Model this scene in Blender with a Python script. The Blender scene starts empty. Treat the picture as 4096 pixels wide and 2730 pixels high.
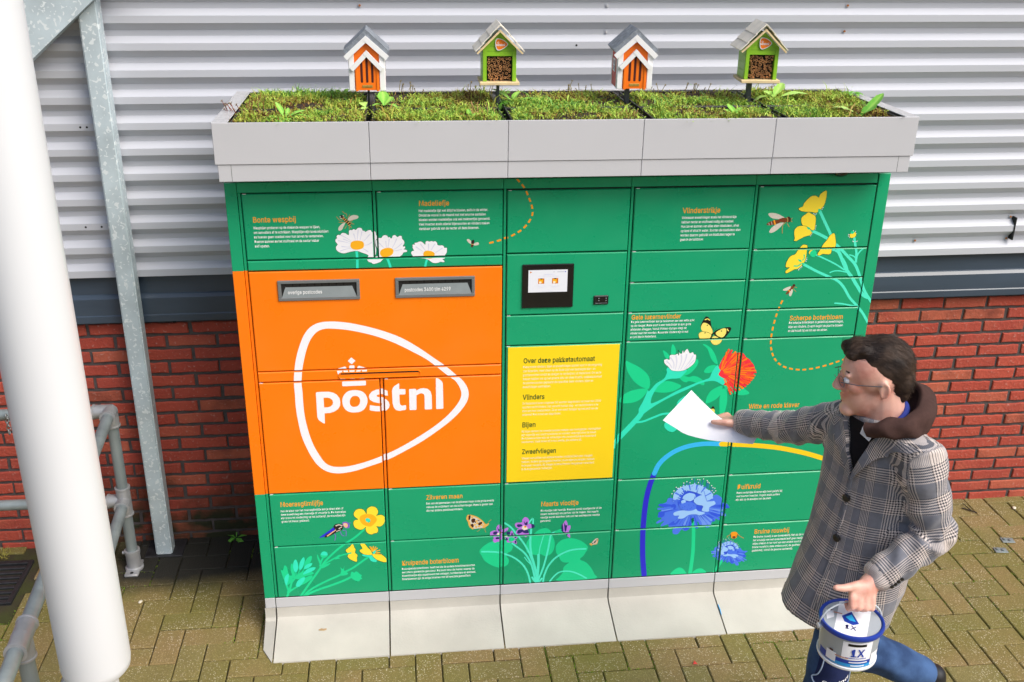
import bpy, bmesh, math, random, json
import numpy as np
from mathutils import Vector, Matrix
from mathutils.geometry import tessellate_polygon
SC = bpy.context.scene
COL = SC.collection
R = math.radians

# ------------------------------------------------------------------ camera
cam_d = bpy.data.cameras.new("camera"); cam = bpy.data.objects.new("camera", cam_d); COL.objects.link(cam)
yaw, pitch, roll = 0.1158013, 0.39878697, 0.01333892
cy, sy, cp, sp = math.cos(yaw), math.sin(yaw), math.cos(pitch), math.sin(pitch)
fwd = Vector((sy*cp, cy*cp, -sp)); r0 = Vector((cy, -sy, 0)); u0 = r0.cross(fwd)
rt = math.cos(roll)*r0 + math.sin(roll)*u0; up = -math.sin(roll)*r0 + math.cos(roll)*u0
M = Matrix((rt, up, -fwd)).transposed().to_4x4(); M.translation = Vector((0.5541, -3.5475, 2.7736))
cam.matrix_world = M
cam_d.sensor_width = 36; cam_d.lens = 35.922; cam_d.clip_start = 0.05; cam_d.clip_end = 800
SC.camera = cam

# ------------------------------------------------------------------ light
SUN_EL, SUN_AZ = 48, 47          # elevation; azimuth of the sun measured from -y towards +x
w = bpy.data.worlds.new("World"); SC.world = w; w.use_nodes = True
nt = w.node_tree; nt.nodes.clear()
sky = nt.nodes.new("ShaderNodeTexSky"); sky.sky_type = 'NISHITA'; sky.sun_disc = False
sky.sun_elevation = R(SUN_EL); sky.sun_rotation = R(180-SUN_AZ); sky.air_density = 1.0; sky.dust_density = 4.0; sky.ozone_density = 1.0
bg = nt.nodes.new("ShaderNodeBackground"); bg.inputs[1].default_value = 0.115
wo = nt.nodes.new("ShaderNodeOutputWorld")
nt.links.new(sky.outputs[0], bg.inputs[0]); nt.links.new(bg.outputs[0], wo.inputs[0])
sl = bpy.data.lights.new("sun", 'SUN'); sl.energy = 2.2; sl.angle = R(40); sl.color = (1, 0.97, 0.92)
so = bpy.data.objects.new("sun", sl); COL.objects.link(so); so.location = (4, -6, 9)
sd = Vector((math.sin(R(SUN_AZ))*math.cos(R(SUN_EL)), -math.cos(R(SUN_AZ))*math.cos(R(SUN_EL)), math.sin(R(SUN_EL))))
so.rotation_euler = sd.to_track_quat('Z', 'Y').to_euler()
SC.view_settings.view_transform = 'Standard'; SC.view_settings.look = 'None'
SC.view_settings.exposure = 0.46; SC.view_settings.gamma = 1; SC.view_settings.use_curve_mapping = False

# ------------------------------------------------------------------ helpers
rng = random.Random(7)
WL = {}                                       # world origin of each object (no rotation)
def tag(o, label=None, cat=None, group=None, kind=None):
    if label: o['label'] = label
    if cat: o['category'] = cat
    if group: o['group'] = group
    if kind: o['kind'] = kind
    return o
def link(o, parent=None, org=None, local=False):
    COL.objects.link(o)
    p = Vector((0, 0, 0))
    if parent is not None:
        o.parent = parent
        if not local: p = WL[parent.name]
    if org is not None: o.location = Vector(org) - p
    WL[o.name] = Vector(org) if org is not None else Vector((0, 0, 0))
    return o
def empty(name, loc, parent=None):
    o = bpy.data.objects.new(name, None); o.empty_display_size = 0.1
    return link(o, parent, loc)
def mesh_of(name, V, F, mats, mi=None, smooth=False):
    me = bpy.data.meshes.new(name); me.from_pydata([tuple(v) for v in V], [], F)
    for m in (mats if isinstance(mats, (list, tuple)) else [mats]): me.materials.append(m)
    if mi is not None: me.polygons.foreach_set('material_index', mi)
    if smooth: me.polygons.foreach_set('use_smooth', [True]*len(me.polygons))
    me.update(); return me
def ob(name, V, F, mats, parent=None, mi=None, smooth=False, org=None, local=False):
    """one mesh object; V in world coordinates (or local with local=True)"""
    if local:
        me = mesh_of(name, V, F, mats, mi, smooth); o = bpy.data.objects.new(name, me)
        COL.objects.link(o)
        if parent: o.parent = parent
        WL[o.name] = Vector((0, 0, 0)); return o
    if org is None:
        a = np.array([tuple(v) for v in V]); org = Vector(((a[:, 0].min()+a[:, 0].max())/2, (a[:, 1].min()+a[:, 1].max())/2, a[:, 2].min()))
    org = Vector(org)
    me = mesh_of(name, [Vector(v)-org for v in V], F, mats, mi, smooth)
    return link(bpy.data.objects.new(name, me), parent, org)
class MB:
    def __init__(s): s.v = []; s.f = []; s.m = []
    def add(s, V, F, m=0):
        n = len(s.v); s.v += [Vector(v) for v in V]; s.f += [tuple(i+n for i in f) for f in F]; s.m += [m]*len(F); return s
    def box(s, x0, x1, y0, y1, z0, z1, m=0):
        return s.add([(x0,y0,z0),(x1,y0,z0),(x1,y1,z0),(x0,y1,z0),(x0,y0,z1),(x1,y0,z1),(x1,y1,z1),(x0,y1,z1)],
                     [(0,3,2,1),(4,5,6,7),(0,1,5,4),(1,2,6,5),(2,3,7,6),(3,0,4,7)], m)
    def cbox(s, x0, x1, y0, y1, z0, z1, c=.002, m=0):
        """box with all edges chamfered (hull of inset faces)"""
        bm = bmesh.new(); bmesh.ops.create_cube(bm, size=1)
        for v in bm.verts: v.co = Vector(((x0+x1)/2+v.co.x*(x1-x0), (y0+y1)/2+v.co.y*(y1-y0), (z0+z1)/2+v.co.z*(z1-z0)))
        bmesh.ops.bevel(bm, geom=bm.edges[:], offset=c, segments=1, affect='EDGES')
        s.bm(bm, m); return s
    def bm(s, b, m=0):
        b.verts.index_update(); s.add([v.co for v in b.verts], [[v.index for v in f.verts] for f in b.faces], m); b.free(); return s
    def tube(s, pts, r, n=12, m=0, caps=True):
        pts = [Vector(p) for p in pts]; rs = r if isinstance(r, (list, tuple)) else [r]*len(pts)
        V = []; F = []; nrm = None
        for i, p in enumerate(pts):
            d = (pts[min(i+1, len(pts)-1)]-pts[max(i-1, 0)]).normalized()
            if nrm is None: nrm = d.orthogonal().normalized()
            nrm = (nrm-d*nrm.dot(d)).normalized(); b = d.cross(nrm)
            for k in range(n):
                a = 2*math.pi*k/n; V.append(p+(nrm*math.cos(a)+b*math.sin(a))*rs[i])
        for i in range(len(pts)-1):
            for k in range(n): F.append((i*n+k, i*n+(k+1) % n, (i+1)*n+(k+1) % n, (i+1)*n+k))
        if caps: F.append(tuple(range(n-1, -1, -1))); F.append(tuple(range((len(pts)-1)*n, len(pts)*n)))
        return s.add(V, F, m)
    def lathe(s, c, prof, n=32, m=0):
        """prof = [(r, z)...] around vertical axis at c"""
        V = []; F = []; c = Vector(c)
        for r_, z in prof:
            for k in range(n):
                a = 2*math.pi*k/n; V.append(c+Vector((r_*math.cos(a), r_*math.sin(a), z)))
        for i in range(len(prof)-1):
            for k in range(n): F.append((i*n+k, i*n+(k+1) % n, (i+1)*n+(k+1) % n, (i+1)*n+k))
        return s.add(V, F, m)
    def prism(s, poly, axis, a, b, m=0):
        """extrude a 2D polygon along axis 'x','y' or 'z' from a to b"""
        def P(q, t): return {'x': (t, q[0], q[1]), 'y': (q[0], t, q[1]), 'z': (q[0], q[1], t)}[axis]
        n = len(poly); V = [P(q, a) for q in poly]+[P(q, b) for q in poly]
        F = [tuple(range(n)), tuple(range(2*n-1, n-1, -1))]+[(i, n+i, n+(i+1) % n, (i+1) % n) for i in range(n)]
        return s.add(V, F, m)
    def build(s, name, mats, parent=None, smooth=False, org=None, local=False, fixn=True):
        o = ob(name, s.v, s.f, mats, parent, s.m, smooth, org, local)
        if fixn:
            b = bmesh.new(); b.from_mesh(o.data); bmesh.ops.recalc_face_normals(b, faces=b.faces); b.to_mesh(o.data); b.free()
        return o
def smooth_angle(o, deg=35):
    me = o.data; me.polygons.foreach_set('use_smooth', [True]*len(me.polygons))
    b = bmesh.new(); b.from_mesh(me)
    for e in b.edges: e.smooth = e.calc_face_angle(0) < R(deg)
    b.to_mesh(me); b.free(); return o

# ------------------------------------------------------------------ materials
def lin(h):
    h = h.lstrip('#'); c = [int(h[i:i+2], 16)/255 for i in (0, 2, 4)]
    return tuple(x/12.92 if x <= .04045 else ((x+.055)/1.055)**2.4 for x in c)
def mat(name, col, rough=.5, metal=0, var=0, vscale=8, bump=0, bscale=60, spec=.5, rand=0, col2=None, stretch=None, coat=0, rvar=0):
    m = bpy.data.materials.new(name); m.use_nodes = True; t = m.node_tree; b = t.nodes['Principled BSDF']
    c = lin(col) if isinstance(col, str) else col
    b.inputs['Base Color'].default_value = (*c, 1); b.inputs['Roughness'].default_value = rough
    b.inputs['Metallic'].default_value = metal; b.inputs['Specular IOR Level'].default_value = spec
    if coat: b.inputs['Coat Weight'].default_value = coat; b.inputs['Coat Roughness'].default_value = .15
    N = t.nodes.new; L = t.links.new
    co = None
    def coords():
        tc = N('ShaderNodeTexCoord'); mp = N('ShaderNodeMapping'); L(tc.outputs['Object'], mp.inputs[0])
        if stretch: mp.inputs['Scale'].default_value = stretch
        if rand:
            oi = N('ShaderNodeObjectInfo'); vm = N('ShaderNodeVectorMath'); vm.operation = 'MULTIPLY_ADD'
            cx = N('ShaderNodeCombineXYZ')
            for i in range(3): L(oi.outputs['Random'], cx.inputs[i])
            L(cx.outputs[0], vm.inputs[0]); vm.inputs[1].default_value = (37, 53, 71); L(mp.outputs[0], vm.inputs[2]); return vm.outputs[0]
        return mp.outputs[0]
    if var or bump: co = coords()
    out = None
    if var:
        n = N('ShaderNodeTexNoise'); n.inputs['Scale'].default_value = vscale; n.inputs['Detail'].default_value = 6; L(co, n.inputs[0])
        mr = N('ShaderNodeMapRange'); mr.inputs[1].default_value = .3; mr.inputs[2].default_value = .7; mr.inputs[3].default_value = 1-var; mr.inputs[4].default_value = 1+var; L(n.outputs[0], mr.inputs[0])
        if col2 is not None:
            c2 = lin(col2) if isinstance(col2, str) else col2
            mx = N('ShaderNodeMix'); mx.data_type = 'RGBA'; mx.inputs[6].default_value = (*c, 1); mx.inputs[7].default_value = (*c2, 1)
            m2 = N('ShaderNodeMapRange'); m2.inputs[1].default_value = .4; m2.inputs[2].default_value = .65; L(n.outputs[0], m2.inputs[0]); L(m2.outputs[0], mx.inputs[0]); out = mx.outputs[2]
        else:
            mx = N('ShaderNodeMix'); mx.data_type = 'RGBA'; mx.blend_type = 'MULTIPLY'; mx.inputs[0].default_value = 1; mx.inputs[6].default_value = (*c, 1); L(mr.outputs[0], mx.inputs[7]); out = mx.outputs[2]
    if rand:
        oi = N('ShaderNodeObjectInfo'); hs = N('ShaderNodeHueSaturation'); mr = N('ShaderNodeMapRange'); mr.inputs[3].default_value = 1-rand; mr.inputs[4].default_value = 1+rand
        L(oi.outputs['Random'], mr.inputs[0]); L(mr.outputs[0], hs.inputs['Value'])
        if out is not None: L(out, hs.inputs['Color'])
        else: hs.inputs['Color'].default_value = (*c, 1)
        out = hs.outputs[0]
    if out is not None: L(out, b.inputs['Base Color'])
    if rvar:
        n = N('ShaderNodeTexNoise'); n.inputs['Scale'].default_value = 6; n.inputs['Detail'].default_value = 7; L(co, n.inputs[0])
        mr = N('ShaderNodeMapRange'); mr.inputs[1].default_value = .35; mr.inputs[2].default_value = .65; mr.inputs[3].default_value = rough-rvar; mr.inputs[4].default_value = rough+rvar; L(n.outputs[0], mr.inputs[0]); L(mr.outputs[0], b.inputs['Roughness'])
    if bump:
        n = N('ShaderNodeTexNoise'); n.inputs['Scale'].default_value = bscale; n.inputs['Detail'].default_value = 4; L(co, n.inputs[0])
        bp = N('ShaderNodeBump'); bp.inputs['Strength'].default_value = bump; bp.inputs['Distance'].default_value = .004; L(n.outputs[0], bp.inputs['Height']); L(bp.outputs[0], b.inputs['Normal'])
    return m
PAL = dict(white='f4f5fb', petalgrey='dcdff0', dgreen='0d5a3a', mint='30e8c4', mint2='50f0cc', leaf='12d692', daisyyellow='ffb81e', legtan='b98f4e', wing='d9d2c4', beedark='241a1e', waspyellow='e8b65a',
  red2='8a2a1a', orange2='ffa21a', flybrown='7a3d1c', flydark='4a2214', dolive='25522a', flyellow='ffe338', bfblack='17120c', bfyellow='f7e873', cored='f53042', cored2='ff5a2a', coorange='ff8417',
  arcblue='2a28d2', arcsky='35bdfa', arcyellow='ffd21e', scmid='4a78f0', scdark='2f58e4', scdark2='3767d8', sclight='9ccbff', sclight2='6f9cf6', beeorange='f79a1c', flyviolet='7a5cc8', peach='f3b98e', violet='bf7ae8', navy='25286a', cream='f5efd8',
  headline='ffab30', bodytext='ffffff', postergreen='2c5a28', posterbody='fff6cf', uigrey='9aa0b0', uiblue='3b3fc0', flyorange='d9791c', slottext='eef0f0', black='0b0b0c', bucketblue='1d3fa6', bucketsky='2a9be0', skin='c98a72')
AM = {}
def am(k):
    if k not in AM: AM[k] = mat('print_'+k, PAL[k], .42)
    return AM[k]
M_green = mat('green_paint', '12a270', .34, rvar=.12, var=.045, vscale=2.5, bump=.025, bscale=350)
M_greend = mat('green_frame_paint', '128a5a', .38)
M_orange = mat('orange_paint', 'ff7f08', .36, rvar=.12, var=.035, vscale=2.5, bump=.025, bscale=350)
M_yellow = mat('yellow_poster', 'ffda1c', .4)
M_gap = mat('dark_gap', (.012, .03, .022), .7)
M_greymet = mat('grey_powder_coat', 'c3c4c8', .42, var=.03, vscale=3, bump=.04, bscale=500)
M_greyrim = mat('wet_grey_rim', 'c2c2c4', .22, var=.1, vscale=60, bump=.5, bscale=90)
M_concrete = mat('pale_concrete', 'bcb9b0', .85, var=.1, vscale=5, bump=.25, bscale=120, rand=.03)
M_black = mat('black_plastic', (.012, .012, .013), .35)
M_glass = mat('black_screen_glass', (.008, .008, .009), .06)
M_darkgrey = mat('slot_grey_plastic', '6f7374', .5, var=.05, vscale=30)
M_flap = mat('slot_flap_grey', '8b9497', .38, var=.06, vscale=18)
M_galv = mat('galvanised_steel', 'b9c7cd', .5, metal=.05, var=.14, vscale=9, bump=.08, bscale=40)
M_tube = mat('galvanised_tube', '8c9698', .5, metal=.35, var=.22, vscale=14, stretch=(1, 1, .3), bump=.1, bscale=60)
M_clad = mat('white_coated_sheet', 'bdc0c8', .38, var=.02, vscale=1.2, stretch=(.3, 1, 1))
M_clad.node_tree.nodes['Principled BSDF'].inputs['Coat Weight'].default_value = .0
M_lintel = mat('blue_grey_steel', '3c4958', .28, var=.22, vscale=2.2, stretch=(.6, 1, 2.5), bump=.05, bscale=30)
M_mortar = mat('dark_mortar', '534b4a', .95, var=.25, vscale=25, bump=.5, bscale=160)
M_white = mat('white_pole_coating', 'dcdfe3', .4, rvar=.1, var=.04, vscale=2.5, stretch=(1, 1, .35), bump=.04, bscale=22)
M_joint = mat('mossy_joint_sand', '3a3323', .98, var=.5, vscale=9, col2='3b4019', bump=.6, bscale=200)
M_iron = mat('cast_iron', '2c2d30', .5, metal=.2, var=.3, vscale=40, bump=.3, bscale=120)
M_rust = mat('rusty_screw', 'a86a35', .6, var=.3, vscale=200)
M_dark = mat('drill_hole_black', (.01, .01, .01), .8)
M_soil = mat('dark_soil', '33241a', .98, var=.5, vscale=60, bump=.8, bscale=200)
M_wood = mat('pale_plywood', 'e0c89a', .6, var=.12, vscale=20, stretch=(1, 1, 6))
M_woodroof = mat('pale_wood_shingle', 'e6e0d2', .65, var=.08, vscale=25)
M_lime = mat('lime_green_paint', '8cc22a', .4, var=.04, vscale=20)
M_limed = mat('lime_groove', '6a9a1c', .5)
M_horange = mat('house_orange_paint', 'f9780f', .4, var=.03, vscale=20)
M_hwhite = mat('house_white_paint', 'eeeeef', .45, var=.02, vscale=20)
M_hred = mat('house_red_side', 'd2402a', .5, var=.1, vscale=60, stretch=(1, 6, 1))
M_slate = mat('grey_roof_felt', '7d848d', .8, var=.3, vscale=60, bump=.5, bscale=150)
M_bamboo = mat('bamboo_tube', 'b98554', .7, var=.3, vscale=90, rand=.35)
M_brass = mat('brass_plate', 'c9a85a', .35, metal=.6, var=.2, vscale=120)

def brick_mat():
    m = bpy.data.materials.new('red_brick'); m.use_nodes = True; t = m.node_tree; b = t.nodes['Principled BSDF']; N = t.nodes.new; L = t.links.new
    b.inputs['Roughness'].default_value = .85; b.inputs['Specular IOR Level'].default_value = .25
    tc = N('ShaderNodeTexCoord'); oi = N('ShaderNodeObjectInfo'); ge = N('ShaderNodeNewGeometry')
    n1 = N('ShaderNodeTexNoise'); n1.inputs['Scale'].default_value = 9; n1.inputs['Detail'].default_value = 5; L(ge.outputs['Position'], n1.inputs[0])
    n2 = N('ShaderNodeTexNoise'); n2.inputs['Scale'].default_value = 70; n2.inputs['Detail'].default_value = 5; L(ge.outputs['Position'], n2.inputs[0])
    cr = N('ShaderNodeValToRGB'); e = cr.color_ramp.elements; e[0].position = 0; e[0].color = (*lin('a24438'), 1); e[1].position = 1; e[1].color = (*lin('70392f'), 1)
    for p, c in ((.3, 'b05040'), (.55, 'a2483c'), (.8, 'b4604a')): q = e.new(p); q.color = (*lin(c), 1)
    ad = N('ShaderNodeMath'); ad.operation = 'MULTIPLY_ADD'; ad.inputs[1].default_value = .55; L(n1.outputs[0], ad.inputs[0]); 
    sb = N('ShaderNodeMath'); sb.operation = 'MULTIPLY_ADD'; sb.inputs[1].default_value = .8; sb.inputs[2].default_value = -.2; L(oi.outputs['Random'], sb.inputs[0]); L(sb.outputs[0], ad.inputs[2]); L(ad.outputs[0], cr.inputs[0])
    # pale lime bloom in blotches and pits
    mr = N('ShaderNodeMapRange'); mr.inputs[1].default_value = .6; mr.inputs[2].default_value = .78; mr.inputs[4].default_value = .55; L(n2.outputs[0], mr.inputs[0])
    mx = N('ShaderNodeMix'); mx.data_type = 'RGBA'; L(mr.outputs[0], mx.inputs[0]); L(cr.outputs[0], mx.inputs[6]); mx.inputs[7].default_value = (*lin('c9a196'), 1)
    # green-black algae, with the corner's shade painted in, on the lowest courses
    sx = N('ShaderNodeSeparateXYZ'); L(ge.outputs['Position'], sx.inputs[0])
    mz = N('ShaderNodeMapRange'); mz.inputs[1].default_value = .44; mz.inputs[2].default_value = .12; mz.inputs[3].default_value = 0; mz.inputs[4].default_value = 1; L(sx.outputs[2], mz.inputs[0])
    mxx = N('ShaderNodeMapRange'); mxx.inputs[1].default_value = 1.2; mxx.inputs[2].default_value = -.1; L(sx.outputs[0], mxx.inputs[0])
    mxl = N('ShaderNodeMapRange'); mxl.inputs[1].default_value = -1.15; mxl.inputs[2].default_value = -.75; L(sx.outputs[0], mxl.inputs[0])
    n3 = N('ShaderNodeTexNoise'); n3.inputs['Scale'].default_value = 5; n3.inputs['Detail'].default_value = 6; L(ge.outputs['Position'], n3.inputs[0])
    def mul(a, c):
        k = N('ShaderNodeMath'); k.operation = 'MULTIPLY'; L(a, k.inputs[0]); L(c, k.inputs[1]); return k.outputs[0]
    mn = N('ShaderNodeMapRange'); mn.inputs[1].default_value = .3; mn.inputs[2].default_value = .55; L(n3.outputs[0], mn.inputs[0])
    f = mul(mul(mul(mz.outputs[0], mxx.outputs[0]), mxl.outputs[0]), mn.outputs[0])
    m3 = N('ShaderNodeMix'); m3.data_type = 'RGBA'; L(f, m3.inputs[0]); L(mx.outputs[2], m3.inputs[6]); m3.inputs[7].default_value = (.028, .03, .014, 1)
    L(m3.outputs[2], b.inputs['Base Color'])
    bp = N('ShaderNodeBump'); bp.inputs['Strength'].default_value = .7; bp.inputs['Distance'].default_value = .006; L(n2.outputs[0], bp.inputs['Height']); L(bp.outputs[0], b.inputs['Normal'])
    return m
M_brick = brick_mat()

def paver_mat():
    m = bpy.data.materials.new('exposed_aggregate_paver'); m.use_nodes = True; t = m.node_tree; b = t.nodes['Principled BSDF']; N = t.nodes.new; L = t.links.new
    b.inputs['Roughness'].default_value = .8; b.inputs['Specular IOR Level'].default_value = .35
    oi = N('ShaderNodeObjectInfo'); ge = N('ShaderNodeNewGeometry'); P = ge.outputs['Position']
    cr = N('ShaderNodeValToRGB'); e = cr.color_ramp.elements; e[0].color = (*lin('807147'), 1); e[1].color = (*lin('9d875c'), 1); e[0].position = 0
    for p, c in ((.35, '8c804e'), (.65, '978054')): q = e.new(p); q.color = (*lin(c), 1)
    n1 = N('ShaderNodeTexNoise'); n1.inputs['Scale'].default_value = 3.5; n1.inputs['Detail'].default_value = 6; L(P, n1.inputs[0])
    ad = N('ShaderNodeMath'); ad.operation = 'MULTIPLY_ADD'; ad.inputs[1].default_value = .6; L(oi.outputs['Random'], ad.inputs[0]); s2 = N('ShaderNodeMath'); s2.operation = 'MULTIPLY_ADD'; s2.inputs[1].default_value = .9; s2.inputs[2].default_value = -.25; L(n1.outputs[0], s2.inputs[0]); L(s2.outputs[0], ad.inputs[2]); L(ad.outputs[0], cr.inputs[0])
    # moss tint on the left and along the wall
    n4 = N('ShaderNodeTexNoise'); n4.inputs['Scale'].default_value = 2.2; n4.inputs['Detail'].default_value = 5; L(P, n4.inputs[0])
    mm = N('ShaderNodeMapRange'); mm.inputs[1].default_value = .42; mm.inputs[2].default_value = .7; mm.inputs[4].default_value = .7; L(n4.outputs[0], mm.inputs[0])
    mx1 = N('ShaderNodeMix'); mx1.data_type = 'RGBA'; L(mm.outputs[0], mx1.inputs[0]); L(cr.outputs[0], mx1.inputs[6]); mx1.inputs[7].default_value = (*lin('77752f'), 1)
    # grit: dark matrix and pale pebbles
    vo = N('ShaderNodeTexVoronoi'); vo.inputs['Scale'].default_value = 175; L(P, vo.inputs['Vector'])
    sc = N('ShaderNodeSeparateColor'); L(vo.outputs['Color'], sc.inputs[0])
    g1 = N('ShaderNodeMath'); g1.operation = 'GREATER_THAN'; g1.inputs[1].default_value = .74; L(sc.outputs[0], g1.inputs[0])
    d1 = N('ShaderNodeMath'); d1.operation = 'LESS_THAN'; d1.inputs[1].default_value = .42; L(vo.outputs['Distance'], d1.inputs[0])
    pm = N('ShaderNodeMath'); pm.operation = 'MULTIPLY'; L(g1.outputs[0], pm.inputs[0]); L(d1.outputs[0], pm.inputs[1])
    n5 = N('ShaderNodeTexNoise'); n5.inputs['Scale'].default_value = 6; n5.inputs['Detail'].default_value = 3; L(P, n5.inputs[0])
    m5 = N('ShaderNodeMapRange'); m5.inputs[1].default_value = .4; m5.inputs[2].default_value = .6; m5.inputs[3].default_value = .08; m5.inputs[4].default_value = .38; L(n5.outputs[0], m5.inputs[0])
    pm2 = N('ShaderNodeMath'); pm2.operation = 'MULTIPLY'; L(pm.outputs[0], pm2.inputs[0]); L(m5.outputs[0], pm2.inputs[1])
    dk = N('ShaderNodeMapRange'); dk.inputs[1].default_value = 0; dk.inputs[2].default_value = .55; dk.inputs[3].default_value = 1.12; dk.inputs[4].default_value = .72; L(vo.outputs['Distance'], dk.inputs[0])
    mu = N('ShaderNodeMix'); mu.data_type = 'RGBA'; mu.blend_type = 'MULTIPLY'; mu.inputs[0].default_value = 1; L(mx1.outputs[2], mu.inputs[6]); L(dk.outputs[0], mu.inputs[7])
    mx = N('ShaderNodeMix'); mx.data_type = 'RGBA'; L(pm2.outputs[0], mx.inputs[0]); L(mu.outputs[2], mx.inputs[6]); mx.inputs[7].default_value = (*lin('efe6d2'), 1)
    # black grime and soft ground shade painted together in the corner beside the locker
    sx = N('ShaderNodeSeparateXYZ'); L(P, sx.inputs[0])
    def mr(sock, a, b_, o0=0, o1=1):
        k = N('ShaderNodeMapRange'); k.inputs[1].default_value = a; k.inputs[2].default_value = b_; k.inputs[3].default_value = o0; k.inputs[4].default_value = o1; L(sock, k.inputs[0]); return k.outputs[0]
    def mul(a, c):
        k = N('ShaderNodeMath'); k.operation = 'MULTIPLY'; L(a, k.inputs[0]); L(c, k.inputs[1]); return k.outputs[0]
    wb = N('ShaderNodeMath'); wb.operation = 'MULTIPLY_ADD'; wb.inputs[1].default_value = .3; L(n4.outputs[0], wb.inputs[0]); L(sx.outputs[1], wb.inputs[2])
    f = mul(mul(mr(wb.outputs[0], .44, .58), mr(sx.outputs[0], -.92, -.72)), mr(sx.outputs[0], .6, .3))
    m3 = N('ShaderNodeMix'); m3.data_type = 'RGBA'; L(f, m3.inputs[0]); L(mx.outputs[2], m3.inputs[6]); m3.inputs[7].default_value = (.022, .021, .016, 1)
    L(m3.outputs[2], b.inputs['Base Color'])
    bp = N('ShaderNodeBump'); bp.inputs['Strength'].default_value = .5; bp.inputs['Distance'].default_value = .003; bp.invert = True; L(vo.outputs['Distance'], bp.inputs['Height']); L(bp.outputs[0], b.inputs['Normal'])
    return m
M_paver = paver_mat()

def galv_spangle(m):
    """pale zinc flakes"""
    t = m.node_tree; b = t.nodes['Principled BSDF']; N = t.nodes.new; L = t.links.new
    src = b.inputs['Base Color'].links[0].from_socket
    ge = N('ShaderNodeNewGeometry'); nz = N('ShaderNodeTexNoise'); nz.inputs['Scale'].default_value = 55; nz.inputs['Detail'].default_value = 1.5; nz.inputs['Distortion'].default_value = .8; L(ge.outputs['Position'], nz.inputs[0])
    mr = N('ShaderNodeMapRange'); mr.inputs[1].default_value = .60; mr.inputs[2].default_value = .62; mr.inputs[4].default_value = .8; L(nz.outputs[0], mr.inputs[0])
    mx = N('ShaderNodeMix'); mx.data_type = 'RGBA'; L(mr.outputs[0], mx.inputs[0]); L(src, mx.inputs[6]); mx.inputs[7].default_value = (*lin('dfe6e8'), 1); L(mx.outputs[2], b.inputs['Base Color'])
galv_spangle(M_galv)

# ------------------------------------------------------------------ ground and paving
g = MB(); g.add([(-60,-60,-.03),(60,-60,-.03),(60,60,-.03),(-60,60,-.03)], [(0,1,2,3)])
tag(g.build('ground', M_joint), kind='structure')
PW = .1053
paving = MB(); paving.add([(-5,-5,-.012),(7,-5,-.012),(7,.76,-.012),(-5,.76,-.012)], [(0,1,2,3)])
paving = tag(paving.build('paving', M_joint, org=(0,0,0)), kind='structure')
def paver_mesh(name, lx, ly):
    c = .0035; j = .0022; x0, x1, y0, y1 = -lx/2+j, lx/2-j, -ly/2+j, ly/2-j
    V = []
    for (d, z) in ((0, -.02), (0, -c), (c, 0)):
        V += [(x0+d,y0+d,z),(x1-d,y0+d,z),(x1-d,y1-d,z),(x0+d,y1-d,z)]
    F = [(8,9,10,11)]
    for l in (0, 4):
        for k in range(4): F.append((l+k, l+(k+1) % 4, l+4+(k+1) % 4, l+4+k))
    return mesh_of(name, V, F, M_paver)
pmH = paver_mesh('paver', 2*PW, PW); pmV = paver_mesh('paver', PW, 2*PW)
AX, AY = -.488, .034                   # lower-left corner of one measured stretcher
rest = MB(); npv = 0
def near_view(x, y):
    if x < -.05: return x > -1.45 and y > -1.0
    if x < 2.0: return -.72 < y < -.18
    if x > 2.0: return x < 3.75 and y > -.95 - 0 and (y > -.9 or x < 3.3)
for j in range(-46, 10):
    for k in range(-14, 20):
        for kind in (0, 1):
            if kind == 0: x0, x1, y0, y1 = -j+4*k, -j+4*k+2, j, j+1
            else: x0, x1, y0, y1 = -j+4*k+2, -j+4*k+3, j, j+2
            X0, X1, Y0, Y1 = AX+x0*PW, AX+x1*PW, AY+y0*PW, AY+y1*PW
            xc, yc = (X0+X1)/2, (Y0+Y1)/2
            if xc < -4.8 or xc > 6.8 or yc < -4.6 or Y0 > .70: continue
            if X1 > -1.32 and X0 < -1.165 and Y1 > .29 and Y0 < .59: continue      # gully grate
            dz = rng.uniform(-.0022, .0015)
            if near_view(xc, yc) and npv < 300 and not (0 < xc < 2.3 and yc > -.18):
                o = bpy.data.objects.new('paver', pmV if kind else pmH); COL.objects.link(o); o.parent = paving
                o.location = (xc+rng.uniform(-.0012,.0012), yc+rng.uniform(-.0012,.0012), dz); o.rotation_euler = (rng.uniform(-.006,.006), rng.uniform(-.006,.006), rng.uniform(-.008,.008)); npv += 1
            else:
                me = pmV if kind else pmH
                rest.add([v.co+Vector((xc, yc, dz)) for v in me.vertices], [tuple(p.vertices) for p in me.polygons])
print('pavers', npv)
o = rest.build('paver', M_paver, paving, fixn=False); o['kind'] = 'stuff'

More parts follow.
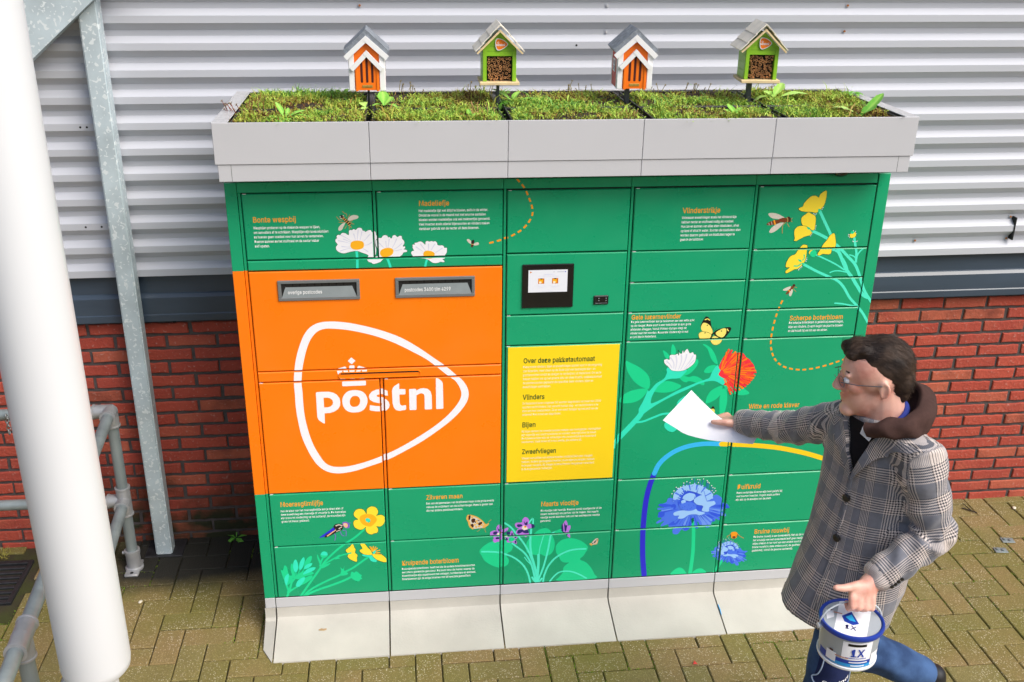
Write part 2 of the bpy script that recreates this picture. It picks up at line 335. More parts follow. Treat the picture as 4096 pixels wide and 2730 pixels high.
# ------------------------------------------------------------------ building
TILT = .0031
def tz(x): return TILT*(x-2.9)
BX0, BX1 = -4.5, 6.5
wall = MB(); wall.box(BX0, BX1, .7195, .95, -.2, 1.30)
wall = tag(wall.build('brick_wall', M_mortar, org=(1.0, .72, 0)), 'low red brick wall with dark mortar below the corrugated white sheeting', 'wall')
def brick_mesh(seed):
    r = random.Random(seed); lx, h, c = .203, .0485, .004
    V = []; n = 7
    ring = []
    for i in range(n+1): ring.append((-lx/2+lx*i/n, -h/2))
    for i in range(n+1): ring.append((lx/2-lx*i/n, h/2))
    ring = [(x+r.uniform(-.0018,.0018), z+r.uniform(-.002,.002)) for x, z in ring]
    N_ = len(ring)
    for y, d in ((.006, 0), (-.002, 0), (-.0055, .0035)):
        for x, z in ring: V.append((x*(1-2*d/lx), y+r.uniform(-.0008,.0008), z*(1-2*d/h)))
    F = []
    for l in (0, N_):
        for k in range(N_): F.append((l+k, l+(k+1) % N_, l+N_+(k+1) % N_, l+N_+k))
    for i in range(n): F.append((2*N_+i, 2*N_+i+1, 2*N_+N_-2-i, 2*N_+N_-1-i))
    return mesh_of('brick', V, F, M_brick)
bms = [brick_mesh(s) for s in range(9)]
brest = MB(); nb = 0
for k in range(18):
    zc = 1.1148-.0636*k-.0245
    for n in range(-36, 20):
        x = 3.324+.1085*0+(n*.2167 if k % 2 == 0 else n*.2167-.1085) + .1025
        if x < BX0+.1 or x > BX1-.1: continue
        me = bms[rng.randrange(9)]; z = zc+tz(x)
        vis = (-1.75 < x < -.02) or (2.3 < x < 4.05)
        if vis and nb < 300:
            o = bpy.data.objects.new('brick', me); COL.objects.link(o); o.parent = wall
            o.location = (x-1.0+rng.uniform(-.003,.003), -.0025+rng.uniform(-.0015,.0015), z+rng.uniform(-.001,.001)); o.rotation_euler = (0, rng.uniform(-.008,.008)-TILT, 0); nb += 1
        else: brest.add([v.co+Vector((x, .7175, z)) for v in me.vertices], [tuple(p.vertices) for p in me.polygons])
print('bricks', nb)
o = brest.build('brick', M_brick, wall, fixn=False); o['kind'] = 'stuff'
# open vertical joints (weep holes)
wp = MB()
for x, z in ((2.655, 1.085), (-.43, 1.087), (3.165, .155)): wp.box(x-.006, x+.006, .7165, .7185, z-.026, z+.026)
wp.build('weep_hole', M_dark, wall)

# steel base beam below the sheeting
bp_ = [(.688, 1.40), (.688, 1.262), (.683, 1.258), (.672, 1.245), (.672, 1.172), (.668, 1.168), (.668, 1.139), (.72, 1.139), (.72, 1.40)]
def shear(o):
    for v in o.data.vertices: v.co.z += tz(v.co.x+WL[o.name].x)
    return o
b = MB(); b.prism(bp_, 'x', BX0, BX1)
beam = shear(b.build('steel_beam', M_lintel)); tag(beam, 'blue grey steel base beam between brick wall and white sheeting', 'beam')
# corrugated sheeting
YC, YV, PER = .658, .686, .1019
prof = [(YC+.02, 1.3475), (YC, 1.3475)]
z = 1.3775
while z < 4.2:
    prof += [(YC, z), (YV, z+.0245), (YV, z+.0465), (YC, z+.0745)]
    z += PER
c = MB(); V = []; F = []
xs = np.linspace(BX0, BX1, 12)
for x in xs:
    for (y, zz) in prof: V.append((x, y, zz))
n = len(prof)
for i in range(len(xs)-1):
    for k in range(n-1): F.append((i*n+k, (i+1)*n+k, (i+1)*n+k+1, i*n+k+1))
c.add(V, F)
clad = shear(c.build('corrugated_sheeting', M_clad)); tag(clad, 'white horizontally corrugated metal sheeting on the building behind the locker', 'cladding')
def screw(x, z, rusty, y=YV):
    z = 1.3775+PER*round((z-.012-tz(x)-1.413)/PER)+.0355+tz(x)
    s = MB(); s.tube([(x, y-.0005, z), (x, y-.003, z)], .0085, 12); s.tube([(x, y-.003, z), (x, y-.008, z)], .0045, 8, m=1)
    return s.build('screw', [M_clad, M_rust if rusty else M_greymet], clad)
vz = lambda k: 1.3955+PER*k+.0372
def hole(x, z, y=YC):
    z = 1.3775+PER*round((z-.012-tz(x)-1.3635)/PER)-.014+tz(x)
    s = MB(); s.tube([(x, y-.0006, z), (x, y+.004, z)], .0045, 8); s.build('drill_hole', M_dark, clad)
for x, z, r_ in ((.429,2.413,1),(1.413,2.416,0),(1.414,2.314,0),(2.418,2.423,1),(2.418,2.322,1),(2.885,1.429,1),(3.325,1.534,1),(3.325,1.433,1),(-.56,2.41,0),(3.4,2.424,1)): screw(x, z, r_)
for x, z in ((1.289,2.26),(-.683,1.962),(-.658,1.967),(-.721,1.569),(-.658,1.573)): hole(x, z)
# sheet joint on the right: dark lap strip
s = MB(); s.box(3.336, 3.342, .655, .69, 1.413, 1.518); s.build('lap_joint', M_dark, clad)

# ------------------------------------------------------------------ stair stringer, post, white pole
def box_c(name, x0, x1, y0, y1, z0, z1, m, c=.003, parent=None):
    b = MB(); b.cbox(x0, x1, y0, y1, z0, z1, c); return b.build(name, m, parent)
post = MB()
px0, px1, py0, py1 = -.611, -.538, .583, .652
sl_ = .85; zr = lambda x: 2.395+(x+.601)*sl_
V = [(px0,py0,0),(px1,py0,0),(px1,py1,0),(px0,py1,0),(px0,py0,zr(px0)),(px1,py0,zr(px1)),(px1,py1,zr(px1)),(px0,py1,zr(px0))]
bm = bmesh.new(); vs = [bm.verts.new(v) for v in V]
for f in ((0,3,2,1),(4,5,6,7),(0,1,5,4),(1,2,6,5),(2,3,7,6),(3,0,4,7)): bm.faces.new([vs[i] for i in f])
bm.edges.ensure_lookup_table()
bmesh.ops.bevel(bm, geom=[e for e in bm.edges if abs((e.verts[0].co-e.verts[1].co).normalized().z) > .9], offset=.006, segments=3, affect='EDGES')
post.bm(bm)
po = smooth_angle(post.build('steel_post', M_galv)); tag(po, 'square galvanised steel post with zinc flakes left of the locker', 'post')
box_c('base_plate', -.66, -.49, .565, .70, -.004, .005, M_iron, .002, po)
st = MB()                                    # channel shaped stringer running up to the right
def sp(x, d): return x, 2.397+(x+.601)*sl_+d
def plate(x0, x1, d0, d1, y0, y1):
    V = []
    for y in (y0, y1):
        for x, d in ((x0, d0), (x1, d0), (x1, d1), (x0, d1)): V.append((x, y, sp(x, d)[1]))
    st.add(V, [(0,1,2,3),(7,6,5,4),(0,4,5,1),(1,5,6,2),(2,6,7,3),(3,7,4,0)])
plate(-2.2, 1.2, 0, .36, .545, .556); plate(-2.2, 1.2, 0, .012, .556, .62); plate(-2.2, 1.2, .348, .36, .556, .62)
so_ = st.build('stair_stringer', M_galv); tag(so_, 'sloping galvanised stair stringer resting on the square steel post', 'stringer')
wpole = MB(); pr = .0925
wpole.lathe((-.3245, -1.155, 0), [(.045,0),(.06,0),(.06,.012),(.05,.02),(.05,.8),(.07,.8),(.083,.803),(.0895,.812),(pr,.832),(pr,1.6),(pr,2.6),(pr,4.6),(0,4.6)], 64)
wp_ = smooth_angle(wpole.build('white_pole', M_white), 30); tag(wp_, 'thick smooth white round pole standing in front at the left edge', 'pole')

# ------------------------------------------------------------------ key clamp railing
M_clamp = mat('zinc_clamp', 'a2a3a5', .45, metal=.3, var=.1, vscale=20, bump=.1, bscale=80)
rail = empty('guard_railing', (-.686, .49, 0)); tag(rail, 'galvanised tube guard railing with cast corner clamps beside the gully', 'railing')
rr = .0235
A = Vector((-.687, .492, .795)); Bv = Vector((-.581, -.99, .795)); dirn = (Bv-A).normalized(); Cc = A+dirn*2.9
mid = lambda p, z: Vector((p.x, p.y, z))
def tube_part(name, pts, r_, m=M_tube, n=18): 
    b = MB(); b.tube(pts, r_, n); o = b.build(name, m, rail); return smooth_angle(o, 50)
ZM = .355
tube_part('upright', [mid(A, .05), mid(A, .79)], rr)
tube_part('top_rail', [A, Cc], rr); tube_part('top_rail', [A, A+Vector((-2.2, .03, 0))], rr)
tube_part('mid_rail', [mid(A, ZM), mid(Cc, ZM)], rr); tube_part('mid_rail', [mid(A, ZM), mid(A, ZM)+Vector((-2.2, .03, 0))], rr)
tube_part('upright', [mid(Bv, 0), mid(Bv, .79)], rr); tube_part('upright', [mid(Cc, 0), mid(Cc, .79)], rr)
ci = rr*1.28
def clamp(p, dirs, base=False):
    b = MB()
    b.lathe(p, [(0, -ci), (ci*.55, -ci*.9), (ci*.95, -ci*.4), (ci*1.0, 0), (ci*.95, ci*.4), (ci*.55, ci*.9), (0, ci)], 16)
    for d in dirs:
        d = Vector(d).normalized(); b.tube([p, p+d*.062, p+d*.064, p+d*.07], [ci, ci, ci*1.1, ci*1.1], 18)
    o = b.build('clamp', M_clamp, rail); smooth_angle(o, 50)
clamp(A, [dirn, (-1, .014, 0), (0, 0, -1)]); clamp(mid(A, ZM), [dirn, (-1, .014, 0), (0, 0, -1), (0, 0, 1)])
clamp(Bv, [dirn, -dirn, (0, 0, -1)]); clamp(mid(Bv, ZM), [dirn, -dirn, (0, 0, 1), (0, 0, -1)]); clamp(Cc, [-dirn, (0, 0, -1)])
fl = MB(); fl.lathe(mid(A, 0), [(0, 0), (.04, 0), (.04, .01), (.032, .016), (.031, .07), (.034, .085), (.034, .1), (.024, .1)], 20)
fl.cbox(A.x-.03, A.x+.03, A.y-.072, A.y+.05, .0, .012, .003); fl.tube([(A.x, A.y-.055, .0121), (A.x, A.y-.055, .0125)], .008, 10, m=1)
fl.tube([(A.x-.03, A.y, .085), (A.x-.043, A.y, .085)], .008, 10)
smooth_angle(fl.build('base_flange', [M_clamp, M_dark], rail), 40)
fl = MB(); fl.lathe(mid(Bv, 0), [(0, 0), (.05, 0), (.05, .012), (.03, .016), (.03, .08), (.024, .08)], 20); smooth_angle(fl.build('base_flange', M_clamp, rail), 40)

# gully grate
gr = empty('gully_grate', (-1.24, .44, 0)); tag(gr, 'black cast iron gully grate set in the paving by the wall', 'drain')
b = MB()
gx0, gx1, gy0, gy1 = -1.325, -1.158, .28, .60
b.cbox(gx0, gx0+.02, gy0, gy1, -.05, .002, .002); b.cbox(gx1-.02, gx1, gy0, gy1, -.05, .002, .002); b.cbox(gx0+.0201, gx1-.0201, gy0, gy0+.025, -.05, .002, .002); b.cbox(gx0+.0201, gx1-.0201, gy1-.025, gy1, -.05, .002, .002)
b.build('frame', M_iron, gr)
for i in range(7):
    y = gy0+.052+i*.0365
    b = MB(); b.cbox(gx0+.0205, gx1-.0205, y-.0105, y+.0105, -.03, -.001, .003); b.build('bar', M_iron, gr)
b = MB(); b.box(gx0+.01, gx1-.01, gy0+.01, gy1-.01, -.028, -.0265); b.build('sludge', M_dark, gr)

# ------------------------------------------------------------------ concrete base blocks
CW = .465
cp_ = [(-.004, .1065), (-.0045, .075), (-.008, .062), (-.02, .053), (-.2165, .004), (-.218, -.01), (.45, -.01), (.45, .1065)]
for i in range(5):
    b = MB(); b.prism(cp_, 'x', i*CW+.003, (i+1)*CW-.003)
    o = smooth_angle(b.build('concrete_plinth_block', M_concrete), 25)
    tag(o, ['first concrete base block from the left under the locker, with a rust stain', 'second concrete base block from the left under the locker', 'middle concrete base block under the violet print', 'fourth concrete base block from the left under the blue arc', 'rightmost concrete base block under the locker beside the man'][i], 'concrete block', 'concrete blocks carrying the locker')
bm = bmesh.new()                                   # mitred end piece
pts_in = [(-.003, y, z) for y, z in cp_]; 
outx = [-.045]*len(cp_); outy = [-.004, -.0045, -.008, -.018, -.135, -.136, .45, .45]
pts_out = [(x, y, z) for x, y, (q, z) in zip(outx, outy, cp_)]
n = len(cp_); b = MB(); b.add(pts_in+pts_out, [tuple(range(n)), tuple(range(2*n-1, n-1, -1))]+[(i, n+i, n+(i+1) % n, (i+1) % n) for i in range(n)])
o = smooth_angle(b.build('concrete_plinth_block', M_concrete), 25); tag(o, 'narrow sloping concrete end piece at the left foot of the locker', 'concrete block', 'concrete blocks carrying the locker')
b = MB(); b.add([(2.328, y, z) for y, z in cp_]+[(2.372, y, z) for y, (q, z) in zip(outy, cp_)], [tuple(range(n)), tuple(range(2*n-1, n-1, -1))]+[(i, n+i, n+(i+1) % n, (i+1) % n) for i in range(n)])
o = smooth_angle(b.build('concrete_plinth_block', M_concrete), 25); tag(o, 'narrow concrete end piece behind the walking man at the right foot of the locker', 'concrete block', 'concrete blocks carrying the locker')
# rust bleed on the first block
def add_stain(block, c, r_, col):
    b = MB(); pts = []
    for k in range(14):
        a = 2*math.pi*k/14; q = r_*(.6+.6*rng.random()); pts.append((c[0]+q*1.8*math.cos(a), c[1]+q*.5*math.sin(a)*.97, c[2]+q*.5*math.sin(a)*.25))
    b.add([Vector(p)+Vector((0, -.0006, .0016)) for p in pts], [tuple(range(14))]); return b.build('rust_stain', col, block, fixn=False)
M_stain = mat('rust_bleed', 'a98e6a', .9, var=.3, vscale=90)

# ------------------------------------------------------------------ parcel locker
LOCK = empty('parcel_locker', (1.165, .2, .1565)); tag(LOCK, 'large green and orange parcel locker wall printed with flowers and insects', 'parcel locker')
X0, X1, ZB, ZT = -.042, 2.371, .1565, 1.8945
# carcass
b = MB(); b.box(X0+.001, X1-.001, .016, .48, ZB, ZT); b.build('carcass', M_gap, LOCK)
b = MB(); b.box(X0, X0+.0012, .0055, .481, ZB, ZT); b.build('side_panel', M_green, LOCK); b = MB(); b.box(X1-.0012, X1, .0055, .481, ZB, ZT); b.build('side_panel', M_green, LOCK)
b = MB(); b.box(X0, X1, -.001, .45, .1068, .156); b.build('plinth', M_gap, LOCK)
for i in range(5):
    b = MB(); b.cbox(i*CW+.0015, (i+1)*CW-.0015, -.0035, .02, .1075, .1545, .0015); b.build('plinth_panel', M_greymet, LOCK)
for x0, x1 in ((X0, -.0015), (2.3265, X1)): b = MB(); b.cbox(x0, x1, -.003, .02, .1075, .1555, .0015); b.build('plinth_panel', M_greymet, LOCK)
PANELS = []                                  # (object, x0, x1, z0, z1, y_front)
def panel(name, x0, x1, z0, z1, yf, m, label=None, bev=.003, depth=.014):
    V = []
    for d, y in ((bev, yf), (0, yf+bev), (0, yf+depth)):
        V += [(x0+d, y, z0+d), (x1-d, y, z0+d), (x1-d, y, z1-d), (x0+d, y, z1-d)]
    F = [(0,1,2,3)]
    for l in (0, 4):
        for k in range(4): F.append((l+k, l+4+k, l+4+(k+1) % 4, l+(k+1) % 4))
    o = ob(name, V, F, m, LOCK)
    if label: o['label'] = label
    PANELS.append((o, x0+bev*.6, x1-bev*.6, z0+bev*.6, z1-bev*.6, yf)); return o
YD, YF = -.003, .003
gapz = .0022
def door(i, z0, z1, m=M_green, label=None, j=None, name='locker_door'):
    j = i if j is None else j
    return panel(name, i*CW+.0135, (j+1)*CW-.0035, z0+gapz, z1-gapz, YD, m, label)
# col 1 and 2
door(0, 1.612, 1.856, label='green door with wasp bee and daisies'); door(1, 1.612, 1.856, label='green door about the daisy')
panel('cover_strip', .0135, 2*CW-.0035, 1.5715+gapz, 1.6115-gapz, YD, M_green)
mailp = panel('mailbox_front', .0135, 2*CW-.0035, 1.1755+gapz, 1.5705-gapz, YD, M_orange, 'orange letterbox front with two slots')
handp = panel('handle_strip', .0135, 2*CW-.0035, 1.1315+gapz, 1.1755-gapz, YD, M_orange)
door(0, .648, 1.131, M_orange, 'orange left door'); door(1, .648, 1.131, M_orange, 'orange right door')
door(0, .4025, .6475, label='green door with yellow buttercup and blue fly'); door(0, .156, .4025, label='green door with buttercup stems')
door(1, .4025, .6475, label='green door with brown butterfly'); door(1, .156, .4025, label='green door about the creeping buttercup')
# col 3
door(2, 1.6165, 1.854, label='plain green door with dashed trail'); scrp = door(2, 1.3735, 1.615, label='green front with touch screen', name='control_panel'); door(2, 1.2495, 1.373)
posd = door(2, .6475, 1.249, label='door carrying the yellow poster'); door(2, .3975, .647, label='green door with violets'); door(2, .156, .397, label='green door with violet leaves')
# col 4, 5
for i, zs in ((3, (1.854, 1.6145, 1.4915, 1.3705, 1.2515, .6395, .398, .156)), (4, (1.853, 1.6105, 1.491, 1.3685, 1.2475, .6395, .399, .156))):
    for a, c in zip(zs[:-1], zs[1:]): door(i, c, a)
# frame members (print runs over them as well)
for i in range(1, 5):
    xm = i*CW
    if i == 1:
        segs = [(.156, .648, M_green), (.648, 1.1315, M_orange), (1.6115, 1.857, M_green)]
    else: segs = [(.156, 1.857, M_green)]
    for a, c, m in segs: panel('divider', xm+.0005, xm+.0100, a+.0004, c-.0004, YF, m, bev=.001)
for a, c, m in ((.156, .648, M_green), (.648, 1.573, M_orange), (1.573, 1.857, M_green)): panel('divider', .0005, .0100, a+.0002, c-.0002, YF, m, bev=.0008)
panel('divider', 2.3225, 2.3262, .156, 1.857, YF, M_gap, bev=.0008)
for a, c, m in ((.156, .648, M_green), (.648, 1.573, M_orange), (1.573, ZT-.0005, M_green)): panel('edge_strip', X0, -.0015, a+.0002, c-.0002, -.0015, m, bev=.0012)
panel('edge_strip', 2.3268, X1, .156, ZT-.0005, -.0015, M_green, bev=.0015)
for i in range(5): panel('head_panel', i*CW+(.0005 if i else -.0005), (i+1)*CW-.001-(.001 if i == 4 else 0), 1.8585, ZT-.0005, YF-.002, M_green, bev=.001)
# small hinge clips at the upper left corner of every door
hc = MB()
for (o, x0, x1, z0, z1, yf) in PANELS:
    if o.name.startswith('locker_door'): hc.box(x0+.002, x0+.014, yf+.001, yf+.004, z1+.0016, z1+.0032)
hc.build('hinge_clip', M_hwhite, LOCK)

# mail slots
def slot(x0, x1, z0, z1, text):
    s = empty('mail_slot', ((x0+x1)/2, YD, z0), LOCK)
    b = MB(); t = .012; yo, yi = YD-.006, YD+.001
    for a in ((x0, x1, z1-t, z1), (x0, x1, z0, z0+t), (x0, x0+t, z0+t, z1-t), (x1-t, x1, z0+t, z1-t)): b.cbox(a[0], a[1], yo, yi, a[2], a[3], .0015)
    b.build('frame', M_darkgrey, s)
    b = MB(); b.box(x0+t, x1-t, YD-.0004, YD-.0001, z0+t, z1-t); b.build('opening', M_dark, s)
    # inward rising flap
    b = MB(); b.add([(x0+t-.001, yo+.002, z0+t*.7), (x1-t+.001, yo+.002, z0+t*.7), (x1-.027, YD-.0015, z1-.026), (x0+.027, YD-.0015, z1-.026)], [(0,1,2,3)])
    b.build('flap', M_flap, s, fixn=False)
    b = MB()
    for k in range(9): b.box(x0+.03+k*.026, x0+.050+k*.026, YD-.0012, YD-.0008, z1-.024, z1-.014)
    b.build('bristle', M_black, s)
    return s
slotA = slot(.1125, .4055, 1.4575, 1.535, 0); slotB = slot(.534, .8255, 1.4575, 1.5355, 0)
# pull handle: a recessed slot with rounded ends
hx0, hx1, hz = .3095, .6205, 1.1515
def stadium(x0, x1, zc, r_, n=8):
    P = []
    for k in range(n+1): a = math.pi/2+math.pi*k/n; P.append((x0+r_+r_*math.cos(a), zc+r_*math.sin(a)))
    for k in range(n+1): a = -math.pi/2+math.pi*k/n; P.append((x1-r_+r_*math.cos(a), zc+r_*math.sin(a)))
    return P
b = MB(); o_, i_ = stadium(hx0, hx1, hz, .0135), stadium(hx0+.003, hx1-.003, hz, .0105); nn = len(o_)
yl = YD-.004
b.add([(x, YD, z) for x, z in o_]+[(x, yl, z) for x, z in stadium(hx0+.001, hx1-.001, hz, .0125)]+[(x, yl, z) for x, z in i_]+[(x, YD-.0006, z) for x, z in stadium(hx0+.004, hx1-.004, hz, .0095)],
      [(l*nn+k, l*nn+(k+1) % nn, (l+1)*nn+(k+1) % nn, (l+1)*nn+k) for l in range(3) for k in range(nn)])
st_ = stadium(hx0+.004, hx1-.004, hz, .0095)
b.add([(x, YD-.0006, min(z, hz+.004)) for x, z in st_], [tuple(range(nn))], 0)
b.add([(hx0+.010, YD-.0009, hz+.0035), (hx1-.010, YD-.0009, hz+.0035), (hx1-.008, YD-.0009, hz+.009), (hx0+.008, YD-.0009, hz+.009)], [(0,1,2,3)], 1)
hn = b.build('pull_handle', [M_orange, M_dark], LOCK); smooth_angle(hn, 40)
# touch screen and scanner
ts = empty('touch_screen', (1.0975, YD, 1.404), LOCK)
b = MB(); b.cbox(1.0015, 1.1935, YD-.007, YD+.001, 1.4035, 1.5745, .002); b.build('bezel', M_glass, ts)
M_scr = bpy.data.materials.new('lit_screen'); M_scr.use_nodes = True; q = M_scr.node_tree.nodes['Principled BSDF']; q.inputs['Base Color'].default_value = (.4,.4,.42,1); q.inputs['Roughness'].default_value = .25; q.inputs['Emission Color'].default_value = (.86,.87,.92,1); q.inputs['Emission Strength'].default_value = .38
b = MB(); b.box(1.0235, 1.1695, YD-.0078, YD-.0073, 1.4665, 1.5535); b.build('display', M_scr, ts)
ui = MB(); yu0 = YD-.0081
def uq(x0, x1, z0, z1, m):
    yu = yu0-.00004*(1+len(ui.f)); ui.add([(x0, yu, z0), (x1, yu, z0), (x1, yu, z1), (x0, yu, z1)], [(0,1,2,3)], m)
def utri(p, m):
    yu = yu0-.00004*(1+len(ui.f)); ui.add([(x, yu, z) for x, z in p], [tuple(range(len(p)))], m)
utri([(1.029, 1.549), (1.0375, 1.5455), (1.0295, 1.5415)], 0)
uq(1.116, 1.121, 1.5445, 1.546, 1); uq(1.131, 1.157, 1.5445, 1.546, 1); uq(1.159, 1.163, 1.5435, 1.547, 2)
uq(1.082, 1.12, 1.534, 1.538, 3); uq(1.063, 1.139, 1.5285, 1.530, 3)
for cx in (1.070, 1.122):
    uq(cx-.010, cx+.013, 1.500, 1.521, 0); uq(cx-.007, cx+.007, 1.503, 1.518, 4); uq(cx-.006, cx+.002, 1.501, 1.509, 5); uq(cx-.002, cx+.006, 1.517, 1.521, 6); uq(cx-.011, cx+.013, 1.4865, 1.4885, 3)
uq(1.05, 1.095, 1.493, 1.4935, 3); uq(1.103, 1.147, 1.493, 1.4935, 3); uq(1.076, 1.115, 1.470, 1.4715, 3)
ui.build('interface', [am('flyorange'), am('uigrey'), am('uiblue'), am('petalgrey'), am('daisyyellow'), am('cream'), am('black')], ts, fixn=False)
sc_ = empty('code_scanner', (1.3015, YD, 1.409), LOCK)
b = MB(); b.cbox(1.273, 1.3295, YD-.006, YD+.001, 1.409, 1.4455, .003); b.build('housing', M_black, sc_)
b = MB(); b.box(1.287, 1.325, YD-.0072, YD-.0064, 1.4215, 1.4405); b.build('window', M_glass, sc_)
b = MB()
for x, z in ((1.292,1.436),(1.292,1.427),(1.3195,1.436),(1.3195,1.427)): b.box(x-.002, x+.002, YD-.0078, YD-.0074, z-.0018, z+.0018)
b.box(1.278, 1.3245, YD-.0068, YD-.0063, 1.4155, 1.4165)
b.build('diode', M_flap, sc_)
# yellow poster panel
pp = panel('poster', .9515, 1.3835, .6545, 1.2435, YD-.0022, M_yellow, 'yellow information poster', bev=.0006, depth=.0021)
# dome camera under the roof trough
b = MB(); b.lathe((2.165, -.02, 1.9255), [(0, -.036), (.012, -.0345), (.024, -.029), (.033, -.018), (.037, -.006), (.038, 0), (.0, 0)], 24)
smooth_angle(b.build('dome_camera', M_glass, LOCK))
b = MB(); b.lathe((2.165, -.02, 1.9262), [(.044, -.006), (.044, 0), (0, 0)], 24); b.build('camera_ring', M_greymet, LOCK)

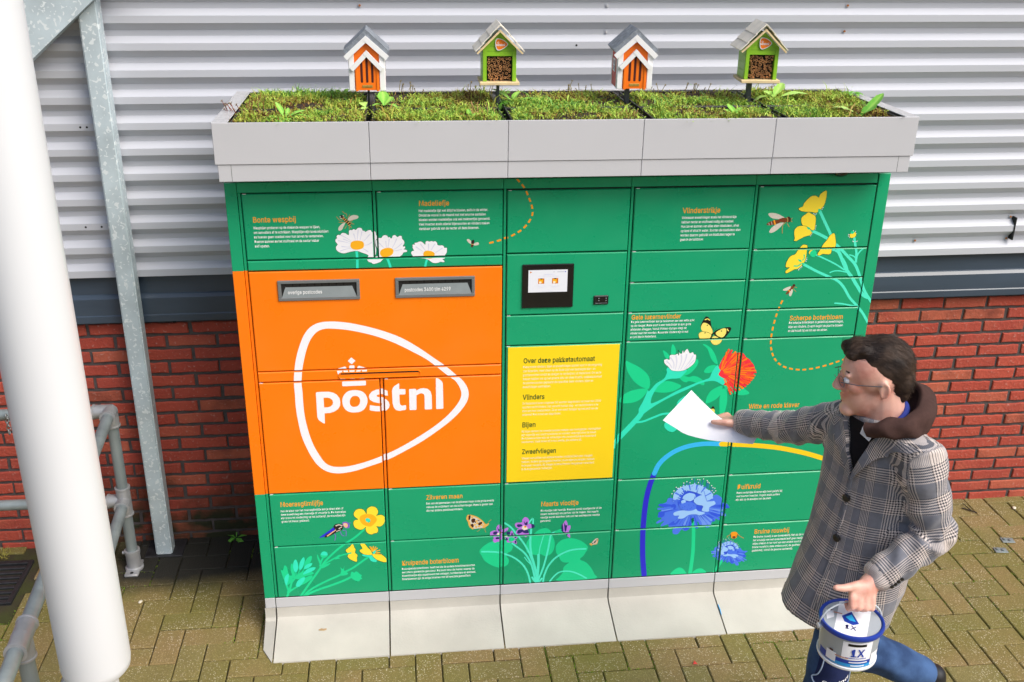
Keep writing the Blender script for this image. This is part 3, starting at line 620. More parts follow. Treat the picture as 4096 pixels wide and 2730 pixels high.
# ------------------------------------------------------------------ printed artwork (plane coordinates in 0.1 mm)
ART = json.loads('''[
["postal_logo","b","white",1,0,[2871,13713,2607,13696,2358,13622,2122,13457,1915,13174,1737,12764,1592,12308,1492,11803,1434,11291,1439,10816,1434,10292,1473,9716,1564,9041,1725,8490,1913,8024,2130,7667,2396,7430,2711,7316,3072,7302,3559,7384,4132,7565,4788,7797,5487,8161,6143,8543,6717,8947,7248,9368,7655,9779,7919,10171,8009,10501,7962,10813,7784,11128,7548,11355,7157,11739,6653,12145,6116,12569,5508,12970,4864,13263,4223,13479,3623,13631,3172,13699],[2893,13432,2666,13418,2473,13354,2294,13203,2128,12959,1993,12630,1871,12213,1778,11792,1717,11280,1727,10847,1724,10279,1756,9748,1847,9163,1989,8614,2180,8171,2378,7816,2608,7642,2926,7584,3328,7606,3898,7739,4552,7975,5207,8276,5863,8658,6477,9063,6967,9448,7333,9815,7618,10206,7728,10513,7679,10802,7506,11117,7251,11323,6783,11753,6378,12091,5841,12430,5270,12759,4664,13032,4060,13227,3458,13368]],
["postal_wordmark","p","white",2,0,[2221,10818,2250,10856,2446,10863,2691,10858,2866,10811,2995,10723,3088,10569,3113,10404,3093,10240,3007,10105,2867,10009,2707,9960,2493,9949,2485,9541,2466,9511,2424,9528,2263,9666,2224,9757,2212,9860],[2494,10611,2654,10607,2753,10570,2822,10492,2841,10395,2812,10303,2734,10231,2631,10202,2492,10200]],
["postal_wordmark","b","white",2,0,[3679,10883,3472,10862,3310,10748,3211,10576,3191,10401,3216,10223,3308,10054,3450,9963,3641,9937,3857,9966,4020,10086,4119,10285,4140,10462,4100,10640,3994,10783,3852,10859],[3674,10640,3572,10612,3495,10514,3467,10389,3487,10262,3562,10187,3663,10178,3766,10212,3838,10310,3860,10448,3827,10563,3763,10621]],
["postal_wordmark","p","white",2,0,[4922,10606,4906,10808,4795,10858,4639,10889,4481,10871,4320,10794,4226,10685,4199,10573,4239,10445,4370,10351,4549,10300,4650,10276,4682,10236,4669,10186,4612,10163,4454,10177,4274,10215,4218,10220,4206,10027,4231,9996,4422,9954,4671,9936,4832,9970,4937,10072,4971,10198,4946,10327,4848,10445,4671,10528,4536,10559,4486,10604,4517,10653,4630,10663,4876,10603]],
["postal_wordmark","p","white",2,0,[5344,11104,5361,11078,5359,10858,5562,10852,5593,10826,5588,10654,5567,10625,5357,10628,5356,10309,5373,10202,5440,10148,5577,10167,5599,10146,5598,10006,5560,9964,5354,9932,5218,9963,5131,10077,5087,10270,5082,10801,5117,10920,5183,10998]],
["postal_wordmark","p","white",2,0,[5729,10813,5748,10845,5981,10845,5999,10827,5997,10771,6151,10846,6288,10863,6435,10827,6546,10716,6588,10537,6590,9976,6566,9946,6337,9946,6310,9975,6314,10498,6293,10600,6215,10649,6124,10637,6002,10566,5994,9976,5975,9946,5754,9945,5727,9974]],
["postal_wordmark","p","white",2,0,[6758,11256,6776,11270,6862,11242,6985,11127,7022,11025,7029,9982,7007,9953,6773,9947,6750,9974]],
["crown_emblem","p","white",2,0,[3489,12112,3605,12234,3627,12234,3754,12112,3748,12083,3628,11970,3601,11971,3488,12087]],
["crown_emblem","p","white",2,0,[3522,11893,3550,11914,3689,11916,3715,11888,3706,11647,3682,11619,3536,11624,3515,11650]],
["crown_emblem","p","white",2,0,[3062,11751,3109,11803,3356,11879,3392,11861,3476,11636,3464,11617,3321,11623,3291,11705,3259,11714,3245,11670,3264,11608,3153,11595,3101,11532,3058,11677]],
["crown_emblem","p","white",2,0,[3865,11882,3899,11886,4150,11788,4181,11743,4165,11630,4142,11611,3998,11621,3983,11701,3953,11707,3897,11615,3775,11615,3758,11635,3830,11844]],
["crown_emblem","p","white",2,0,[3154,11397,3342,11390,3357,11369,3345,11320,3327,11308,3178,11312]],
["crown_emblem","p","white",2,0,[3524,11378,3693,11386,3710,11365,3699,11316,3549,11312,3526,11333]],
["crown_emblem","p","white",2,0,[3893,11378,4068,11386,4056,11322,3877,11309,3869,11329]],
["crown_emblem","p","white",2,0,[3223,11246,3246,11260,4093,11261,4115,11240,4109,11091,4085,11067,3247,11061,3220,11087]],
["daisy_print","l","mint",1,[9,9],[4002,16416,4013,16129,4001,15734]],
["daisy_print","l","mint",1,[9,9],[5068,16147,5132,15974,5195,15736]],
["daisy_print","l","mint",1,[8,8],[6516,16037,6439,15737]],
["daisy_print","o","dgreen",1,1.2,[3322,16957,3375,17018,3453,17006,3517,17078,3635,17075,3751,17000,3768,17145,3820,17190,3883,17181,3940,17221,4014,17186,4070,17247,4161,17266,4229,17230,4251,17156,4315,17151,4343,17108,4394,17132,4475,17172,4554,17150,4581,17087,4652,17117,4710,17074,4717,16979,4763,16894,4751,16832,4687,16749,4671,16581,4704,16410,4634,16157,4402,16141,4415,16226,4308,16292,4159,16349,4032,16405,3881,16398,3740,16369,3578,16327,3419,16356,3304,16443,3281,16570,3346,16663,3281,16759,3282,16853,3338,16894]],
["daisy_print","b","white",2,0,[3322,16957,3375,17018,3453,17006,3517,17078,3635,17075,3751,17000,3768,17145,3820,17190,3883,17181,3940,17221,4014,17186,4070,17247,4161,17266,4229,17230,4251,17156,4315,17151,4343,17108,4394,17132,4475,17172,4554,17150,4581,17087,4652,17117,4710,17074,4717,16979,4763,16894,4751,16832,4687,16749,4671,16581,4704,16410,4634,16157,4402,16141,4415,16226,4308,16292,4159,16349,4032,16405,3881,16398,3740,16369,3578,16327,3419,16356,3304,16443,3281,16570,3346,16663,3281,16759,3282,16853,3338,16894]],
["daisy_print","o","dgreen",1,1.2,[4697,16749,4790,16810,4802,16872,4902,16870,4966,16953,5046,16972,5125,16939,5144,16886,5204,16895,5233,16853,5283,16862,5316,16945,5407,16960,5475,16889,5547,16936,5627,16918,5640,16823,5702,16748,5716,16652,5656,16537,5737,16535,5730,16461,5683,16430,5793,16396,5796,16332,5669,16303,5626,16219,5461,16127,5237,16089,4954,16075,4849,15981,4665,15911,4563,15907,4505,15957,4425,15981,4368,16067,4412,16141,4573,16148,4736,16176,4802,16323,4701,16580]],
["daisy_print","b","white",2,0,[4697,16749,4790,16810,4802,16872,4902,16870,4966,16953,5046,16972,5125,16939,5144,16886,5204,16895,5233,16853,5283,16862,5316,16945,5407,16960,5475,16889,5547,16936,5627,16918,5640,16823,5702,16748,5716,16652,5656,16537,5737,16535,5730,16461,5683,16430,5793,16396,5796,16332,5669,16303,5626,16219,5461,16127,5237,16089,4954,16075,4849,15981,4665,15911,4563,15907,4505,15957,4425,15981,4368,16067,4412,16141,4573,16148,4736,16176,4802,16323,4701,16580]],
["daisy_print","o","dgreen",1,1.2,[6019,16529,6011,16593,6102,16601,6083,16655,6185,16673,6246,16704,6347,16695,6466,16582,6479,16688,6550,16718,6611,16696,6692,16715,6752,16693,6834,16706,6894,16636,6903,16573,6994,16539,7075,16547,7136,16503,7145,16450,7237,16448,7246,16384,7235,16266,7151,16140,7160,16043,7078,16023,7149,15946,7128,15904,7005,15924,6923,15891,6759,15880,6657,15937,6557,16014,6415,16061,6090,16090,6010,16167,5952,16275,5984,16349,6056,16368,6008,16476]],
["daisy_print","b","white",2,0,[6019,16529,6011,16593,6102,16601,6083,16655,6185,16673,6246,16704,6347,16695,6466,16582,6479,16688,6550,16718,6611,16696,6692,16715,6752,16693,6834,16706,6894,16636,6903,16573,6994,16539,7075,16547,7136,16503,7145,16450,7237,16448,7246,16384,7235,16266,7151,16140,7160,16043,7078,16023,7149,15946,7128,15904,7005,15924,6923,15891,6759,15880,6657,15937,6557,16014,6415,16061,6090,16090,6010,16167,5952,16275,5984,16349,6056,16368,6008,16476]],
["daisy_print","l","petalgrey",3,[4,1.5],[3383,16799,3599,16752,3795,16685]],
["daisy_print","l","petalgrey",3,[4,1.5],[3473,17006,3666,16897,3839,16768]],
["daisy_print","l","petalgrey",3,[4,1.5],[3565,16857,3701,16792,3817,16726]],
["daisy_print","l","petalgrey",3,[4,1.5],[3932,17038,3965,16912,3989,16785]],
["daisy_print","l","petalgrey",3,[4,1.5],[4097,17180,4068,16972,4039,16784]],
["daisy_print","l","petalgrey",3,[4,1.5],[4224,17115,4186,16949,4139,16782]],
["daisy_print","l","petalgrey",3,[4,1.5],[4488,17005,4383,16882,4257,16748]],
["daisy_print","l","petalgrey",3,[4,1.5],[4401,16375,4285,16462,4207,16507]],
["daisy_print","l","petalgrey",3,[4,1.5],[3491,16586,3649,16561,3789,16558]],
["daisy_print","l","petalgrey",3,[4,1.5],[3442,16419,3625,16478,3827,16515]],
["daisy_print","l","petalgrey",3,[4,1.5],[4556,16710,4412,16629,4271,16611]],
["daisy_print","l","petalgrey",3,[4,1.5],[4815,16683,4912,16575,4989,16489]],
["daisy_print","l","petalgrey",3,[4,1.5],[5058,16741,5064,16614,5080,16497]],
["daisy_print","l","petalgrey",3,[4,1.5],[5182,16822,5156,16654,5130,16496]],
["daisy_print","l","petalgrey",3,[4,1.5],[5443,16816,5356,16628,5271,16482]],
["daisy_print","l","petalgrey",3,[4,1.5],[5612,16432,5470,16393,5308,16375]],
["daisy_print","l","petalgrey",3,[4,1.5],[5619,16644,5453,16499,5309,16418]],
["daisy_print","l","petalgrey",3,[4,1.5],[6140,16505,6260,16417,6380,16329]],
["daisy_print","l","petalgrey",3,[4,1.5],[6305,16607,6403,16456,6482,16348]],
["daisy_print","l","petalgrey",3,[4,1.5],[6588,16601,6586,16452,6584,16346]],
["daisy_print","l","petalgrey",3,[4,1.5],[6812,16596,6728,16470,6665,16344]],
["daisy_print","l","petalgrey",3,[4,1.5],[7074,16441,6930,16338,6796,16255]],
["daisy_print","b","daisyyellow",4,0,[3804,16663,3848,16746,3980,16790,4139,16782,4247,16733,4280,16632,4248,16527,4145,16470,4004,16454,3865,16483,3799,16569]],
["daisy_print","b","daisyyellow",4,0,[4838,16322,4886,16423,5029,16488,5191,16495,5299,16435,5314,16333,5252,16228,5119,16167,4957,16149,4858,16216]],
["daisy_print","b","daisyyellow",4,0,[6388,16222,6420,16317,6523,16356,6665,16339,6776,16277,6799,16191,6763,16106,6660,16055,6517,16069,6416,16136]],
["wasp_bee_print","l","legtan",3,[2.2,2.2],[3706,17685,3720,17767,3643,17809,3568,17883]],
["wasp_bee_print","l","legtan",3,[2.2,2.2],[3540,17523,3444,17577,3361,17692]],
["wasp_bee_print","l","legtan",3,[2.2,2.2],[3751,17612,3805,17704,3827,17755]],
["wasp_bee_print","l","legtan",3,[2.2,2.2],[3626,17470,3517,17472,3429,17480]],
["wasp_bee_print","l","legtan",3,[2.2,2.2],[3796,17518,3895,17527,3916,17547]],
["wasp_bee_print","l","legtan",3,[2.2,2.2],[3832,17435,3969,17401]],
["wasp_bee_print","l","legtan",3,[2.2,2.2],[3689,17355,3666,17293,3624,17242]],
["wasp_bee_print","l","legtan",3,[2.2,2.2],[3786,17311,3791,17207]],
["wasp_bee_print","l","legtan",3,[2.2,2.2],[3814,17477,3883,17471]],
["wasp_bee_print","b","wing",4,0,[3739,17571,3844,17693,3965,17738,4092,17715,4129,17666,4087,17605,3957,17567,3797,17529]],
["wasp_bee_print","b","wing",4,0,[3636,17470,3513,17400,3419,17298,3400,17205,3446,17169,3523,17203,3588,17315,3645,17428]],
["wasp_bee_print","b","beedark",5,0,[3593,17594,3653,17624,3739,17571,3832,17435,3852,17372,3807,17332,3749,17374,3656,17480,3599,17532]],
["wasp_bee_print","l","waspyellow",6,[2.6,2.6],[3629,17532,3691,17593]],
["wasp_bee_print","l","waspyellow",6,[2.6,2.6],[3671,17475,3738,17536]],
["wasp_bee_print","l","waspyellow",6,[2.6,2.6],[3732,17416,3798,17481]],
["wasp_bee_print","l","waspyellow",6,[2.6,2.6],[3764,17357,3830,17393]],
["wasp_bee_print","b","legtan",5,0,[3555,17636,3616,17676,3648,17635,3601,17574,3562,17574]],
["wasp_bee_print","b","beedark",5,0,[3474,17710,3531,17746,3609,17728,3616,17676,3555,17626,3514,17606,3477,17648]],
["wasp_bee_print","d","wing",6,2.4,[3489,17679,3515,17617,3599,17718]],
["wasp_bee_print","l","legtan",5,[3,3],[3807,17342,3860,17285]],
["small_bee_print","b","wing",4,0,[8166,16613,8060,16750,7977,16752,7990,16674,8105,16575]],
["small_bee_print","b","wing",4,0,[8198,16564,8338,16633,8407,16598,8384,16535,8245,16514]],
["small_bee_print","b","beedark",5,0,[8129,16671,8199,16732,8245,16683,8221,16563,8175,16443,8119,16469,8129,16565]],
["small_bee_print","l","waspyellow",6,[2,2],[8129,16565,8212,16554]],
["small_bee_print","l","red2",6,[2.5,2.5],[8128,16497,8184,16487]],
["dashed_trail_print","dash","orange2",2,[7,15,11],[9768,18938,10042,18609,10192,18286,10313,17960,10348,17694,10277,17457,10067,17163,9750,16929,9373,16756,8995,16644,8559,16539]],
["dashed_trail_print2","dash","orange2",2,[7,15,11],[20117,14042,19995,13651,19913,13256,19860,12830,19848,12399,19902,12018,20079,11601,20403,11285,20788,11132,21217,11066,21686,11098,22149,11192,22605,11331,23058,11492]],
["hoverfly_print","b","wing",3,0,[19801,17334,19543,17476,19298,17525,19170,17500,19201,17414,19338,17319,19566,17280,19754,17291]],
["hoverfly_print","b","wing",3,0,[19772,17146,19553,17098,19362,16964,19276,16810,19317,16758,19452,16779,19643,16924,19787,17104]],
["hoverfly_print","l","legtan",3,[2.5,2.5],[19931,17108,20022,16985]],
["hoverfly_print","l","legtan",3,[2.5,2.5],[19858,17144,19771,17008,19790,16730]],
["hoverfly_print","l","legtan",3,[2.5,2.5],[20068,17260,20107,17311]],
["hoverfly_print","l","legtan",3,[2.5,2.5],[20074,17209,20114,17166]],
["hoverfly_print","b","flybrown",4,0,[19141,17089,19235,17174,19400,17229,19636,17269,19694,17216,19635,17131,19419,17067,19232,17046]],
["hoverfly_print","l","orange2",5,[6,6],[19418,17222,19468,17093]],
["hoverfly_print","l","wing",5,[2,2],[19221,17139,19248,17053]],
["hoverfly_print","l","wing",5,[2,2],[19319,17189,19358,17061]],
["hoverfly_print","b","flybrown",5,0,[19636,17269,19733,17325,19889,17315,19934,17229,19890,17161,19719,17154]],
["hoverfly_print","b","flydark",5,0,[19896,17343,19986,17365,20055,17285,20059,17192,19989,17141,19923,17177]],
["hoverfly_print","l","legtan",6,[4,4],[19904,17332,19942,17246,19938,17170]],
["hoverfly_print","l","red2",6,[4,4],[19634,17286,19686,17199]],
["small_hoverfly_print","b","wing",3,0,[20376,14603,20222,14560,20089,14484,20119,14439,20255,14435,20372,14494]],
["small_hoverfly_print","b","wing",3,0,[20432,14492,20354,14349,20356,14239,20419,14197,20459,14273,20485,14436]],
["small_hoverfly_print","b","flybrown",4,0,[20217,14305,20289,14442,20387,14512,20412,14457,20338,14331,20256,14279]],
["small_hoverfly_print","b","flybrown",5,0,[20376,14549,20461,14637,20518,14599,20493,14516,20419,14482]],
["small_hoverfly_print","b","flydark",5,0,[20447,14663,20506,14697,20553,14660,20547,14598,20490,14600]],
["small_hoverfly_print","l","orange2",6,[4,4],[20318,14441,20366,14396]],
["small_hoverfly_print","l","legtan",4,[2,2],[20521,14581,20631,14549]],
["small_hoverfly_print","l","legtan",4,[2,2],[20494,14509,20617,14378]],
["buttercup_print","l","mint2",2,[11,11],[21134,17566,21426,17078,21699,16620,21753,16479]],
["buttercup_print","l","mint2",2,[11,11],[20978,16782,21313,16628,21615,16464,21964,16228,22184,16046,22492,15754,22825,15424,23069,14984,23233,14616,23434,14243,23728,13865]],
["buttercup_print","l","mint2",2,[6,6],[21205,15856,21581,15687,22037,15461,22427,15218]],
["buttercup_print","l","mint2",2,[10,10],[20797,15474,21291,15211,21745,15001,22203,14790,22491,14527,22808,14077,23149,13734,23456,13388,23715,13004]],
["buttercup_print","l","mint2",2,[13,13],[22015,16121,22207,15761,22494,15252,22798,14883,23069,14511,23336,14173,23535,14056]],
["buttercup_print","l","mint2",2,[8,8],[21812,16054,22037,15961,22207,15761]],
["buttercup_print","l","mint2",2,[9,9],[22625,16530,22731,16175,22809,15889,22845,15531]],
["buttercup_print","l","mint2",2,[6,6],[23049,16061,22928,15922,22861,15781,22852,15603]],
["buttercup_print","l","mint2",2,[5,5],[22553,15817,22741,15748,22852,15603]],
["buttercup_print","l","mint2",2,[5,5],[21871,15124,22040,15185,22255,15179,22512,15126]],
["buttercup_print","l","mint2",2,[6,6],[22243,13864,22556,13826,22855,13761,23191,13695]],
["buttercup_print","l","mint2",2,[9,9],[22311,15651,22450,15433,22552,15215]],
["buttercup_print","l","white",3,[2,2],[21203,17702,21279,17776]],
["buttercup_print","l","white",3,[2,2],[21208,17661,21265,17701]],
["buttercup_print","l","white",3,[2,2],[21194,17634,21231,17616]],
["buttercup_print","l","white",3,[2,2],[20994,17500,21024,17431]],
["buttercup_print","l","white",3,[2,2],[20949,17474,20984,17397]],
["buttercup_print","l","white",3,[2,2],[20886,17485,20925,17450]],
["buttercup_print","l","white",3,[2,2],[20984,17000,21082,16998]],
["buttercup_print","l","white",3,[2,2],[21008,16948,21078,16947]],
["buttercup_print","l","white",3,[2,2],[21015,16896,21072,16860]],
["buttercup_print","l","white",3,[2,2],[20903,16689,20945,16636]],
["buttercup_print","l","white",3,[2,2],[20873,16655,20917,16584]],
["buttercup_print","l","white",3,[2,2],[20934,16724,20956,16688]],
["buttercup_print","l","white",3,[2,2],[20818,15723,20886,15739]],
["buttercup_print","l","white",3,[2,2],[20817,15681,20896,15668]],
["buttercup_print","l","white",3,[2,2],[20812,15634,20882,15586]],
["buttercup_print","l","white",3,[2,2],[20568,15337,20608,15246]],
["buttercup_print","l","white",3,[2,2],[20616,15372,20653,15281]],
["buttercup_print","l","white",3,[2,2],[20667,15388,20692,15334]],
["buttercup_print","l","white",3,[2,2],[20691,15423,20733,15369]],
["buttercup_print","l","white",3,[2,2],[22380,16640,22438,16604]],
["buttercup_print","l","white",3,[2,2],[22373,16571,22446,16551]],
["buttercup_print","l","white",3,[2,2],[22436,16499,22478,16526]],
["buttercup_print","l","white",3,[2,2],[22551,16794,22576,16741]],
["buttercup_print","l","white",3,[2,2],[22662,16757,22634,16705]],
["buttercup_print","l","white",3,[2,2],[22710,16669,22672,16641]],
["buttercup_print","l","white",3,[2,2],[22578,16373,22655,16325]],
["buttercup_print","l","white",3,[2,2],[22790,16368,22707,16335]],
["buttercup_print","o","dolive",3,1.4,[20313,17650,20341,17700,20455,17749,20491,17868,20609,18019,20749,18135,20901,18149,21031,18079,21067,18197,21206,18313,21283,18329,21310,18278,21312,18041,21263,17769,21145,17617,21052,17533,20987,17500,20775,17539,20567,17549,20408,17580]],
["buttercup_print","b","flyellow",4,0,[20313,17650,20341,17700,20455,17749,20491,17868,20609,18019,20749,18135,20901,18149,21031,18079,21067,18197,21206,18313,21283,18329,21310,18278,21312,18041,21263,17769,21145,17617,21052,17533,20987,17500,20775,17539,20567,17549,20408,17580]],
["buttercup_print","o","dolive",3,1.4,[20708,17523,20598,17439,20473,17338,20466,17201,20527,17044,20640,16973,20786,16918,20937,16828,21020,16861,21030,17051,21024,17224,20988,17363,20892,17433,20801,17470]],
["buttercup_print","b","flyellow",4,0,[20708,17523,20598,17439,20473,17338,20466,17201,20527,17044,20640,16973,20786,16918,20937,16828,21020,16861,21030,17051,21024,17224,20988,17363,20892,17433,20801,17470]],
["buttercup_print","o","dolive",4,1.4,[20299,16510,20256,16720,20256,16859,20362,16978,20498,17000,20674,16983,20826,16882,20931,16741,20875,16638,20690,16589,20526,16505,20362,16422,20273,16441]],
["buttercup_print","b","flyellow",5,0,[20299,16510,20256,16720,20256,16859,20362,16978,20498,17000,20674,16983,20826,16882,20931,16741,20875,16638,20690,16589,20526,16505,20362,16422,20273,16441]],
["buttercup_print","o","dolive",3,1.4,[21812,16688,21882,16511,21942,16263,21909,16123,21810,16072,21797,15913,21698,15862,21483,15885,21351,15824,21274,15872,21384,16100,21435,16240,21582,16447,21666,16603]],
["buttercup_print","b","flyellow",4,0,[21812,16688,21882,16511,21942,16263,21909,16123,21810,16072,21797,15913,21698,15862,21483,15885,21351,15824,21274,15872,21384,16100,21435,16240,21582,16447,21666,16603]],
["buttercup_print","o","dolive",3,1.4,[20825,16218,20786,16247,20661,16264,20568,16171,20479,16050,20393,15893,20226,15826,20110,15634,20078,15456,20105,15384,20247,15374,20120,15259,20102,15170,20168,15150,20416,15287,20570,15319,20727,15476,20825,15670,20834,16006]],
["buttercup_print","b","flyellow",4,0,[20825,16218,20786,16247,20661,16264,20568,16171,20479,16050,20393,15893,20226,15826,20110,15634,20078,15456,20105,15384,20247,15374,20120,15259,20102,15170,20168,15150,20416,15287,20570,15319,20727,15476,20825,15670,20834,16006]],
["buttercup_print","o","dolive",3,1.2,[22438,16604,22466,16656,22566,16689,22652,16705,22685,16599,22628,16512,22489,16498]],
["buttercup_print","b","flyellow",4,0,[22438,16604,22466,16656,22566,16689,22652,16705,22685,16599,22628,16512,22489,16498]],
["buttercup_print","o","dolive",3,1.2,[20936,15898,20933,16004,21021,16055,21114,16018,21130,15893,21049,15842]],
["buttercup_print","b","flyellow",4,0,[20936,15898,20933,16004,21021,16055,21114,16018,21130,15893,21049,15842]],
["buttercup_print","b","leaf",6,0,[20715,16937,20800,16945,20861,16882,20795,16848]],
["buttercup_print","b","leaf",6,0,[20885,16829,20957,16810,20946,16758,20872,16794]],
["buttercup_print","b","leaf",6,0,[20523,15695,20651,15656,20678,15584,20587,15604]],
["buttercup_print","l","leaf",6,[4,4],[20747,15867,20770,15742,20722,15654]],
["buttercup_print","l","leaf",6,[5,5],[20415,15430,20557,15427,20654,15496]],
["buttercup_print","b","leaf",6,0,[20700,15548,20792,15517,20780,15475,20689,15495]],
["buttercup_print","b","leaf",6,0,[20961,15897,20965,15950,21058,16044,21184,16016,21234,15908,21180,15786,21076,15770,20998,15825]],
["buttercup_print","b","leaf",6,0,[22443,16692,22503,16760,22594,16741,22602,16688,22520,16645]],
["buttercup_print","b","leaf",5,0,[21063,17585,21088,17653,21152,17617,21147,17549,21094,17533]],
["butterfly_print","b","bfblack",3,0,[16978,13031,16999,13189,17105,13423,17202,13462,17324,13337,17399,13070,17489,12801,17422,12697,17209,12810]],
["butterfly_print","b","bfblack",3,0,[17514,12800,17706,12927,18054,12996,18184,12965,18172,12832,18017,12596,17870,12531,17687,12581,17550,12692]],
["butterfly_print","b","bfyellow",4,0,[16988,13031,17027,13162,17098,13212,17255,13154,17383,13018,17471,12828,17420,12723,17285,12808,17052,12869]],
["butterfly_print","b","bfyellow",4,0,[17593,12771,17807,12924,17984,12934,18004,12731,17891,12574,17709,12623]],
["butterfly_print","o","bfblack",4,1.2,[16935,12766,17055,12842,17261,12798,17422,12697,17383,12564,17288,12498,17085,12494,16948,12606]],
["butterfly_print","b","bfyellow",5,0,[16935,12766,17055,12842,17261,12798,17422,12697,17383,12564,17288,12498,17085,12494,16948,12606]],
["butterfly_print","o","bfblack",4,1.2,[17437,12535,17554,12649,17741,12552,17871,12521,17835,12361,17690,12268,17535,12290,17421,12429]],
["butterfly_print","b","bfyellow",5,0,[17437,12535,17554,12649,17741,12552,17871,12521,17835,12361,17690,12268,17535,12290,17421,12429]],
["butterfly_print","l","bfblack",6,[4,4],[17563,12825,17473,12695,17434,12562]],
["butterfly_print","l","bfblack",6,[1.2,1.2],[17469,13015,17497,12881]],
["butterfly_print","l","bfblack",6,[1.2,1.2],[17535,12853,17624,12983]],
["butterfly_print","l","bfyellow",5,[4,4],[17123,13333,17210,13367,17306,13311]],
["butterfly_print","l","bfyellow",5,[4,4],[18037,12917,18095,12835]],
["butterfly_print","d","bfblack",7,2.5,[17234,13102,17815,12844,17171,12785,17665,12538]],
["tiny_butterfly_print","b","bfblack",3,0,[17702,9486,17780,9608,17860,9479,17812,9424]],
["tiny_butterfly_print","b","bfyellow",4,0,[17689,9458,17818,9481,17870,9365,17837,9263,17754,9313]],
["clover_print","b","leaf",1,0,[14114,11710,14347,11604,14629,11447,14885,11241,15051,11037,15136,10770,15121,10538,15057,10474,14774,10585,14484,10829,14251,11167,14151,11432]],
["clover_print","b","leaf",1,0,[13970,9917,13990,10100,14178,10310,14446,10432,14780,10492,15058,10467,14980,10243,14779,10017,14509,9901,14202,9873]],
["clover_print","b","leaf",1,0,[15216,10401,15383,10660,15621,10767,15897,10773,16150,10696,16408,10546,16175,10362,15841,10282,15469,10307]],
["clover_print","b","leaf",1,0,[15907,11882,15875,12117,15917,12357,16035,12208,16074,12012,16043,11900]],
["clover_print","b","leaf",1,0,[15815,11892,15865,11841,15765,11747,15653,11817,15580,11998,15556,12112,15715,12009]],
["clover_print","b","leaf",1,0,[16841,11659,16963,11671,17010,11555,16931,11328,16706,11073,16466,10983,16253,10958,16512,11179,16766,11465]],
["clover_print","b","leaf",1,0,[16252,10964,16466,10983,16687,10924,16868,10967,17091,10892,17292,10718,17340,10599,17292,10544,17115,10608,16859,10708,16671,10742,16582,10696,16422,10769]],
["clover_print","b","leaf",1,0,[17124,12293,17215,12302,17442,12158,17616,11925,17751,11626,17791,11427,17621,11532,17480,11734,17325,12098]],
["clover_print","b","leaf",1,0,[17262,11134,17364,11311,17541,11397,17742,11390,17710,11232,17569,11089,17386,11063]],
["clover_print","b","leaf",1,0,[17860,11293,17900,11522,18033,11746,17996,11485,17894,11259]],
["clover_print","b","leaf",1,0,[17472,9735,17479,10005,17612,10270,17847,10428,18075,10486,18057,10184,17922,9953,17716,9809]],
["clover_print","b","leaf",1,0,[18090,9161,18036,9574,18013,9983,18076,10318,18229,10346,18322,10038,18330,9630,18268,9291,18141,9124]],
["clover_print","b","leaf",1,0,[18122,10484,18370,10508,18630,10413,18880,10420,19051,10279,19226,10109,18982,10038,18663,10075,18401,10187]],
["clover_print","l","mint",2,[22,22],[13840,7972,13980,8278,14389,8777,14765,9239,14903,9505]],
["clover_print","b","mint",2,0,[14593,9008,14754,9410,14757,9613,14933,10011,15062,10407,15126,10371,15381,10694,15674,10881,15778,11141,15753,11274,15823,11370,16137,11259,16569,11243,16461,11049,16289,10890,15890,10873,15683,10765,15451,10558,15262,10165,15221,9864,15345,9859,15734,10044,16209,10327,16628,10511,17077,10693,17378,10798,17526,10875,17598,11104,17773,11395,17860,11293,17934,11158,17872,10994,18090,10820,18409,10747,18172,10616,18088,10519,17856,10662,17602,10722,17175,10639,16638,10376,16040,10099,15445,9753,15032,9432,14769,9171]],
["clover_print","l","mint",2,[9,9],[14655,9012,14964,9043,15358,9196,15723,9334,16064,9353]],
["clover_print","b","mint",2,0,[16660,10107,16450,10015,16320,9885,16289,9683,16453,9574,16724,9698]],
["clover_print","b","mint",2,0,[15875,8950,15838,8814,15894,8691,16029,8564,16221,8513,16355,8618,16357,8791,16095,8940]],
["clover_print","o","dgreen",3,1.2,[15632,11687,15751,11732,15845,11696,15847,11875,15936,11904,16058,11899,16146,11945,16198,11862,16205,11975,16149,12107,16220,11975,16314,11939,16349,12084,16388,11969,16455,12080,16528,12126,16600,11994,16650,11943,16753,11988,16807,11889,16885,11870,16888,11657,16824,11496,16653,11338,16417,11216,16142,11206,15954,11250,15821,11402,15673,11539]],
["clover_print","b","white",4,0,[15632,11687,15751,11732,15845,11696,15847,11875,15936,11904,16058,11899,16146,11945,16198,11862,16205,11975,16149,12107,16220,11975,16314,11939,16349,12084,16388,11969,16455,12080,16528,12126,16600,11994,16650,11943,16753,11988,16807,11889,16885,11870,16888,11657,16824,11496,16653,11338,16417,11216,16142,11206,15954,11250,15821,11402,15673,11539]],
["clover_print","l","petalgrey",5,[6,2],[15743,11634,15875,11499,15979,11331]],
["clover_print","l","petalgrey",5,[6,2],[15883,11792,16023,11559,16043,11296]],
["clover_print","l","petalgrey",5,[6,2],[16092,11849,16143,11587,16107,11260]],
["clover_print","l","petalgrey",5,[6,2],[16304,11874,16325,11613,16230,11256]],
["clover_print","l","petalgrey",5,[6,2],[16516,11899,16475,11640,16322,11252]],
["clover_print","l","petalgrey",5,[6,2],[16766,11825,16662,11600,16443,11280]],
["clover_print","l","petalgrey",5,[6,2],[16813,11627,16673,11469,16504,11278]],
["clover_print","b","cored",3,0,[17860,11293,17928,11554,18030,11779,18118,11825,18359,11882,18669,11871,18793,11866,18902,11715,18969,11663,19069,11594,19160,11475,19240,11390,19321,11221,19343,11071,19292,10906,19282,10823,19203,10626,19070,10547,19029,10488,18848,10421,18663,10395,18439,10438,18116,10551,18350,10709,18090,10820,17873,10978,17934,11158]],
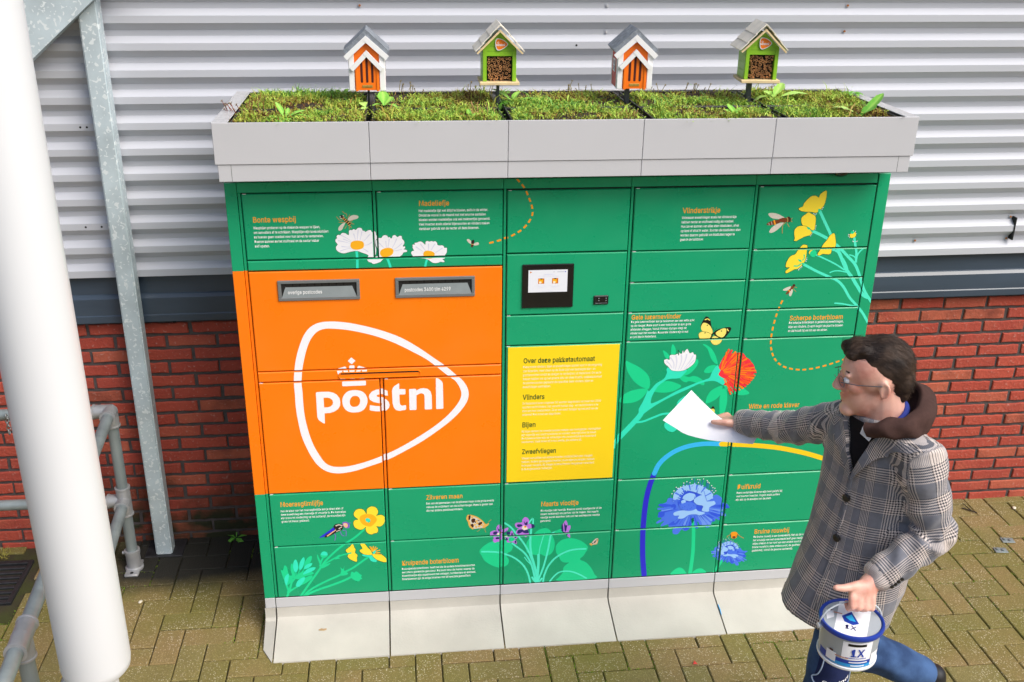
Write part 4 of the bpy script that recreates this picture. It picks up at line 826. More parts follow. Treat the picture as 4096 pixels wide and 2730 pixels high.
["clover_print","l","coorange",4,[4.4424338101753325,7.91551357969559],[17961,11204,17993,11381,18024,11558]],
["clover_print","l","coorange",4,[3.8031820289701495,9.671820172350875],[17995,11191,18082,11348,18168,11505]],
["clover_print","l","coorange",4,[3.443856351380635,8.146720032699253],[18042,11162,18204,11274,18365,11386]],
["clover_print","l","coorange",4,[4.653743358048548,7.046878314447415],[18069,11140,18271,11216,18474,11293]],
["clover_print","l","coorange",4,[4.657840097556839,9.226609386809294],[18100,11099,18353,11112,18606,11124]],
["clover_print","l","coorange",4,[3.329636518803983,7.158562768309581],[18102,11069,18357,11032,18613,10996]],
["clover_print","l","cored2",4,[3.1734365052698434,8.42340753487952],[18083,11037,18308,10951,18534,10865]],
["clover_print","l","cored",4,[3.497747081187221,6.989288880633946],[18058,11013,18244,10888,18430,10763]],
["clover_print","l","cored",4,[4.680925358835545,6.028845337297627],[18030,10995,18174,10841,18317,10687]],
["clover_print","l","cored2",5,[4.696088176447269,8.033489501331006],[18036,11397,18089,11568,18142,11737]],
["clover_print","l","cored",5,[3.57640714095597,7.8054895747101485],[18107,11367,18199,11521,18292,11674]],
["clover_print","l","cored2",5,[4.625184637269241,6.172953876288994],[18170,11332,18298,11467,18425,11601]],
["clover_print","l","cored2",5,[4.037744172433343,8.591992332674266],[18231,11291,18393,11402,18554,11513]],
["clover_print","l","coorange",5,[4.994557748344224,6.782293977333262],[18306,11225,18511,11300,18715,11375]],
["clover_print","l","coorange",5,[4.270038211832419,7.7646078251691115],[18351,11175,18581,11222,18811,11269]],
["clover_print","l","cored2",5,[4.493885361980925,7.282675612998968],[18388,11121,18639,11138,18890,11155]],
["clover_print","l","cored2",5,[3.201958877435719,6.246440968160703],[18407,11052,18668,11031,18930,11009]],
["clover_print","l","cored",5,[4.2308641502573945,6.949668679301304],[18386,11002,18636,10952,18887,10902]],
["clover_print","l","coorange",5,[3.5818485089990313,6.1027043176535125],[18349,10945,18579,10862,18809,10780]],
["clover_print","l","coorange",5,[4.791855558223645,9.81895039336938],[18302,10894,18506,10782,18709,10671]],
["clover_print","l","cored2",5,[3.036375050586615,7.155985871603373],[18239,10843,18407,10704,18575,10564]],
["clover_print","l","cored2",5,[4.7227461776630335,9.478026140347435],[18173,10804,18303,10643,18434,10482]],
["clover_print","l","coorange",5,[3.5868205073137527,6.765660819234958],[18117,10781,18216,10607,18316,10432]],
["clover_print","l","coorange",6,[3.5000947472696695,8.395238666588474],[18048,11600,18082,11761,18116,11922]],
["clover_print","l","cored",6,[3.018792932679129,6.1791887716885014],[18118,11577,18174,11730,18230,11883]],
["clover_print","l","cored2",6,[4.994370524441216,8.285823020252652],[18199,11542,18281,11684,18363,11827]],
["clover_print","l","coorange",6,[3.8479050385434896,6.831667367029733],[18289,11494,18400,11622,18510,11749]],
["clover_print","l","coorange",6,[4.474242838750337,8.382139345312925],[18357,11451,18489,11566,18621,11680]],
["clover_print","l","cored",6,[3.0817847333286705,7.962670462806972],[18461,11373,18626,11463,18791,11553]],
["clover_print","l","coorange",6,[3.244546515268839,8.116966345694882],[18511,11329,18692,11404,18873,11480]],
["clover_print","l","cored2",6,[4.3032243547984566,6.801045700244962],[18588,11248,18794,11298,19000,11348]],
["clover_print","l","cored2",6,[3.8212449772944845,6.147476739259407],[18630,11194,18849,11227,19069,11260]],
["clover_print","l","coorange",6,[4.294871313710517,7.711347723932478],[18678,11117,18914,11125,19149,11133]],
["clover_print","l","coorange",6,[3.063300714445203,7.017574645679813],[18701,11051,18944,11038,19188,11025]],
["clover_print","l","coorange",6,[4.544631186596552,7.668538864544317],[18678,10980,18914,10945,19150,10910]],
["clover_print","l","cored2",6,[3.1025474502299053,9.712132701710363],[18643,10912,18868,10855,19093,10797]],
["clover_print","l","cored",6,[3.8059241319113255,9.60380863109134],[18592,10839,18800,10759,19009,10678]],
["clover_print","l","coorange",6,[3.988576045445691,6.371634466353284],[18534,10777,18724,10677,18914,10576]],
["clover_print","l","cored",6,[4.799523710372134,9.698309486074912],[18482,10732,18655,10616,18829,10501]],
["clover_print","l","cored2",6,[4.599009318660163,8.569975683541212],[18410,10679,18561,10548,18712,10415]],
["clover_print","l","cored",6,[3.430476004700842,9.205589106260533],[18324,10630,18447,10482,18570,10333]],
["clover_print","l","cored2",6,[4.845599925401537,9.825116231929972],[18249,10597,18348,10438,18448,10279]],
["clover_print","l","cored2",7,[4.923547634897545,8.673407530524063],[18124,11802,18155,11920,18185,12037]],
["clover_print","l","cored",7,[3.2552655751529374,9.87413985340123],[18212,11771,18257,11883,18302,11995]],
["clover_print","l","coorange",7,[4.740159812081838,8.751410950278931],[18326,11720,18390,11824,18454,11928]],
["clover_print","l","cored2",7,[4.492989113982411,9.709923785640068],[18410,11676,18488,11773,18565,11870]],
["clover_print","l","coorange",7,[3.4223905045146044,6.626969963702866],[18491,11627,18583,11716,18674,11805]],
["clover_print","l","cored2",7,[3.2317799388733977,9.239489369683545],[18593,11558,18701,11635,18810,11713]],
["clover_print","l","coorange",7,[4.101216793856037,9.514829872577153],[18683,11487,18806,11553,18930,11619]],
["clover_print","l","cored",7,[3.6612862321500357,9.567000107835888],[18744,11433,18877,11490,19011,11547]],
["clover_print","l","cored2",7,[4.830469690656791,7.758569330763622],[18833,11342,18982,11384,19131,11426]],
["clover_print","l","cored",7,[3.225832946432102,8.243225093624586],[18881,11287,19038,11319,19195,11352]],
["clover_print","l","coorange",7,[3.082752516307975,6.318759672867641],[18943,11202,19110,11220,19278,11239]],
["clover_print","l","coorange",7,[3.5938768958701037,7.38765048466806],[19001,11101,19178,11103,19356,11105]],
["clover_print","l","cored",7,[3.907539567070574,6.82141082845293],[19024,11047,19205,11039,19386,11032]],
["clover_print","l","cored2",7,[3.46740118799674,7.946608002647002],[18991,10940,19167,10914,19343,10889]],
["clover_print","l","coorange",7,[3.1543885039456354,9.663021582989744],[18954,10863,19124,10825,19294,10787]],
["clover_print","l","cored2",7,[4.024949297302747,7.735813004252099],[18911,10794,19073,10744,19237,10694]],
["clover_print","l","cored2",7,[3.133835742303617,9.525299755952235],[18854,10720,19008,10658,19161,10596]],
["clover_print","l","cored2",7,[4.859499452061087,7.914710742904676],[18809,10670,18955,10599,19101,10528]],
["clover_print","l","cored",7,[3.3347539361060106,9.497148608053346],[18743,10608,18878,10526,19013,10445]],
["clover_print","l","coorange",7,[3.6531096025445344,9.439285586434153],[18667,10547,18790,10456,18912,10364]],
["clover_print","l","coorange",7,[4.421023416052876,6.022248496058712],[18586,10492,18695,10391,18804,10290]],
["clover_print","l","cored",7,[3.2216773552672073,9.144880912172397],[18503,10444,18597,10335,18692,10226]],
["clover_print","l","cored",7,[3.151368655573049,6.981764716243054],[18409,10400,18488,10284,18567,10167]],
["clover_print","l","cored2",7,[3.4584179634849717,6.721653431230925],[18316,10366,18379,10244,18442,10121]],
["arc_print","l","arcblue",1,[23,23],[15480,1648,15375,2422,15303,3386,15282,4331,15323,5379,15436,6102,15587,6634]],
["arc_print","l","arcsky",1,[21,21],[15587,6634,15745,7043,16039,7384,16442,7658,16958,7839,17589,7908,18285,7863]],
["arc_print","l","arcyellow",1,[21,21],[18285,7863,18824,7819,19637,7739,20736,7567,21860,7274,22838,6925,23600,6614]],
["scabious_stem_print","l","leaf",1,[15,17],[17386,4337,17440,4047,17485,3500,17525,2672,17507,1975,17492,1606]],
["scabious_stem_print","b","leaf",1,0,[16649,1592,16753,1814,16983,1950,17170,1856,17324,1635,17342,1591]],
["scabious_stem_print","b","leaf",1,0,[17599,1588,17719,1785,17925,1842,18084,1761,18183,1595]],
["scabious_stem_print","l","leaf",1,[10,13],[18995,2369,18809,2100,18659,1758,18554,1588]],
["scabious_print","b","scmid",1,0,[16305,5447,16176,5224,15920,5139,15912,5057,16104,5013,16000,4836,15892,4709,15892,4509,16141,4494,15847,4310,15868,4208,16153,4326,16047,4164,16054,4062,16342,4146,16381,4009,16588,3997,16545,3796,16614,3656,16792,3645,16898,3809,17006,3938,16984,3837,17137,3777,17276,3888,17351,4052,17453,4249,17697,4150,17880,4089,17922,3951,18076,3880,18214,4001,18142,4141,18359,4196,18365,4297,18564,4386,18813,4422,18724,4579,18542,4623,18833,4824,18833,4974,18590,5055,18571,5255,18407,5430,18199,5458,17798,5033,16902,5249]],
["scabious_print","b","scdark",2,0,[16688,5754,16974,5804,17333,5686,17692,5568,17957,5223,17827,4697,17118,4738,16681,5096]],
["scabious_print","b","scdark",2,0,[16378,5047,16532,5137,16630,4999,16552,4871]],
["scabious_print","b","scdark",2,0,[18111,4815,18339,4902,18747,4946,18734,4779,18362,4650]],
["scabious_print","b","scdark",2,0,[17554,4445,17843,4512,18328,4534,18341,4399,18157,4309,17744,4299]],
["scabious_print","b","scdark",2,0,[16933,4111,17216,4263,17276,3888,17076,3798]],
["scabious_print","b","scdark",2,0,[16344,4112,16565,4301,16847,4453,16696,4125]],
["scabious_print","b","scdark",2,0,[15895,4675,16119,4796,16136,4561,15906,4508]],
["scabious_print","b","sclight",3,0,[16458,5340,16467,5603,16571,5761,16733,5915,17016,5998,17302,6048,17602,5934,17848,5790,18068,5613,18157,5443,18042,5251,17898,5226,17792,5431,17455,5614,17154,5729,16863,5745,16655,5428,16494,5255]],
["scabious_print","b","sclight",3,0,[16860,5416,16937,5544,17133,5632,17373,5553,17413,5419,17280,5261,17136,5236,16894,5348]],
["scabious_print","b","sclight",3,0,[17339,5258,17472,5415,17698,5502,17945,5356,18045,5218,18193,5210,18297,5038,18046,4885,18034,4685,17735,4736,17774,4967,17503,5049]],
["scabious_print","b","sclight",3,0,[16535,4705,16762,4792,17113,4805,17461,4852,17558,4746,17892,4627,17665,4522,17484,4583,17191,4567,16968,4412,16732,4426,16781,4557,16575,4569]],
["scabious_print","b","sclight",3,0,[16814,5254,16926,5314,17019,5242,16944,5081,16854,5119]],
["scabious_print","b","scmid",4,0,[16737,5126,16910,5149,17139,5203,17441,5086,17461,4852,17233,4765,16936,4815,16779,4958]],
["scabious_print","d","scdark",5,2.2,[16798,5089,16898,4934,16982,4979,17151,5053,17110,4839,17225,4865,17360,5008,17280,4912]],
["scabious_print","l","scdark",5,[1.6,1.6],[16979,5738,17046,5636,17101,5666]],
["scabious_print","l","scdark",5,[1.6,1.6],[17339,5258,17447,5713]],
["scabious_print","l","scdark",5,[1.6,1.6],[17898,5226,17740,5697]],
["scabious_print","l","scdark",5,[1.6,1.6],[17494,5842,17455,5614]],
["scabious_print","l","scdark",5,[1.6,1.6],[17678,5733,17631,5604]],
["scabious_print","l","scdark",5,[1.6,1.6],[17197,5923,17249,5985]],
["scabious_print","l","scmid",2,[2.5,9.355576132801616],[18126,4989,18762,4986]],
["scabious_print","l","scdark",2,[2.5,10.333091746428352],[18147,4966,18789,4944]],
["scabious_print","l","scdark",2,[2.5,9.116330581561249],[18077,4918,18876,4838]],
["scabious_print","l","scmid",2,[2.5,8.805252438460762],[18065,4873,18675,4775]],
["scabious_print","l","scmid",2,[2.5,8.615131728158312],[18041,4845,18590,4733]],
["scabious_print","l","sclight2",2,[2.5,10.018378994736274],[17991,4830,18634,4673]],
["scabious_print","l","scmid",2,[2.5,10.893902197073555],[18035,4738,18689,4506]],
["scabious_print","l","sclight2",2,[2.5,10.568907278487451],[18004,4720,18730,4432]],
["scabious_print","l","scdark",2,[2.5,10.50240062380658],[18008,4694,18526,4469]],
["scabious_print","l","scdark",2,[2.5,8.591397882550858],[18048,4626,18441,4428]],
["scabious_print","l","scmid",2,[2.5,10.12594339551171],[17930,4629,18517,4280]],
["scabious_print","l","scdark",2,[2.5,10.424354682111218],[17806,4602,18286,4218]],
["scabious_print","l","sclight2",2,[2.5,9.970389009872948],[17852,4539,18192,4250]],
["scabious_print","l","scmid",2,[2.5,10.445271078626472],[17799,4511,18171,4137]],
["scabious_print","l","sclight2",2,[2.5,12.719661548258395],[17731,4518,18143,4044]],
["scabious_print","l","sclight2",2,[2.5,9.3176929710657],[17652,4512,17969,4055]],
["scabious_print","l","sclight2",2,[2.5,11.988533588352563],[17586,4524,17874,4022]],
["scabious_print","l","scmid",2,[2.5,12.914528876556622],[17534,4531,17739,4096]],
["scabious_print","l","scdark",2,[2.5,12.948972510231087],[17449,4496,17600,3930]],
["scabious_print","l","scmid",2,[2.5,9.150176608945632],[17441,4393,17529,3962]],
["scabious_print","l","scdark",2,[2.5,9.456874151580568],[17299,4505,17283,4083]],
["scabious_print","l","scmid",2,[2.5,10.540754364601712],[17240,4498,17169,4036]],
["scabious_print","l","sclight2",2,[2.5,10.729710063101571],[17169,4512,17041,4098]],
["scabious_print","l","scmid",2,[2.5,9.236548522232582],[17112,4535,16886,4028]],
["scabious_print","l","scdark",2,[2.5,12.035752382250358],[17026,4539,16797,4180]],
["scabious_print","l","scmid",2,[2.5,9.293577458226236],[17056,4595,16719,4080]],
["scabious_print","l","scmid",2,[2.5,9.283905755873493],[16929,4567,16632,4241]],
["scabious_print","l","scmid",2,[2.5,8.45061294535121],[16890,4608,16579,4328]],
["scabious_print","l","scmid",2,[2.5,12.907018305620234],[16847,4682,16463,4428]],
["scabious_print","l","scmid",2,[2.5,10.889430538063152],[16694,4661,16164,4378]],
["scabious_print","l","scmid",2,[2.5,12.319789833034745],[16643,4673,16267,4495]],
["scabious_print","l","scmid",2,[2.5,12.602760593100687],[16666,4719,16081,4472]],
["scabious_print","l","scmid",2,[2.5,12.144383581183671],[16594,4753,16208,4624]],
["scabious_print","l","scdark",2,[2.5,8.224333149760303],[16685,4877,15918,4736]],
["scabious_print","l","sclight2",2,[2.5,10.343525878498765],[16489,4900,16054,4851]],
["scabious_print","l","scmid",2,[2.5,12.857146563807204],[16509,4946,16066,4921]],
["scabious_print","l","scmid",2,[2.5,10.741992324460151],[16513,4962,15878,4936]],
["scabious_print","l","scdark",2,[2.5,12.504843134864739],[16489,5041,16042,5066]],
["scabious_print","l","scdark",2,[2.5,11.622597453594148],[16563,5056,15917,5109]],
["scabious_print","l","scdark",2,[2.5,12.839465737948426],[16598,5060,15969,5118]],
["scabious_print","l","scmid",3,[4.0,8.341062602366826],[16729,5267,16476,5313]],
["scabious_print","l","sclight",3,[4.0,8.602782894554057],[16738,5351,16497,5429]],
["scabious_print","l","sclight",3,[4.0,6.753281216022512],[16759,5431,16561,5525]],
["scabious_print","l","scmid",3,[4.0,8.177342641399203],[16790,5506,16558,5654]],
["scabious_print","l","sclight",3,[4.0,7.722379707199077],[16831,5574,16630,5741]],
["scabious_print","l","sclight",3,[4.0,6.675380020483937],[16882,5635,16661,5868]],
["scabious_print","l","scmid",3,[4.0,5.121129196185089],[16941,5686,16799,5877]],
["scabious_print","l","sclight",3,[4.0,6.904140718116485],[17008,5727,16854,5996]],
["scabious_print","l","sclight",3,[4.0,7.078677564085622],[17081,5757,16981,5994]],
["scabious_print","l","scmid",3,[4.0,5.888219887843668],[17158,5776,17097,5993]],
["scabious_print","l","sclight",3,[4.0,6.0204216197089995],[17239,5784,17204,6015]],
["scabious_print","l","sclight",3,[4.0,5.9864751038360104],[17322,5779,17317,6073]],
["scabious_print","l","scmid",3,[4.0,8.466858555731827],[17405,5763,17430,5972]],
["scabious_print","l","sclight",3,[4.0,5.112001186302171],[17486,5736,17552,5980]],
["scabious_print","l","sclight",3,[4.0,7.744952011221541],[17565,5697,17668,5936]],
["scabious_print","l","scmid",3,[4.0,8.098356425603324],[17640,5648,17775,5863]],
["scabious_print","l","sclight",3,[4.0,5.899537321906804],[17709,5590,17860,5763]],
["scabious_print","l","sclight",3,[4.0,7.500261964630738],[17770,5523,17970,5690]],
["scabious_print","l","scmid",3,[4.0,5.734596393050234],[17824,5450,18045,5581]],
["scabious_print","l","sclight",3,[4.0,7.764540559128935],[17868,5370,18080,5454]],
["scabious_print","l","sclight",3,[4.0,7.409848998898978],[17902,5287,18129,5338]],
["scabious_print","l","scmid",3,[4.0,8.018259128376187],[17926,5201,18170,5219]],
["scabious_print","l","scdark2",2,[1.8,1.8],[16396,5633,16307,5414]],
["scabious_print","l","scdark2",2,[1.8,1.8],[16467,5766,16470,5570]],
["scabious_print","l","scdark2",2,[1.8,1.8],[16549,5935,16579,5662]],
["scabious_print","l","scdark2",2,[1.8,1.8],[16626,5882,16581,5629]],
["scabious_print","l","scdark2",2,[1.8,1.8],[16740,5938,16690,5721]],
["scabious_print","l","scdark2",2,[1.8,1.8],[16856,6121,16797,5847]],
["scabious_print","l","scdark2",2,[1.8,1.8],[16979,6179,16937,5904]],
["scabious_print","l","scdark2",2,[1.8,1.8],[17116,6123,17109,5928]],
["scabious_print","l","scdark2",2,[1.8,1.8],[17181,6282,16987,6000]],
["scabious_print","l","scdark2",2,[1.8,1.8],[17258,6375,17331,6046]],
["scabious_print","l","scdark2",2,[1.8,1.8],[17432,6259,17361,6045]],
["scabious_print","l","scdark2",2,[1.8,1.8],[17518,6238,17605,5901]],
["scabious_print","l","scdark2",2,[1.8,1.8],[17675,6272,17617,5933]],
["scabious_print","l","scdark2",2,[1.8,1.8],[17471,6111,17500,5939]],
["scabious_print","l","scdark2",2,[1.8,1.8],[17836,6189,17816,5824]],
["scabious_print","l","scdark2",2,[1.8,1.8],[17872,6115,17860,5822]],
["scabious_print","l","scdark2",2,[1.8,1.8],[17934,6070,17907,5786]],
["scabious_print","l","scdark2",2,[1.8,1.8],[18048,5933,18015,5715]],
["scabious_print","l","scdark2",2,[1.8,1.8],[18113,5831,18054,5614]],
["scabious_print","l","scdark2",2,[1.8,1.8],[18197,5803,18071,5580]],
["scabious_print","l","scdark2",2,[1.8,1.8],[18247,5676,18136,5511]],
["scabious_print","l","scdark2",2,[1.8,1.8],[18175,5598,18110,5479]],
["scabious_print","l","scdark2",2,[1.8,1.8],[18090,5694,18010,5616]],
["scabious_print","d","white",5,2.4,[16396,5633,16467,5766,16549,5935,16626,5882,16740,5938,16856,6121,16979,6179,17116,6123,17181,6282,17258,6375,17432,6259,17518,6238,17675,6272,17471,6111,17836,6189,17872,6115,17934,6070,18048,5933,18113,5831,18197,5803,18247,5676,18175,5598,18090,5694]],
["small_scabious_print","b","scmid",1,0,[19589,2776,19675,2654,19815,2594,19827,2551,19732,2541,19801,2444,19868,2372,19886,2269,19759,2278,19927,2165,19925,2114,19767,2192,19836,2103,19842,2052,19686,2113,19678,2046,19573,2052,19614,1948,19590,1881,19500,1887,19432,1977,19365,2049,19385,1997,19313,1976,19232,2041,19179,2129,19109,2235,18994,2200,18906,2181,18898,2113,18826,2088,18745,2157,18769,2223,18654,2265,18642,2316,18533,2373,18404,2407,18434,2481,18522,2492,18356,2612,18342,2688,18457,2714,18448,2815,18514,2894,18617,2896,18861,2655,19299,2711]],
["small_scabious_print","b","scdark",2,0,[19363,2958,19212,3001,19038,2961,18865,2922,18763,2762,18877,2486,19235,2463,19427,2619]],
["small_scabious_print","b","scdark",2,0,[19587,2575,19500,2631,19462,2566,19513,2496]],
["small_scabious_print","b","scdark",2,0,[18722,2563,18599,2621,18388,2668,18410,2583,18610,2495]],
["small_scabious_print","b","scdark",2,0,[19039,2341,18886,2393,18638,2434,18644,2366,18746,2309,18956,2279]],
["small_scabious_print","b","scdark",2,0,[19386,2132,19228,2227,19232,2041,19342,1983]],
["small_scabious_print","b","scdark",2,0,[19688,2096,19558,2206,19399,2301,19506,2125]],
["small_scabious_print","b","scdark",2,0,[19870,2355,19743,2431,19755,2312,19879,2270]],
["small_scabious_print","b","sclight",3,0,[19519,2730,19491,2866,19423,2954,19325,3043,19172,3103,19020,3146,18877,3105,18765,3045,18669,2968,18640,2886,18716,2781,18792,2760,18827,2858,18982,2932,19126,2973,19274,2963,19410,2788,19509,2689]],
["small_scabious_print","b","sclight",3,0,[19306,2794,19254,2864,19146,2921,19030,2895,19022,2829,19104,2740,19180,2718,19294,2761]],
["small_scabious_print","b","sclight",3,0,[19074,2742,18992,2831,18868,2889,18756,2829,18718,2764,18644,2769,18607,2688,18749,2595,18773,2493,18920,2500,18879,2620,19010,2645]],
["small_scabious_print","b","sclight",3,0,[19537,2410,19412,2469,19232,2497,19049,2542,19010,2494,18851,2454,18976,2387,19063,2407,19213,2380,19341,2288,19461,2280,19424,2350,19529,2343]],
["small_scabious_print","b","sclight",3,0,[19344,2708,19281,2746,19240,2715,19293,2627,19336,2641]],
["small_scabious_print","b","scmid",4,0,[19395,2638,19304,2660,19182,2702,19038,2660,19049,2542,19174,2484,19321,2491,19389,2554]],
["small_scabious_print","d","scdark",5,1.2100000000000002,[19367,2623,19330,2549,19283,2578,19189,2626,19230,2514,19169,2535,19087,2615,19136,2562]],
["small_scabious_print","l","scdark",5,[0.8800000000000001,0.8800000000000001],[19215,2967,19190,2918,19159,2937]],
["small_scabious_print","l","scdark",5,[0.8800000000000001,0.8800000000000001],[19074,2742,18977,2982]],
["small_scabious_print","l","scdark",5,[0.8800000000000001,0.8800000000000001],[18792,2760,18829,2991]],
["small_scabious_print","l","scdark",5,[0.8800000000000001,0.8800000000000001],[18941,3051,18982,2932]],
["small_scabious_print","l","scdark",5,[0.8800000000000001,0.8800000000000001],[18857,3006,18893,2937]],
["small_scabious_print","l","scdark",5,[0.8800000000000001,0.8800000000000001],[19086,3075,19053,3110]],
["small_scabious_print","l","scmid",2,[1.375,5.114525480594687],[18696,2644,18352,2676]],
["small_scabious_print","l","scmid",2,[1.375,4.474195125190082],[18670,2639,18334,2665]],
["small_scabious_print","l","sclight2",2,[1.375,7.012607546872126],[18764,2624,18447,2640]],
["small_scabious_print","l","scdark",2,[1.375,5.304038248026911],[18753,2602,18426,2598]],
["small_scabious_print","l","sclight2",2,[1.375,4.62403145445469],[18723,2587,18356,2570]],
["small_scabious_print","l","scmid",2,[1.375,5.096912951074207],[18789,2558,18491,2515]],
["small_scabious_print","l","scmid",2,[1.375,6.890641311289356],[18777,2528,18498,2463]],
["small_scabious_print","l","scmid",2,[1.375,4.554034324256295],[18791,2521,18434,2426]],
["small_scabious_print","l","scdark",2,[1.375,6.049267267313276],[18785,2475,18561,2385]],
["small_scabious_print","l","sclight2",2,[1.375,4.831007841250649],[18838,2481,18542,2345]],
["small_scabious_print","l","scmid",2,[1.375,7.139006427261036],[18814,2439,18640,2341]],
["small_scabious_print","l","scmid",2,[1.375,5.828592719374898],[18873,2434,18692,2304]],
["small_scabious_print","l","scmid",2,[1.375,6.555835905533937],[18854,2385,18670,2226]],
["small_scabious_print","l","sclight2",2,[1.375,7.0194743011732665],[18892,2381,18721,2204]],
["small_scabious_print","l","scmid",2,[1.375,4.7232510878124625],[18937,2364,18843,2233]],
["small_scabious_print","l","scmid",2,[1.375,4.656472069137893],[18985,2381,18892,2213]],
["small_scabious_print","l","scdark",2,[1.375,6.225021187751613],[19017,2391,18911,2144]],
["small_scabious_print","l","scmid",2,[1.375,4.830547776188023],[19064,2371,19018,2134]],
["small_scabious_print","l","scdark",2,[1.375,6.805924164478456],[19099,2324,19090,2083]],
["small_scabious_print","l","scmid",2,[1.375,4.943221720402771],[19114,2370,19118,2161]],
["small_scabious_print","l","scmid",2,[1.375,6.181915509905981],[19140,2354,19170,2111]],
["small_scabious_print","l","scdark",2,[1.375,5.513937579775363],[19175,2376,19239,2147]],
["small_scabious_print","l","scdark",2,[1.375,6.112993410006964],[19249,2310,19329,2141]],
["small_scabious_print","l","scmid",2,[1.375,6.815922767039515],[19250,2325,19326,2172]],
["small_scabious_print","l","sclight2",2,[1.375,6.628031782606814],[19305,2314,19419,2145]],
["small_scabious_print","l","scmid",2,[1.375,6.327486702885382],[19301,2356,19497,2099]],
["small_scabious_print","l","scdark",2,[1.375,6.365783268531246],[19376,2339,19549,2166]],
["small_scabious_print","l","scmid",2,[1.375,4.406699893245473],[19349,2389,19609,2152]],
["small_scabious_print","l","sclight2",2,[1.375,6.293639737020719],[19386,2418,19628,2254]],
["small_scabious_print","l","sclight2",2,[1.375,4.537172080410062],[19441,2380,19694,2208]],
["small_scabious_print","l","sclight2",2,[1.375,5.483654168617018],[19481,2409,19708,2289]],
["small_scabious_print","l","sclight2",2,[1.375,5.2776517706588235],[19477,2419,19727,2292]],
["small_scabious_print","l","scdark",2,[1.375,5.445478616416864],[19457,2477,19855,2329]],
["small_scabious_print","l","scdark",2,[1.375,4.455499856110732],[19472,2491,19872,2365]],
["small_scabious_print","l","scmid",2,[1.375,4.784248557491004],[19464,2503,19758,2418]],
["small_scabious_print","l","sclight2",2,[1.375,5.847675388192117],[19505,2523,19755,2470]],
["small_scabious_print","l","scdark",2,[1.375,5.7912580901754005],[19493,2545,19816,2494]],
["small_scabious_print","l","scmid",2,[1.375,6.199136972850048],[19561,2573,19852,2552]],
["small_scabious_print","l","scmid",2,[1.375,5.732268147590508],[19531,2583,19827,2567]],
["small_scabious_print","l","scmid",2,[1.375,6.157524216927165],[19545,2594,19897,2584]],
["small_scabious_print","l","scmid",3,[2.2,4.251477106737928],[19386,2710,19521,2718]],
["small_scabious_print","l","sclight",3,[2.2,4.4050873463683455],[19374,2753,19496,2780]],
["small_scabious_print","l","sclight",3,[2.2,4.169757448775975],[19356,2796,19480,2844]],
["small_scabious_print","l","scmid",3,[2.2,3.5650196035177384],[19334,2836,19437,2897]],
["small_scabious_print","l","sclight",3,[2.2,3.866851998494178],[19306,2874,19387,2941]],
["small_scabious_print","l","sclight",3,[2.2,3.785994465548584],[19274,2908,19346,2991]],
["small_scabious_print","l","scmid",3,[2.2,4.742732513697778],[19239,2938,19295,3027]],
["small_scabious_print","l","sclight",3,[2.2,4.684648693021382],[19201,2963,19242,3059]],
["small_scabious_print","l","sclight",3,[2.2,4.752518859274359],[19161,2983,19193,3107]],
["small_scabious_print","l","scmid",3,[2.2,3.1258299972664365],[19119,2997,19135,3144]],
["small_scabious_print","l","sclight",3,[2.2,4.942647836454646],[19077,3006,19074,3125]],
["small_scabious_print","l","sclight",3,[2.2,2.9370562920063192],[19035,3009,19012,3149]],
["small_scabious_print","l","scmid",3,[2.2,2.9609940967799377],[18994,3005,18959,3123]],
["small_scabious_print","l","sclight",3,[2.2,2.91666713870779],[18955,2996,18905,3112]],
["small_scabious_print","l","sclight",3,[2.2,2.8475227314703506],[18918,2981,18861,3079]],
["small_scabious_print","l","scmid",3,[2.2,4.318106078466709],[18885,2960,18802,3071]],
["small_scabious_print","l","sclight",3,[2.2,4.225317470800823],[18855,2934,18758,3036]],
["small_scabious_print","l","sclight",3,[2.2,3.0463425547361673],[18830,2904,18716,2998]],
["small_scabious_print","l","scmid",3,[2.2,3.8551037774218115],[18809,2869,18684,2950]],
["small_scabious_print","l","sclight",3,[2.2,4.865043471577282],[18794,2832,18676,2888]],
["small_scabious_print","l","sclight",3,[2.2,4.258066370918852],[18784,2791,18661,2832]],
["small_scabious_print","l","scmid",3,[2.2,3.8140360924156784],[18780,2748,18639,2775]],
["small_scabious_print","l","scdark2",2,[0.9900000000000001,0.9900000000000001],[19525,2877,19590,2759]],
["small_scabious_print","l","scdark2",2,[0.9900000000000001,0.9900000000000001],[19476,2951,19493,2849]],
["small_scabious_print","l","scdark2",2,[0.9900000000000001,0.9900000000000001],[19418,3043,19428,2904]],
["small_scabious_print","l","scdark2",2,[0.9900000000000001,0.9900000000000001],[19384,3020,19430,2887]],
["small_scabious_print","l","scdark2",2,[0.9900000000000001,0.9900000000000001],[19320,3055,19365,2941]],
["small_scabious_print","l","scdark2",2,[0.9900000000000001,0.9900000000000001],[19243,3157,19299,3012]],
["small_scabious_print","l","scdark2",2,[0.9900000000000001,0.9900000000000001],[19175,3194,19221,3050]],
["small_scabious_print","l","scdark2",2,[0.9900000000000001,0.9900000000000001],[19109,3173,19131,3072]],
["small_scabious_print","l","scdark2",2,[0.9900000000000001,0.9900000000000001],[19061,3259,19187,3102]],
["small_scabious_print","l","scdark2",2,[0.9900000000000001,0.9900000000000001],[19013,3312,19006,3147]],
["small_scabious_print","l","scdark2",2,[0.9900000000000001,0.9900000000000001],[18934,3262,18991,3147]],
["small_scabious_print","l","scdark2",2,[0.9900000000000001,0.9900000000000001],[18892,3256,18879,3088]],
["small_scabious_print","l","scdark2",2,[0.9900000000000001,0.9900000000000001],[18809,3283,18870,3105]],
["small_scabious_print","l","scdark2",2,[0.9900000000000001,0.9900000000000001],[18928,3188,18929,3101]],
["small_scabious_print","l","scdark2",2,[0.9900000000000001,0.9900000000000001],[18734,3250,18778,3061]],
